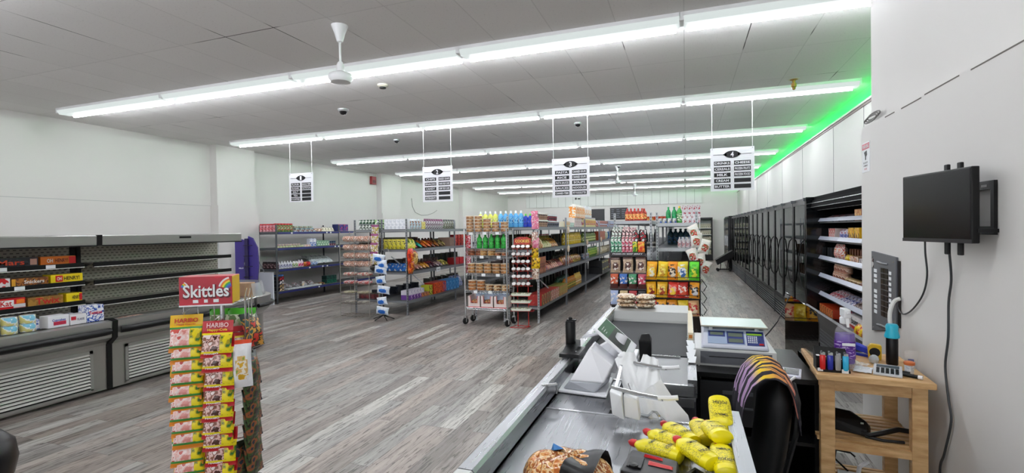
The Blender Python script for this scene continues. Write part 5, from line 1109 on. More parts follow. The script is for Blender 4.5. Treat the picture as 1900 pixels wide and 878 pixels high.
for k, (c, nm) in enumerate(((('#a83040', '#d8c8d0', '#4c2830'), 'red and white'), (('#303878', '#c8c8d8', '#682838'), 'navy and white'), (('#5c4840', '#a89088', '#38282c'), 'brown'))):
    od(pouch(.17, .2, .05, c, seed=k), 4, 7.7-.5*k, .69, .13, nm+' flat sliced meat pack', R5, 'pack', 'meat_pack', x=1.83, tilt=(R_(-68), 0))
od(box(.1, .2, .11, ('#c84818', '#e8a060', '#602010'), '#a83818'), 6, 7.8, .46, .11, 'orange striped snack box', R6, 'box', 'snack_box', x=1.84)
od(pouch(.24, .3, .12, ('#3858a8', '#d04050', '#8898c8'), seed=2), 2, 7.05, .46, .22, 'blue and red bag', R6, 'bag', 'snack_bag', x=1.82, tilt=(R_(-60), 0))
t = thing('snack_carton', 'white carton with black bueno lettering in bottom of open cooler', 'box', (1.76, 6.35, .48), R_(-90)); MB().box(-.28, .28, 0, .2, 0, .15).build('carton', cm_(('#e4dcdc', '#ece8e8')), t)
MB().box(-.27, .27, -.001, 0, 0, .035).build('red_band', red, t); text('bueno', .3, .07, ink, t, (-.02, -.003, .09))
od(pouch(.2, .24, .1, ('#f0d010', '#e0a818', '#b02818'), seed=2), 5, 6.25, .47, .17, 'yellow snack bag', R6, 'bag', 'snack_bag', x=1.72, tilt=(R_(-45), 0))

# ---- far corner things
t = thing('upright_fridge', 'black upright glass fridge against the back wall', 'cooler', (.35, 26.0, 0))
MB().box(0, .88, .6, .66, 0, 2.12).box(0, .05, .0, .6, 0, 2.12).box(.83, .88, 0, .6, 0, 2.12).box(.05, .83, 0, .6, 2.04, 2.12).box(.05, .83, 0, .6, 0, .3).build('cabinet', black, t)
MB().box(.05, .83, .55, .6, .3, 2.04).build('liner', mat('fridge_liner', '#9aa39c', .5), t)
for z in (.62, .95, 1.27, 1.6): MB().box(.05, .83, .05, .58, z-.02, z).build('shelf', cedge, t)
for j, z in enumerate((.3, .62, .95, 1.27, 1.6)):
    row(box(.09, .2, .22, ('#7c8c68', '#a8988c', '#58604c')), 8, (.45, 26.2, z), (.095, 0, 0), 0, 'small olive pack', f'{NUM[j+1]} shelf of the back wall fridge', 'pack', 'fridge_pack')
t = thing('tall_cabinet', 'tall black cooler cabinet at the end of the right row', 'cooler', (1.5, 20.3, 0))
MB().box(0.03, .9, 0, 2.2, 0, 2.06).build('cabinet', black, t, bevel=.02)
for y in (.05, 1.12): d = MB().box(0, .03, y, y+1.03, .1, 2.0).build('door', mat('dark_gloss', '#2a2d31', .1), t); MB().box(-.04, 0, y+.05, y+.09, .9, 1.3).build('handle', chrome, d)
t = thing('display_cart', 'black tilted display cart on small wheels at the aisle end', 'cart', (1.3, 19.6, 0), R_(0))
MB().add([(-.28, 0, .42), (.3, 0, .78), (.3, .6, .78), (-.28, .6, .42), (-.22, 0, .24), (.34, 0, .55), (.34, .6, .55), (-.22, .6, .24)], [(0, 1, 2, 3), (7, 6, 5, 4), (0, 4, 5, 1), (1, 5, 6, 2), (2, 6, 7, 3), (3, 7, 4, 0)]).build('tilted_bin', black, t)
MB().rod((-.1, .1, .3), (-.12, .1, .06), .015).rod((.15, .1, .45), (.1, .1, .06), .015).rod((-.2, .1, .06), (.25, .1, .06), .015).rod((-.2, .5, .06), (.25, .5, .06), .015).rod((-.2, .1, .06), (-.2, .5, .06), .015).build('frame', blackm, t)
for x in (-.2, .22):
    for y in (.1, .5): MB().tube([(x, y-.015, .05), (x, y+.015, .05)], .05, 0, 12).build('wheel', rubber, t)
# ================================================================= CANDY SPINNER (foreground)
CX = Vector((-2.50, 2.0, 0)); CR = R_(34)
t = thing('candy_rack', 'chrome spinner rack with a red candy header in foreground', 'display rack', tuple(CX), CR)
MB().rod((.06, .02, .0), (.06, .02, 1.27), .013, 0, 10).build('pole', chrome, t, smooth=True)
b = MB()
for a in (0, 120, 240): q = R_(a+30); b.tube([(.06, .02, .1), (.06+.28*math.cos(q), .02+.28*math.sin(q), .02)], .012)
b.build('base', blackm, t)
fr = MB()
for x in (-.13, -.06, .02, .17, .2): fr.rod((x, .02 if x < .15 else .06, .15), (x, .02 if x < .15 else .06, 1.3), .0035)
for z in (.2, .5, .8, 1.1, 1.27): fr.tube([(-.15, .0, z), (.15, .0, z), (.2, .2, z), (-.1, .22, z)], .0035, closed=True)
for x in (.18, .2): fr.tube([(x, .0, .3), (x, .0, 1.3), (x, .05, 1.34)], .003)
fr.build('wire_frame', chrome, t)
hb = MB().box(-.135, .125, -.03, .11, 1.265, 1.42).build('header_box', prn(['#b0152c', '#b0152c', '#c01830'], 3), t, bevel=.002)
MB().box(.1252, .127, -.028, .108, 1.267, 1.418).build('yellow_side', cm_('#dcb414'), hb)
MB().box(-.136, .126, -.033, .111, 1.258, 1.266).build('white_edge', white, hb)
rb = MB()
for k, c in enumerate(range(6)):
    r0, r1 = .018+.009*k, .027+.009*k
    P = [(.128-r*math.cos(a), 1.345+r*math.sin(a)) for r, rg in ((r0, 1), (r1, -1)) for a in ([R_(x) for x in range(15, 76, 6)][::rg])]
    rb.prism(P, -.0325-.0002*k, -.0305, k)
    P = [(-.133+(q*.8)*math.cos(a), 1.36+q*.7*math.sin(a)) for q, rg in ((r0*.8, 1), (r1*.8, -1)) for a in ([R_(x) for x in range(10, 56, 5)][::rg])]
    rb.prism(P, -.0322-.0002*k, -.0305, k)
rb.build('rainbow_stripes', [cm_('#6040a0'), cm_('#2c78c8'), cm_('#38a848'), cm_('#f0d820'), cm_('#e87820'), cm_('#e8e0e0')], hb)
text('Skittles', .235, .078, mat('shadow_red', '#5c0c1c', .5), hb, (.001, -.0335, 1.338)); text('Skittles', .225, .07, white, hb, (-.002, -.0345, 1.342))
for x, w in ((-.055, .026), (-.005, .018), (.045, .026)): MB().box(x-w/2, x+w/2, -.0322, -.03, 1.277, 1.294).build('white_mark', paper, hb)
CM = t
def hook(x, y, z, rz=0):
    MB().tube([(x, y+.05, z+.01), (x, y-.05, z), (x, y-.055, z+.01)], .003).build('hook', chrome, CM)
def hang(ms, x, y, z, rz, tl, lb, grp, name='candy_bag', roll=0):
    o = bpy.data.objects.new(name, ms); COL.objects.link(o)
    p = CX+Matrix.Rotation(CR, 3, 'Z') @ Vector((x, y, z)); o.location = p; o.rotation_euler = (tl, roll, CR+rz)
    tag(o, lb, 'bag', grp); return o
ORDC = ['topmost', 'second', 'third', 'fourth', 'fifth', 'sixth', 'seventh', 'eighth', 'ninth', 'tenth', 'eleventh', 'twelfth', 'thirteenth']
winA = prn(['#d88880', '#e8b8b0', '#f0d8d4', '#c85850'], 26, .15); winB = prn(['#4c2820', '#d8b0a8', '#8c5c4c', '#e8d8d4'], 26, .15); yb = prn(['#ecd818', '#ecd818', '#b0a020', '#38702c'], 30, .3)
def candy(w, h, t_, hcol, hf, body, foot, name, s1, s1c, s2=None, s2c=None, seed=1):
    """gummy bag with printed header, see-through window and yellow bear print"""
    b = MB(); rnd = random.Random(seed); p1 = rnd.uniform(0, 6)
    def F(sg):
        def fn(u, v):
            e = max(0, 1-abs(2*u-1)**3); vv = min(1, max(0, (v-.06)/.62)); e2 = max(0, 1-abs(2*vv-1)**2.5)
            return ((u-.5)*w*(1-.05*e2), sg*t_/2*(e*e2)**.55+.0015*math.sin(9*u+7*v+p1)*(1 if 0 < u < 1 else 0), v*h)
        return fn
    def mi(u, v):
        if v > 1-hf: return 0
        if v < .09: return 2
        if v < .14: return 4
        if v > 1-hf-.05: return 4
        if u > .66 and abs((v-.35)) < .27: return 3
        return 1
    b.grid(F(-1), 14, 18, mi).grid(F(1), 8, 10, lambda u, v: 0 if v > 1-hf else 2)
    me = b.mesh(name, [cm_(hcol), body, cm_(foot), yb, cm_('#3c8c3c' if hcol == '#e8b818' else '#ecd818')], 70)
    return me
A_ = candy(.155, .2, .045, '#e8b818', .33, winA, '#e08820', 'candy_bag', '', '')
B_ = candy(.155, .2, .045, '#b81420', .33, winB, '#b81420', 'candy_bag', '', '', seed=4)
lred = mat('letter_red', '#c01818', .4); lpale = mat('letter_pale', '#f0c8c8', .4); lyel = mat('letter_yellow', '#f0c820', .4)
ZA = [1.02, .955, .885, .82, .755, .69, .625, .56, .495, .40, .335, .27, .18]
for k, z in enumerate(ZA):
    o = hang(A_, -.10+random.uniform(-.008, .008), -.06-.0*k, z, R_(4), R_(-15), f'{ORDC[k]} pink gummy bag with yellow header in left column of spinner', 'gummy bags in left column')
    if k in (0, 9, 12):
        text('HARIBO', .11, .024, lred, o, (0, -.006, .168)); text('Happy Cherries', .09, .011, lred, o, (0, -.006, .146))
ZB = [.98, .90, .80, .71, .63, .54, .47, .385, .30, .21]
for k, z in enumerate(ZB):
    o = hang(B_, .055+random.uniform(-.008, .008), -.075, z, R_(-3), R_(-14), f'{ORDC[k]} cola gummy bag with red header in right column of spinner', 'cola gummy bags in right column')
    if k == 0: text('HARIBO', .11, .026, lpale, o, (0, -.006, .175))
    text('Happy-Cola', .1, .018, lyel, o, (0, -.006, .148))
    text('HARIBO', .07, .01, paper, o, (-.02, -.014, .022))
hook(-.1, -.03, 1.23); hook(.055, -.04, 1.19)
# other faces of the spinner
hang(candy(.14, .2, .04, '#b81420', .3, winB, '#b81420', 'candy_bag', '', '', seed=7), .115, .0, .93, R_(20), R_(-8), 'red gummy bag tucked behind the right column top', None)
gr_ = pouch(.15, .2, .05, ('#a8c890', '#e0e8d0', '#68884c'), '#48a828', hf=.16, seed=2)
hang(gr_, .04, .12, 1.02, R_(0), 0, 'green headed candy bag at back left of the spinner', None)
hang(gr_, .14, .1, 1.02, R_(0), 0, 'green headed candy bag at back right of the spinner', None)
dk = pouch(.14, .2, .05, ('#28201c', '#385028', '#8c5030', '#1c2c3c'), '#182818', seed=3)
for k in range(6):
    hang(dk, .215, .02, .78-.1*k, R_(70), R_(-10), f'{ORDC[k]} dark candy bag on the right face of spinner', 'dark candy bags on right face')
hang(pouch(.13, .2, .05, ('#c03020', '#302818', '#c89030', '#285048'), '#203028', seed=5), .22, .06, 1.0, R_(60), R_(-16), 'dark red and gold candy bag on right face top', None)
bb = hang(pouch(.105, .26, .05, ('#e8e8ea', '#e8e8ea', '#f0f0f2'), '#d84820', hf=.05, spot=('#d8a828', '#e8e0d0', '#d8b068', '#88a030'), seed=9), .17, -.05, .80, R_(15), R_(-6), 'white tall bag with yellow fruit and orange strip on spinner', None)
for k in range(3): hang(dk, .17, .0, .28-.09*k, R_(40), R_(-12), f'{ORDC[k]} small dark bag low on the right edge of spinner', 'small dark bags low on spinner')

# ================================================================= BLACK POST at the lower left corner
t = thing('queue_post', 'black rounded plastic post cut off at left edge', 'post', (-2.262, .90, 0))
MB().lathe([(.2, 0), (.2, .03), (.06, .08), (.05, .8), (.13, .84), (.142, .9), (.135, .95), (.1, .99), (.05, 1.0)], 0, 24).build('body', black, t, smooth=True)

# ================================================================= CHECKOUT COUNTER
zd = .85
t = thing('checkout_counter', 'long stainless steel checkout counter with grey conveyor belt', 'counter', (0, 0, 0))
MB().box(-.60, .135, .9, 2.115, zd-.03, zd).build('bagging_deck', steel, t)
MB().box(-.60, -.325, 2.12, 2.62, zd-.03, zd-.002).build('till_deck', steel, t)
MB().box(-.60, .135, 2.100, 2.116, zd, zd+.004).build('seam_strip', chrome, t)
rl = MB().prism([(-.665, .80), (-.665, .925), (-.655, .935), (-.61, .935), (-.60, .925), (-.60, .80)], 1.33, 4.5, 0, ax='y').build('side_rail', steel, t)
MB().prism([(-.665, .5), (-.665, .925), (-.655, .935), (-.61, .935), (-.60, .925), (-.60, .5)], .9, 1.325, 0, ax='y').build('rail_end', mat('pale_steel', '#b4b6b5', .35, .5), t)
MB().box(-.604, -.600, .9, 4.5, zd-.004, zd+.012).build('shadow_gap', black, t)
MB().prism([(.135, .5), (.135, .935), (.185, .935), (.19, .5)], .9, 2.07, 0, ax='y').build('side_rail', steel, t)
MB().box(-.66, -.6, .9, 4.7, 0, .5).box(.12, .18, .9, 2.1, 0, .5).box(-.6, .12, 2.06, 2.1, 0, zd-.03).build('skirt_panel', mat('counter_panel', '#3c3d40', .5), t)
MB().rod((-.63, 2.15, .936), (-.57, 2.19, .936), .006).tube([(-.57, 2.19, .936), (-.57, 2.2, .91), (-.575, 2.2, .89)], .006).build('rail_hook', chrome, t)
# belt section
MB().box(-.60, .02, 2.62, 3.18, zd-.01, zd).build('scan_plate', mat('plate_grey', '#77787a', .38, .6), t)
MB().box(-.60, .03, 2.60, 2.62, zd-.05, zd+.004).box(-.60, .03, 2.585, 2.6, zd-.1, zd-.055).build('front_lip', chrome, t)
MB().rod((-.25, 3.16, zd+.006), (-.04, 3.16, zd+.006), .006).build('stop_bar', chrome, t)
MB().box(-.60, .0, 3.2, 4.28, zd-.02, zd+.004).build('conveyor_belt', mat('belt_grey', '#2e2f33', .6, spec=.25), t)
MB().box(-.0, .045, 2.62, 4.6, zd-.06, zd+.03).build('belt_side', steel, t)
MB().prism([(4.28, zd-.05), (4.3, zd+.02), (4.36, .93), (4.75, .935), (4.78, .80)], -.62, .01, 0, ax='x').build('end_plate', mat('pale_steel', ''), t)
MB().box(-.6, .04, 2.68, 4.75, 0, zd-.1).build('belt_body', mat('counter_panel', ''), t)
# black bracket on the rail
t2 = thing('card_reader_post', 'black cylindrical post reader mounted on counter rail', 'card reader', (-.645, 2.82, .935))
MB().lathe([(.026, 0.02), (.030, .03), (.030, .17), (.026, .178)], 0, 16).build('body', black, t2, smooth=True)
MB().box(-.02, .035, -.012, .012, .178, .186).lathe([(.012, .18), (.012, .195), (.006, .2)], 0, 8).build('latch', black, t2)
MB().box(-.03, .08, -.16, .04, 0, .02).prism([(-.13, .02), (.04, .02), (.04, .06)], -.02, .05, 0, ax='x').build('mount', blackm, t2)
for y in (-.1, .02): MB().lathe([(.008, .02), (.008, .026), (.002, .028)], 0, 8, (.05, y, 0)).build('bolt', chrome, t2)
o = MB().box(-.05, .05, -.06, .06, 0, .05).build('junction_block', blackm); o.location = (-.54, 2.72, zd); tag(o, 'small dark block on the deck behind the till', 'box')
# second black reader
t2 = thing('payment_terminal', 'black upright payment terminal standing at the belt front', 'card reader', (-.225, 2.93, zd))
MB().box(-.04, .05, -.05, .05, 0, .025).build('foot', black, t2, bevel=.005)
MB().hull([(-.035, -.03, .025), (.03, -.03, .025), (-.035, .03, .025), (.03, .03, .025), (-.04, -.03, .15), (.03, -.035, .15), (-.04, .02, .16), (.03, .02, .16), (-.025, -.01, .185), (.02, -.01, .19), (.0, .02, .185)]).build('body', black, t2, bevel=.004)
# ---- till
wpl = mat('till_white', '#f2f3f8', .3); 
t2 = thing('till_terminal', 'white till with tilted touch screen and slanted printer body', 'cash register', (-.46, 2.33, zd), 0)
MB().hull([(-.14, .0, 0), (.1, -.02, 0), (-.15, .3, 0), (.09, .28, 0), (-.14, .0, .014), (.1, -.02, .014), (-.15, .3, .014), (.09, .28, .014)]).build('base_plate', wpl, t2, bevel=.006)
MB().hull([(-.12, .02, .014), (.04, .0, .014), (-.12, .2, .014), (.08, .2, .014), (-.088, .02, .055), (.08, .02, .06), (-.088, .2, .055), (.1, .2, .08)]).build('printer_foot', mat('till_grey', '#b4b8c0', .35), t2, bevel=.01)
MB().hull([(-.088, .02, .052), (.08, .015, .058), (.12, .06, .136), (.01, .05, .22), (-.088, .2, .052), (.09, .2, .058), (.12, .2, .136), (.01, .2, .22)]).build('printer_body', wpl, t2, bevel=.008)
MB().box(-.004, .03, .045, .05, .165, .17).build('paper_slot', dgrey, t2)
MB().tube([(.08, .22, .06), (.10, .24, .15), (.14, .28, .24)], .03, 0, 14).build('arm', wpl, t2, smooth=True)
# screen: local x axis runs down the slope
sx = Matrix.Translation((.02, .12, .305)) @ Matrix.Rotation(R_(40.5), 4, 'Y')
s = MB(); s.M = sx; s.box(0, .235, 0, .33, -.014, 0); so = s.build('screen', wpl, t2, bevel=.005)
s = MB(); s.M = sx; s.box(.018, .195, .02, .31, 0, .001); s.build('display', mat('screen_grey', '#2c2f2e', .45, spec=.12), so)
s = MB(); s.M = sx; s.box(.018, .085, .02, .31, .001, .0018); s.build('green_panel', mat('screen_green', '#0a4a26', .4, emit=.1, spec=.12), so)
s = MB(); s.M = sx
for k in range(3): s.box(.035+.014*k, .037+.014*k, .06, .14-.02*k, .0018, .0022)
s.build('screen_text', paper, so)
MB().hull([(-.12, .5, .16), (.04, .5, .2), (.06, .38, .24), (-.08, .34, .2), (-.12, .5, .172), (.04, .5, .212), (.06, .38, .252), (-.08, .34, .212)]).build('customer_display', wpl, t2)
t2 = thing('receipt_printer', 'white flat receipt printer behind the till', 'printer', (-.5, 3.02, zd+.0))
MB().box(-.08, .22, -.1, .1, 0, .05).build('body', wpl, t2, bevel=.008); MB().box(-.081, .221, -.101, .101, .03, .034).build('seam', black, t2); MB().prism([(-.05, .05), (.18, .05), (.06, .12)], -.04, .06, 0, 'y').build('lid', wpl, t2)
# cream tube and paper slips on the belt side
o = MB().box(-.017, .017, 0, .95, 0, .05).build('plastic_channel', mat('cream_channel', '#dccfae', .4)); o.location = (.022, 3.55, zd+.03); tag(o, 'long cream plastic channel lying along the belt edge', 'tube')
MB().box(-.011, .011, -.001, 0, .012, .036).build('open_end', mat('orange_inside', '#b06818', .6), o)
for k in range(6):
    o = MB().box(-.02, .02, 0, .12, 0, .003).build('receipt_slip', paper); o.location = (.022, 3.38-.09*k, zd+.031+.001*k); o.rotation_euler = (R_(3), 0, R_(4*(-1)**k))
    tag(o, f'{ordw(5-k,6).replace("left","the front").replace("right","the back") if 0 < k < 5 else ("backmost" if k == 0 else "frontmost")} white paper slip taped along the belt edge', 'paper', 'paper slips along the belt edge')
# flatbread packs
for j in range(3):
    for i in range(2):
        row(loaf(.17, .22, .04, ('#d8c0a0', '#b08860', '#e8dcc8', '#8c6840')), 1, (-.52+.17*i, 4.58, .937+.036*j), (1, 0, 0), R_(12*(-1)**(i+j)), f'{("left", "right")[i]} flatbread pack', ('lowest', 'middle', 'topmost')[j]+' on the belt end plate', 'bread', 'flatbread_pack')
# ---- bag stand with carrier bags
t2 = thing('bag_holder', 'chrome carrier bag holder with two white tipped arms', 'rack', (-.30, 2.15, .55))
MB().tube([(0, 0, .0), (0, 0, .38), (0, .3, .46), (0, .3, .0)], .008).tube([(-.02, -.0, .31), (.14, -.03, .31), (.16, -.03, .33), (.175, -.03, .33), (.19, -.03, .31), (.22, -.07, .305)], .006).rod((.05, .1, .4), (.13, -.02, .25), .006).build('frame', chrome, t2, smooth=True)
for y0, z0 in ((-.16, .44), (.22, .455)):
    MB().tube([(.0, y0+.06, z0), (.12, y0, z0), (.21, y0-.01, z0-.005)], .009).build('arm', chrome, t2, smooth=True)
    MB().tube([(.19, y0-.008, z0-.004), (.23, y0-.01, z0+.0), (.265, y0-.01, z0+.006)], .010, 0, 8).build('arm_tip', white, t2, smooth=True)
MB().lathe([(.02, 0), (.022, .02), (.012, .03)], 0, 10, (.0, .28, .46)).build('top_knob', white, t2, smooth=True)
bagm = mat('carrier_bag_film', '#f4f6f7', .35, 0, alpha=.9)
def bag(lb, pts0, pts1, y, dz, seed):
    b = MB(); r = random.Random(seed)
    n = 9
    L0 = [Vector(p) for p in pts0]; L1 = [Vector(p) for p in pts1]
    def samp(Ls, v):
        q = v*(len(Ls)-1); i = min(int(q), len(Ls)-2); return Ls[i].lerp(Ls[i+1], q-i)
    for sg in (-1, 1):
        b.grid(lambda u, v: tuple(samp(L0, v).lerp(samp(L1, v), u)+Vector((0, sg*(.028*math.sin(math.pi*u)*(.3+v))+.010*math.sin(13*u+3*v+seed)*min(1, 4*u*(1-u)*2), 0))), 12, 12)
    o = b.build('carrier_bag', bagm, smooth=170, fix=False); return tag(o, lb, 'bag', 'white carrier bags')
bag('large white carrier bag hanging open over the well', [(-.30, 2.44, 1.045), (-.335, 2.42, 1.01), (-.30, 2.36, .95), (-.27, 2.3, .86), (-.25, 2.26, .74)], [(-.24, 2.42, 1.05), (-.22, 2.4, 1.0), (-.19, 2.34, .94), (-.14, 2.26, .86), (-.05, 2.2, .74)], 2.3, 0, 1)
bag('middle white carrier bag behind the folded stack', [(-.20, 2.42, 1.045), (-.22, 2.38, .99), (-.24, 2.3, .92), (-.24, 2.22, .84), (-.24, 2.2, .72)], [(-.13, 2.4, 1.03), (-.12, 2.36, .97), (-.10, 2.3, .91), (-.04, 2.22, .85), (.02, 2.18, .74)], 2.2, 0, 5)
bag('thin white carrier bag drooping toward the cash cabinet', [(-.20, 2.16, .93), (-.18, 2.14, .88), (-.16, 2.12, .82), (-.14, 2.12, .74)], [(-.11, 2.22, .99), (-.06, 2.2, .92), (-.0, 2.18, .86), (.035, 2.15, .73)], 2.2, 0, 8)
o = MB().hull([(-.30, 2.0, .99), (-.25, 1.97, .985), (-.29, 2.0, .895), (-.24, 1.98, .885), (-.30, 2.04, .99), (-.25, 2.02, .985), (-.29, 2.04, .895), (-.24, 2.02, .885)]).hull([(-.245, 2.0, .98), (-.19, 2.0, .965), (-.24, 1.99, .895), (-.18, 1.99, .885), (-.245, 2.06, .98), (-.19, 2.05, .965), (-.24, 2.05, .895), (-.18, 2.05, .885)]).build('folded_bags', mat('folded_bag_white', '#eef0f2', .5), bevel=.004); tag(o, 'folded stack of white carrier bags on front of holder', 'bags')
# ---- things on the bagging deck
t2 = thing('bread_bag', 'clear bag of round bread tied with black band on deck', 'bread', (-.35, 1.47, zd)); t2.scale = (.88, .88, .95)
def blob(u, v):
    a = 2*math.pi*u; f = math.sin(math.pi*min(v, 1)/1.0*.5)
    r = .165*math.cos(v*math.pi/2)**.5*(1+.06*math.sin(5*a)+.03*math.sin(9*a+v*6)); return (r*math.cos(a), r*.75*math.sin(a), .01+.1*math.sin(v*math.pi/2)*(1+.05*math.sin(7*a)))
MB().grid(blob, 40, 12).build('bread', prn(['#b86830', '#d89858', '#e8c898', '#a05828', '#e0b070'], 32, .12), t2, smooth=True)
MB().grid(lambda u, v: (-.01+.1*u+.05*v, -.16+.28*v, .118-.10*(2*v-1)**4+.012*math.sin(7*v+3*u)), 4, 10).build('black_band', black, t2, smooth=True)
MB().hull([(-.07, .03, .1), (-.03, .05, .11), (-.05, .0, .12), (-.02, .02, .12), (-.06, .03, .13)]).build('blue_clip', cm_('#3878b8'), t2)
t2 = thing('tool_case', 'black and red tool case lying on the deck', 'case', (-.1, 1.63, zd), R_(-4))
MB().hull([(-.1, -.1, 0), (.07, -.1, 0), (-.1, .06, 0), (.07, .05, 0), (-.095, -.1, .05), (.07, -.1, .04), (-.085, .06, .05), (.065, .05, .04)]).build('body', mat('case_grey', '#26272a', .45), t2, bevel=.01)
MB().hull([(-.04, .02, .048), (.02, .015, .046), (-.04, .035, .05), (.02, .03, .047), (-.035, .025, .056), (.015, .022, .052)]).build('red_catch', red, t2)
MB().hull([(-.02, -.03, .048), (.055, -.03, .044), (-.02, -.005, .05), (.055, -.01, .044), (-.01, -.02, .053), (.05, -.02, .05)]).build('red_grip', red, t2)
MB().box(-.08, -.035, -.07, .0, .049, .053).lathe([(.015, .05), (.015, .056), (.005, .058)], 0, 10, (-.06, -.06, 0)).build('black_inset', black, t2)
text('HUSKY', .05, .008, paper, t2, (.03, .005, .0475), (0, 0, 0)) if False else None
t2 = thing('black_strap', 'black curled strap lying beside tool case', 'strap', (.02, 1.6, zd)); MB().tube([(-.03, .02, .012), (.0, .06, .02), (.04, .03, .012), (.05, -.06, .01), (.0, -.1, .012)], .012).build('strap', black, t2, smooth=True)
# yellow bottles
def ybot():
    t = thing('yellow_bottle', 'x x x x', 'bottle')
    pr = [(.02, 0), (.033, .006), (.035, .02), (.035, .12), (.032, .14), (.014, .162), (.011, .166)]
    b = MB(); b.lathe(pr, 0, 18, sy=.72); b.build('body', mat('yellow_bottle_plastic', '#f4e40a', .3), t, smooth=True)
    l = MB(); l.lathe([(.0355, .03), (.0358, .032), (.0358, .112), (.0355, .114)], 0, 18, sy=.73); l.build('label', prn(['#f0e010', '#f0e010', '#e8d810', '#6c6818'], 170, .4, (1, 1, 3)), t, smooth=True)
    for a in (-.027, .0268):
        pass
    text('TIMER-X', .04, .01, ink, t, (0, -.0268, .102)); text('POLISH', .042, .014, ink, t, (0, -.0268, .045))
    MB().lathe([(.012, .162), (.014, .166), (.013, .18), (.006, .19), (.004, .192)], 0, 12).build('cap', red, t, smooth=True)
    return t
yp = ybot()
YB_ = [((.02, 1.86, .027), (-.11, 2.03, .03), 'farthest left, cap pointing to the bag holder'), ((.0, 1.80, .028), (-.14, 1.90, .03), 'second layer left, cap pointing left'), ((-.02, 1.73, .028), (-.17, 1.79, .028), 'near left, lying beside tool case'),
       ((.11, 1.78, .09), (.05, 2.02, .06), 'on top in the middle, cap up'), ((.112, 2.05, .135), (.118, 1.90, .06), 'propped base up against the right rail'), ((.08, 1.66, .05), (-.04, 1.80, .06), 'front middle, slanting'),
       ((.115, 1.62, .04), (.1, 1.80, .06), 'front right, along the rail'), ((.07, 1.9, .027), (.03, 2.07, .03), 'hidden behind the top one'), ((.105, 1.7, .03), (.11, 1.9, .03), 'lowest, under the right pile')]
for k, (p, q, s_) in enumerate(YB_):
    o = yp if k == 0 else copy_tree(yp); o.scale = (1.12, 1, 1.03); p = Vector(p); q = Vector(q); d = (q-p).normalized()
    o.location = p+Vector((0, 0, zd)); xa = d.cross(Vector((0, 0, 1))).normalized(); ya = d.cross(xa).normalized()
    if ya.z > 0: ya = -ya; xa = -xa
    ya = -ya if False else ya
    Mx = Matrix((xa, -ya, d)).transposed() if False else Matrix((xa, ya*-1, d)).transposed()
    # front (-Y local) should look up
    yl = Vector((0, 0, -1)); yl = (yl-d*yl.dot(d)).normalized(); xl = yl.cross(d)
    o.rotation_euler = Matrix((xl, yl, d)).transposed().to_euler()
    tag(o, 'yellow bottle '+s_, 'bottle', 'yellow bottles piled on the deck')

# ================================================================= CASH CABINET, SCALE
t = thing('cash_cabinet', 'black cash desk cabinet under the weighing scale', 'cabinet', (.05, 3.08, 0))
MB().box(0, .63, 0, .72, .77, .8).build('top', black, t, bevel=.002)
MB().box(0, .02, .02, .7, 0, .77).box(.61, .63, .02, .7, 0, .77).box(.02, .61, .68, .7, 0, .77).box(.02, .61, .02, .68, .04, .06).box(.02, .61, .02, .68, .42, .44).build('carcass', blackm, t)
MB().box(.02, .44, 0, .02, .5, .75).build('drawer', mat('drawer_black', '#1d1e21', .4), t); MB().box(.14, .3, -.008, 0, .68, .70).build('handle', dgrey, t); MB().box(.14, .3, -.008, 0, .6, .61).build('handle', dgrey, t)
t = thing('till_box', 'white and grey cash drawer box under the scale', 'till box', (.045, 3.22, .8))
MB().box(0, .45, .004, .48, .0, .104).build('case', mat('drawer_case', '#d8dad8', .4), t, bevel=.004); MB().box(.03, .425, 0, .004, .015, .09).build('drawer_front', mat('drawer_grey', '#6c6f76', .35, .3), t); MB().box(.08, .28, -.002, 0, .058, .062).build('slot', black, t)
MB().tube([(.02, -.002, .01), (.03, -.02, -.1), (.035, -.05, -.45), (.03, -.06, -.7)], .005).build('cable', white, t)
t = thing('weighing_scale', 'white price weighing scale with blue keypad and glass platter', 'scale', (.09, 3.23, .904), 0)
MB().hull([(0, 0, .005), (.36, 0, .005), (-.01, .02, .0), (.37, .02, .0), (0.01, .1, .105), (.35, .1, .105), (0, .32, .105), (.36, .32, .105), (0, .33, .0), (.36, .33, .0), (0, .0, .02), (.36, .0, .02)]).build('body', mat('scale_white', '#dfe4f2', .3), t, bevel=.006)
# sloped console plane
pl = Matrix.Translation((0, .0, .022)) @ Matrix.Rotation(math.atan2(.083, .1), 4, 'X')
def con(x0, x1, y0, y1, m, nm, h=.002, base=0):
    b = MB(); b.M = pl; b.box(x0, x1, y0, y1, base, base+h); return b.build(nm, m, t)
sb = mat('scale_blue', '#34417e', .35); lcd = mat('lcd_olive', '#6f7a6c', .2)
con(.03, .24, .015, .118, mat('console_pale', '#a9bcd8', .35), 'console')
con(.035, .13, .07, .112, sb, 'display_frame', .003); con(.14, .235, .02, .112, sb, 'display_frame', .003)
con(.045, .12, .08, .102, lcd, 'display', .004); con(.148, .228, .072, .1, lcd, 'display', .004); con(.148, .228, .028, .056, lcd, 'display', .004)
con(.25, .345, .012, .118, sb, 'keypad', .0025); con(.252, .335, .088, .102, cm_('#90c038'), 'key_row', .004)
k_ = MB(); k_.M = pl
for i in range(5):
    for j in range(4): k_.box(.256+.011*i, .263+.011*i, .03+.014*j, .038+.014*j, .0025, .005)
k_.build('number_keys', paper, t)
k2 = MB(); k2.M = pl
for i in range(2):
    for j in range(3): k2.box(.314+.014*i, .324+.014*i, .045+.014*j, .053+.014*j, .0025, .005)
k2.build('function_keys', sb, t); con(.316, .34, .016, .028, red, 'red_key', .005)
MB().hull([(.02, .04, .11), (.345, .04, .11), (-.005, .37, .125), (.37, .37, .125), (.02, .04, .128), (.345, .04, .128), (-.005, .37, .14), (.37, .37, .14)]).build('platter_rim', mat('platter_rim', '#a9a99c', .3, .5), t) if False else None
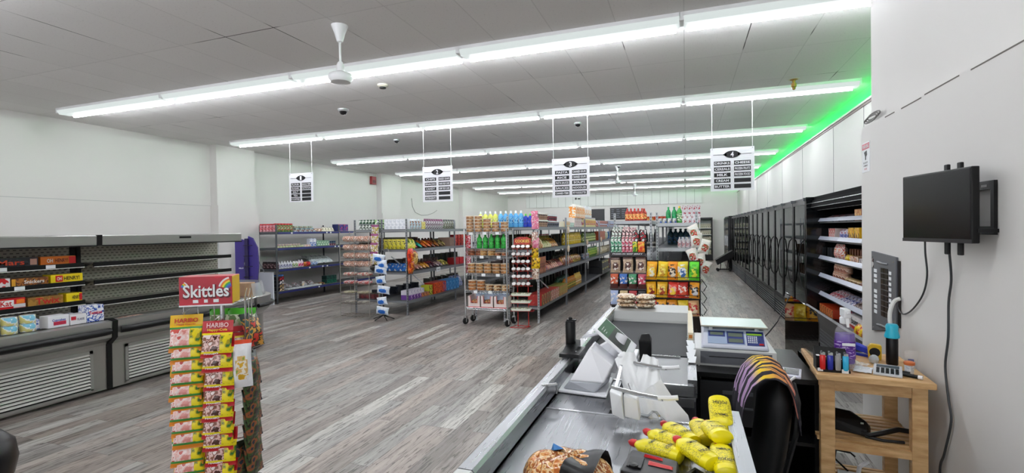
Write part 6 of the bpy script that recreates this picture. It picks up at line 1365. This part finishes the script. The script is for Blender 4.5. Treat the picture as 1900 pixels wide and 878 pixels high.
MB().box(-.005, .365, .06, .37, .125, .132).build('platter', mat('glass_platter', '#b4c8c2', .3, .0), t, bevel=.002)
MB().tube([(-.006, .058, .128), (.366, .058, .128), (.366, .372, .128), (-.006, .372, .128)], .006, 0, 6, closed=True).build('platter_rim', mat('platter_rim', '#b8b6a6', .3, .5), t)
for x, y in ((.05, .1), (.31, .1), (.05, .3), (.31, .3)): MB().rod((x, y, .1), (x, y, .126), .012).build('support', white, t)
for x, y in ((.04, .04), (.32, .04), (.04, .29), (.32, .29)): pass
o = MB().tube([(.46, 3.5, .93), (.5, 3.55, .96), (.56, 3.62, 1.02), (.66, 3.8, 1.16), (.67, 3.9, 1.14)], .004).build('scale_cable', black); tag(o, 'black cable from the scale up to glass screen', 'cable')
t = thing('tablet_reader', 'white framed card tablet lying on black cabinet', 'tablet', (.56, 3.17, .8), R_(-12))
MB().box(-.05, .05, -.09, .09, 0, .014).build('frame', mat('tablet_white', '#dfe0f0', .3), t, bevel=.004); MB().box(-.038, .038, -.06, .07, .014, .016).build('screen', mat('tablet_dark', '#4c4f54', .1), t)
MB().tube([(.02, -.09, .008), (.0, -.13, .0), (-.015, -.15, -.06), (-.03, -.15, -.2)], .008).build('cable', white, t)
# smoked glass screen
smoke = bpy.data.materials.new('smoked_acrylic'); smoke.use_nodes = True; N = smoke.node_tree.nodes; L = smoke.node_tree.links
for n in list(N): N.remove(n)
ou = N.new('ShaderNodeOutputMaterial'); mx = N.new('ShaderNodeMixShader'); tr = N.new('ShaderNodeBsdfTransparent'); gl = N.new('ShaderNodeBsdfGlossy'); fr_ = N.new('ShaderNodeFresnel')
gl.inputs['Roughness'].default_value = .02; tr.inputs[0].default_value = (.26, .25, .23, 1); fr_.inputs[0].default_value = 1.9; L.new(fr_.outputs[0], mx.inputs[0]); L.new(tr.outputs[0], mx.inputs[1]); L.new(gl.outputs[0], mx.inputs[2]); L.new(mx.outputs[0], ou.inputs[0])
t = thing('glass_screen', 'dark smoked glass screen standing beside the cash cabinet', 'screen', (.695, 3.16, 0))
MB().prism([(0.06, .55), (.0, .62), (.0, 1.10), (.05, 1.155), (1.0, 1.155), (1.0, .55)], 0, .006, 0, ax='x').build('pane', smoke, t)
MB().rod((.003, .3, 0), (.003, .3, .56), .015).rod((.003, .9, 0), (.003, .9, .56), .015).build('leg', blackm, t)
# ================================================================= OFFICE CHAIR with T-shirt
t = thing('office_chair', 'black padded office chair seen from the side behind cash cabinet', 'chair', (.255, 2.56, 0), R_(0)); t.scale = (.9, 1, .99)
lea = mat('black_leather', '#0e0f11', .55, spec=.35)
def cush(u, v):
    # backrest: shell seen from its side, rounded top
    a = 2*math.pi*u; rx, ry = .08, .16*(1-max(0, v-.72)**2*8)**.5 if v > .72 else .16
    return (.07+.12*v-.05*v*v+rx*(1 if v < .8 else max(.05, 1-((v-.8)/.2)**2))*math.cos(a), -.03+ry*math.sin(a), .46+.52*v)
MB().grid(cush, 28, 22).build('backrest', lea, t, smooth=True)
MB().tube([(.13, -.19, .5), (.16, -.19, .62), (.2, -.185, .76), (.22, -.14, .885), (.22, -.04, .94)], .012).build('piping', black, t, smooth=True)
MB().hull([(-.32, -.22, .42), (.1, -.24, .42), (-.32, .2, .42), (.1, .2, .42), (-.34, -.2, .48), (.12, -.22, .5), (-.34, .18, .48), (.12, .18, .5)]).build('seat', lea, t, bevel=.03)
MB().rod((-.1, 0, .1), (-.1, 0, .42), .03, 0, 12).build('gas_column', blackm, t)
b = MB()
for a in range(5): q = R_(72*a+10); b.tube([(-.1, 0, .12), (-.1+.28*math.cos(q), .28*math.sin(q), .07)], .02)
b.build('star_base', blackm, t)
for a in range(5):
    q = R_(72*a+10); c = Vector((-.1+.28*math.cos(q), .28*math.sin(q), .03)); MB().tube([c+Vector((-.02, 0, 0)), c+Vector((.02, 0, 0))], .03, 0, 10).build('castor', rubber, t)
# T-shirt draped over the top
sh = mat('shirt_print', '#221f28', .85); N, L, b = nodes(sh)
uvn = N.new('ShaderNodeUVMap'); uvn.uv_map = 'UVMap'; sp = N.new('ShaderNodeSeparateXYZ'); L.new(uvn.outputs[0], sp.inputs[0])
wv = N.new('ShaderNodeTexWave'); wv.wave_type = 'BANDS'; wv.bands_direction = 'X'; wv.inputs['Scale'].default_value = 3.6; wv.inputs['Distortion'].default_value = 2.2; wv.inputs['Detail'].default_value = 1; L.new(uvn.outputs[0], wv.inputs['Vector'])
cr = N.new('ShaderNodeValToRGB'); cr.color_ramp.elements[0].position = .42; cr.color_ramp.elements[0].color = (0, 0, 0, 1); cr.color_ramp.elements[1].position = .5; L.new(wv.outputs[1], cr.inputs[0])
c2_ = N.new('ShaderNodeValToRGB'); c2_.color_ramp.elements[0].position = .36; c2_.color_ramp.elements[0].color = lin('#b090b8'); c2_.color_ramp.elements[1].position = .8; c2_.color_ramp.elements[1].color = lin('#d88878')
k = c2_.color_ramp.elements.new(.44); k.color = lin('#e8c828'); k = c2_.color_ramp.elements.new(.56); k.color = lin('#d89848'); L.new(sp.outputs[1], c2_.inputs[0])
ms_ = N.new('ShaderNodeValToRGB'); ms_.color_ramp.interpolation = 'CONSTANT'; e = ms_.color_ramp.elements; e[0].color = (0, 0, 0, 1); e[1].position = .16; e[1].color = (1, 1, 1, 1); k = e.new(.9); k.color = (0, 0, 0, 1); L.new(sp.outputs[1], ms_.inputs[0])
mq = N.new('ShaderNodeMath'); mq.operation = 'MULTIPLY'; L.new(cr.outputs[0], mq.inputs[0]); L.new(ms_.outputs[0], mq.inputs[1])
mc = N.new('ShaderNodeMixRGB'); L.new(mq.outputs[0], mc.inputs[0]); mc.inputs[1].default_value = lin('#26232c'); L.new(c2_.outputs[0], mc.inputs[2]); L.new(mc.outputs[0], b.inputs['Base Color'])
cl = MB(); PR = [(-.055, .74), (-.05, .82), (-.035, .90), (0.0, .97), (.05, 1.015), (.11, 1.02), (.16, .99), (.195, .93), (.215, .85), (.225, .78)]
def shirt(u, v):
    q = v*(len(PR)-1); i = min(int(q), len(PR)-2); f_ = q-i
    x = PR[i][0]*(1-f_)+PR[i+1][0]*f_; z = PR[i][1]*(1-f_)+PR[i+1][1]*f_
    yy = -.19+.36*u; ed = abs(2*u-1)**3
    return (x+.012*math.sin(17*u+4*v)*(1-.4*ed), yy, z-.03*ed+.006*math.sin(23*u+9*v))
cl.grid(shirt, 30, 24)
me_o = cl.build('t_shirt', sh, smooth=170, fix=False); uv = me_o.data.uv_layers.new(name='UVMap')
for lp in me_o.data.loops:
    i = lp.vertex_index; uv.data[lp.index].uv = ((i % 31)/30, (i//31)/24)
me_o.location = (.265, 2.56, 0); me_o.scale = (.86, 1, 1); sd = me_o.modifiers.new('thick', 'SOLIDIFY'); sd.thickness = .004
tag(me_o, 'black T-shirt with yellow and orange flame print draped over the chair', 'shirt')

# ================================================================= WOODEN TABLE
pine = mat('birch_wood', '#c49a62', .45); N, L, b = nodes(pine)
tc = N.new('ShaderNodeTexCoord'); mp = N.new('ShaderNodeMapping'); mp.inputs['Scale'].default_value = (3, 14, 14); nz = N.new('ShaderNodeTexNoise'); nz.inputs['Scale'].default_value = 3; nz.inputs['Detail'].default_value = 6
cr = N.new('ShaderNodeValToRGB'); cr.color_ramp.elements[0].position = .3; cr.color_ramp.elements[0].color = lin('#bc8f5a'); cr.color_ramp.elements[1].position = .7; cr.color_ramp.elements[1].color = lin('#e2bd88')
L.new(tc.outputs['Object'], mp.inputs[0]); L.new(mp.outputs[0], nz.inputs['Vector']); L.new(nz.outputs[0], cr.inputs[0]); L.new(cr.outputs[0], b.inputs['Base Color'])
t = thing('wooden_cart', 'light birch wooden side table with slatted shelves against near wall', 'table', (.65, 2.95, 0), R_(-4))
MB().box(-.01, .49, 0, .6, .84, .87).build('tabletop', pine, t, bevel=.003)
for x in (.01, .40):
    for y in (.03, .5): MB().box(x, x+.065, y, y+.05, 0, .84).build('leg', pine, t, bevel=.003)
MB().box(.075, .40, .035, .055, .78, .84).box(.075, .40, .52, .54, .78, .84).box(.015, .035, .08, .5, .78, .84).box(.44, .46, .08, .5, .78, .84).build('apron', pine, t)
for z in (.50, .18):
    for y in (.035, .52): MB().box(.075, .40, y, y+.02, z-.03, z+.01).build('shelf_rail', pine, t)
    for i in range(8): MB().box(.0 if z > .4 else .02, .46, .07+.056*i, .105+.056*i, z-.0, z+.015).build('slat', pine, t)
TZ = .871
# lighters display
t = thing('lighter_display', 'black tray of four coloured lighters on wooden table', 'display', (.73, 3.03, TZ), R_(-2))
MB().box(-.075, .075, -.03, .08, 0, .012).build('tray', black, t); MB().add([(-.075, .0, .06), (.075, .0, .05), (.075, .08, .105), (-.075, .08, .115), (-.075, .0, .012), (.075, .0, .012), (.075, .08, .012), (-.075, .08, .012)], [(0, 1, 2, 3), (7, 6, 5, 4), (0, 4, 5, 1), (1, 5, 6, 2), (2, 6, 7, 3), (3, 7, 4, 0)]).build('riser', black, t)
for i, x in enumerate((-.07, -.04, -.008, .03, .06)): MB().box(x-.003, x+.012, .005, .075, .075-.004*i, .078-.004*i).build('white_tab', paper, t)
MB().box(-.075, -.05, -.032, -.03, .003, .02).box(.035, .065, -.034, -.03, 0, .02).build('price_tag', paper, t)
for i, (x, c, nm) in enumerate(((-.052, '#d02424', 'red'), (-.017, '#24309c', 'dark blue'), (.018, '#9a9a98', 'grey'), (.052, '#38b8e8', 'light blue'))):
    q = thing('lighter', f'{nm} lighter standing in black tray', 'lighter', (.73+x, 3.003-.001*i, TZ+.013), 0, 'lighters in the tray')
    MB().lathe([(.010, 0), (.012, .003), (.012, .058), (.010, .06)], 0, 12, sy=.65).build('body', mat('lighter_'+nm.replace(' ', '_'), c, .2), q, smooth=True)
    MB().box(-.009, .009, -.006, .006, .06, .07).build('metal_top', chrome, q); MB().rod((-.004, -.006, .072), (-.004, .006, .072), .004).build('wheel', dgrey, q); q.scale = (1.15, 1.15, 1.3)
# spray bottle
t = thing('spray_bottle', 'clear spray bottle with purple cleaner and white trigger', 'bottle', (.83, 3.2, TZ), R_(0))
S_ = 1.0
MB().lathe([(.04, 0), (.046, .01), (.046, .13), (.04, .165), (.022, .195), (.017, .2)], 0, 20, sy=.7).build('bottle', glass, t, smooth=True)
MB().lathe([(.039, .004), (.044, .012), (.044, .13), (.041, .15)], 0, 20, sy=.69).build('purple_liquid', mat('purple_liquid', '#54249a', .15), t, smooth=True)
MB().lathe([(.0465, .03), (.0465, .115)], 0, 20, sy=.71).build('label', prn(['#5c2c94', '#5c2c94', '#6c3ca4', '#c8b8e0'], 40, .3, (1, 1, 3)), t)
MB().box(-.02, .035, -.036, -.033, .095, .108).build('label_band', paper, t)
MB().lathe([(.02, .195), (.022, .2), (.022, .225), (.014, .232)], 0, 14).box(-.014, .014, -.05, .03, .23, .27).hull([(-.008, -.045, .235), (.008, -.045, .235), (-.006, -.055, .185), (.006, -.055, .185), (-.008, -.03, .235), (.008, -.03, .235)]).box(-.008, .008, -.065, -.05, .25, .262).build('trigger_head', white, t, bevel=.003)
t.scale = (1.12, 1.12, 1.16)
# stapler
t = thing('stapler', 'blue stapler lying open on the wooden table', 'stapler', (.965, 3.45, TZ), R_(-42))
MB().hull([(-.08, -.016, 0), (.07, -.016, 0), (-.08, .016, 0), (.07, .016, 0), (-.075, -.014, .012), (.07, -.014, .014), (-.075, .014, .012), (.07, .014, .014)]).build('base', cm_('#24309c'), t)
MB().hull([(-.075, -.013, .045), (.07, -.016, .016), (-.075, .013, .045), (.07, .016, .016), (-.07, -.011, .075), (.07, -.015, .045), (-.07, .011, .075), (.07, .015, .045), (0, 0, .075)]).build('top_arm', cm_('#2c3cb4'), t, bevel=.004)
# tape measure, pen pot, cup
t = thing('tape_measure', 'yellow and black tape measure standing on table', 'tape measure', (1.02, 3.36, TZ), R_(-10))
MB().hull([(-.03, -.02, 0.0), (.03, -.02, 0), (-.035, -.02, .07), (-.02, -.02, .09), (.03, -.02, .085), (-.03, .02, 0.0), (.03, .02, 0), (-.035, .02, .07), (-.02, .02, .09), (.03, .02, .085)]).build('case', mat('tape_yellow', '#e0b818', .4), t, bevel=.006); MB().tube([(-.003, -.022, .045), (-.003, .022, .045)], .026, 0, 16).build('black_face', black, t)
t = thing('black_bottle', 'black insulated bottle with bright turquoise cap on table', 'bottle', (1.07, 3.26, TZ))
MB().lathe([(.026, 0), (.028, .005), (.028, .15), (.026, .155)], 0, 18).build('body', black, t, smooth=True); MB().lathe([(.034, .15), (.036, .16), (.028, .19), (.03, .215), (.024, .225)], 0, 18).build('cap', mat('turquoise', '#28b4d0', .35), t, smooth=True)
t = thing('pen_cup', 'clear cup with odds and ends against the wall', 'cup', (1.135, 3.2, TZ)); MB().lathe([(.024, 0), (.026, .004), (.03, .09)], 0, 14).build('cup', glass, t, smooth=True); MB().box(-.01, .012, -.005, .01, .005, .05).build('blue_item', cm_('#2c3878'), t)
t = thing('glass_jar', 'small clear glass stopper lying by the tape measure', 'glass', (.985, 3.26, TZ)); MB().lathe([(.01, 0), (.022, .008), (.026, .025), (.02, .04), (.008, .048)], 0, 8).build('glass', mat('cut_glass', '#c8d0d4', .1, .2), t)
t = thing('calculator', 'silver desk calculator with black keys on the wooden table', 'calculator', (.985, 3.06, TZ), R_(-18))
MB().hull([(-.06, -.07, 0), (.06, -.07, 0), (-.06, .07, 0), (.06, .07, 0), (-.06, -.07, .01), (.06, -.07, .01), (-.06, .07, .03), (.06, .07, .03)]).build('body', mat('calc_silver', '#c9cbcf', .35, .2), t, bevel=.003)
kb = MB(); kb.M = Matrix.Translation((0, 0, .0205)) @ Matrix.Rotation(math.atan2(.02, .14), 4, 'X')
for i in range(5):
    for j in range(4): kb.box(-.048+.02*i, -.034+.02*i, -.055+.018*j, -.043+.018*j, 0, .003)
kb.build('keys', black, t); kd = MB(); kd.M = kb.M; kd.box(-.048, .048, .025, .055, 0, .002); kd.build('display', mat('calc_lcd', '#4d5a60', .15), t)
t = thing('pen', 'black marker pen lying at table edge', 'pen', (1.05, 3.02, TZ+.009), R_(-35)); MB().rod((-.06, 0, 0), (.05, 0, 0), .009, 0, 10).build('barrel', black, t, smooth=True); MB().rod((.05, 0, 0), (.068, 0, 0), .010, 0, 10).build('cap', white, t, smooth=True)
t = thing('pen', 'white capped marker pen beside the calculator', 'pen', (1.03, 3.09, TZ+.009), R_(-35)); MB().rod((-.05, 0, 0), (.0, 0, 0), .009, 0, 10).build('cap', white, t, smooth=True); MB().rod((0, 0, 0), (.06, 0, 0), .008, 0, 10).build('barrel', black, t, smooth=True)
t = thing('pill_bottle', 'small white pill bottle with orange lid on table', 'bottle', (1.085, 3.08, TZ)); MB().lathe([(.018, 0), (.02, .003), (.02, .045), (.017, .048)], 0, 16).build('bottle', prn(['#e4e4e4', '#e4e4e4', '#b0b8c0'], 40, .4, (1, 1, 4)), t, smooth=True); MB().lathe([(.023, .048), (.024, .05), (.024, .062), (.02, .065)], 0, 16).build('lid', mat('orange_lid', '#d0703a', .4), t, smooth=True)
for k, (x, y, w_, h_, rz, m_, lb, nm) in enumerate(((.885, 3.09, .08, .13, -20, paper, 'white folded paper lying on the table by the calculator', 'paper_sheet'), (.84, 3.12, .13, .1, 20, clearp, 'clear crumpled plastic wrap left of white paper', 'plastic_wrap'), (.9, 3.2, .09, .06, -50, clearp, 'clear plastic scrap behind white paper', 'plastic_wrap'))):
    o = MB().grid(lambda u, v: ((u-.5)*w_, (v-.5)*h_, .004+(.010 if m_ is clearp else .003)*abs(math.sin(9*u+5*v+k))), 10, 8).build(nm, m_, smooth=60, fix=False); o.location = (x, y, TZ); o.rotation_euler = (0, 0, R_(rz)); tag(o, lb, 'paper' if m_ is paper else 'plastic')
    sd = o.modifiers.new('thick', 'SOLIDIFY'); sd.thickness = .0008
# bag on the shelf
t = thing('waist_bag', 'black waist bag with strap lying on upper slatted shelf', 'bag', (.84, 3.16, .515), R_(-20)); t.scale = (.95, .9, 1.0)
MB().hull([(-.14, -.03, 0), (.08, -.06, 0), (-.13, .07, 0), (.1, .05, 0), (-.13, -.01, .06), (-.1, .06, .1), (.0, .05, .1), (.08, .0, .07), (.09, -.04, .03), (.1, .04, .03)]).build('body', mat('bag_black', '#0b0b0d', .35), t, bevel=.015)
MB().tube([(.06, -.06, .015), (.1, -.08, .02), (.16, -.05, .04), (.22, .02, .05), (.27, .06, .04)], .014, 0, 6).tube([(.08, -.08, .01), (.16, -.09, .01), (.25, -.05, .01)], .008).build('strap', mat('bag_black', ''), t, smooth=True); MB().box(.055, .07, -.045, -.03, .06, .066).build('buckle', chrome, t)
t = thing('power_adapter', 'white power adapter box with looped cable on the lower shelf', 'adapter', (.86, 3.1, .197), R_(-12))
MB().box(-.09, .1, -.05, .06, 0, .09).build('box', white, t, bevel=.005); MB().box(-.03, .05, -.052, -.05, .02, .07).build('dark_inset', black, t)
MB().tube([(-.04, .05, .09), (-.1, .12, .12), (-.09, .2, .14), (-.02, .22, .13), (.0, .2, .12)], .005).build('cable', black, t); MB().tube([(.0, 0, .09), (.01, .02, .14), (.05, .04, .17)], .012).build('white_cable', white, t)
# ================================================================= NEAR WALL: monitor, breaker panel, cables
t = thing('wall_monitor', 'black flat monitor on a wall bracket above the table', 'monitor', (1.11, 2.54, 1.565), R_(0))
Mm = Matrix.Rotation(math.atan2(.45, -.083)-math.pi/2+0, 4, 'Z')
ang = math.atan2(2.987-2.54, 1.028-1.11)          # direction of the screen's width in plan
ux = Vector((math.cos(ang), math.sin(ang), 0)); nx = Vector((-ux.y, ux.x, 0)); nx = -nx if nx.x > 0 else nx
MM = Matrix((ux.to_4d(), nx.to_4d(), Vector((0, 0, 1, 0)), Vector((0, 0, 0, 1)))).transposed(); MM[3] = (0, 0, 0, 1); MM[0][3] = MM[1][3] = MM[2][3] = 0
def mo(bx, nm, m, par, bv=0):
    b = MB(); b.M = MM; b.box(*bx); return b.build(nm, m, par, bevel=bv)
ca = mo((0, .455, -.03, 0, 0, .32), 'casing', black, t, .004); mo((.008, .447, 0, .001, .018, .312), 'screen', mat('monitor_glass', '#0d0b0e', .16, spec=.35), t)
MN = MM @ Matrix.Translation((.23, .0015, .009)) @ Matrix.Rotation(R_(90), 4, 'X') 
for i in (.12, .2): mo((i-.012, i+.012, -.045, -.03, -.055, .35), 'mount_bar', blackm, t, .004)
MB().box(.02, .088, -.0, .035, .045, .06).build('arm', blackm, t)
mo((.0, .455, .0005, .0012, 0, .016), 'lower_bezel', mat('bezel', '#222226', .3), t)
t = thing('wall_bracket', 'black slotted metal bracket plate fixed on wall beside monitor', 'bracket', (1.198, 2.55, 1.60))
b = MB()
b.box(-.012, 0, 0, .025, 0, .225).box(-.012, 0, .2, .225, 0, .225).box(-.012, 0, .025, .2, .19, .225).box(-.012, 0, .025, .2, 0, .035); b.build('plate', black, t)
MB().box(-.0135, -.012, .05, .09, .2, .21).box(-.0135, -.012, .12, .16, .2, .21).box(-.0135, -.012, .05, .09, .012, .022).box(-.0135, -.012, .12, .16, .012, .022).build('slots', mat('wall_slot', '#b9bbba', .6), t)
def cable(nm, lb, pts, r, m):
    # smooth with Catmull-Rom
    P = [Vector(p) for p in pts]; Q = []
    for i in range(len(P)-1):
        a, b0, c, d = P[max(i-1, 0)], P[i], P[i+1], P[min(i+2, len(P)-1)]
        for k in range(6):
            f = k/6; Q.append(.5*((2*b0)+(c-a)*f+(2*a-5*b0+4*c-d)*f*f+(3*b0-a-3*c+d)*f**3))
    Q.append(P[-1]); o = MB().tube(Q, r, 0, 8).build(nm, m, smooth=True); return tag(o, lb, 'cable')
cb_ = mat('cable_dark', '#35373a', .5)
cable('power_cable', 'dark cable from monitor looping left to breaker panel', [(1.15, 3.07, 1.6), (1.17, 3.12, 1.5), (1.185, 3.14, 1.38), (1.188, 3.2, 1.27), (1.188, 3.33, 1.17), (1.188, 3.45, 1.125), (1.188, 3.52, 1.15), (1.188, 3.5, 1.22)], .0045, cb_)
cable('power_cable', 'long dark cable hanging from monitor down to the floor', [(1.16, 2.87, 1.62), (1.17, 2.87, 1.5), (1.188, 2.9, 1.38), (1.188, 2.925, 1.27), (1.188, 2.93, 1.1), (1.188, 2.96, .95), (1.188, 2.93, .8), (1.188, 2.905, .7), (1.188, 2.97, .52), (1.188, 3.02, .4), (1.188, 3.0, .1), (1.188, 3.0, .006)], .0055, cb_)
t = thing('breaker_panel', 'grey electrical breaker panel with white labels on near wall', 'electrical panel', (1.198, 3.55, .93))
pg = mat('panel_grey', '#62656a', .45, .2)
MB().add([(-.012, .0, .08), (-.012, .41, .0), (-.012, .41, .54), (-.012, 0, .52), (0, .0, .08), (0, .41, .0), (0, .41, .54), (0, 0, .52)], [(0, 1, 2, 3), (7, 6, 5, 4), (0, 4, 5, 1), (1, 5, 6, 2), (2, 6, 7, 3), (3, 7, 4, 0)]).build('cover', pg, t)
MB().box(-.004, .0, -.035, 0, .1, .5).build('wall_opening', black, t)
b = MB()
for j in range(9):
    for i in range(2): b.box(-.0145, -.012, .12+.062*i, .176+.062*i, .13+.035*j, .16+.035*j)
b.build('breaker', black, t); b = MB()
for j in range(9):
    b.box(-.014, -.012, .07, .105, .135+.034*j, .155+.034*j)
    if j != 5: b.box(-.014, -.012, .31, .36, .13+.034*j, .152+.034*j)
b.build('label_sticker', paper, t); MB().tube([(-.014, .12, .07), (-.02, .2, .07), (-.014, .3, .06)], .008).tube([(-.014, .12, .47), (-.02, .2, .47), (-.014, .3, .475)], .006).build('embossed_ridge', pg, t)
MB().box(-.0145, -.012, .37, .395, .43, .49).build('warning_sticker', cm_(('#401820', '#c8c8c8')), t)
for y, z in ((.03, .49), (.38, .03), (.03, .13), (.38, .5)): MB().rod((-.014, y, z), (-.011, y, z), .005).build('screw', chrome, t)
cable('flex_conduit', 'white ribbed flexible conduit bending from wall to table', [(1.188, 3.49, 1.21), (1.16, 3.5, 1.19), (1.13, 3.47, 1.13), (1.115, 3.42, 1.05), (1.11, 3.38, .95), (1.1, 3.36, .875)], .011, mat('conduit_white', '#c9cac6', .5))
# socket cord on the floor behind the counter
cable('floor_cable', 'thin black cable hanging between glass screen and table', [(.7, 3.3, .56), (.72, 3.25, .4), (.71, 3.2, .25), (.74, 3.1, .12), (.78, 3.0, .006)], .005, black)
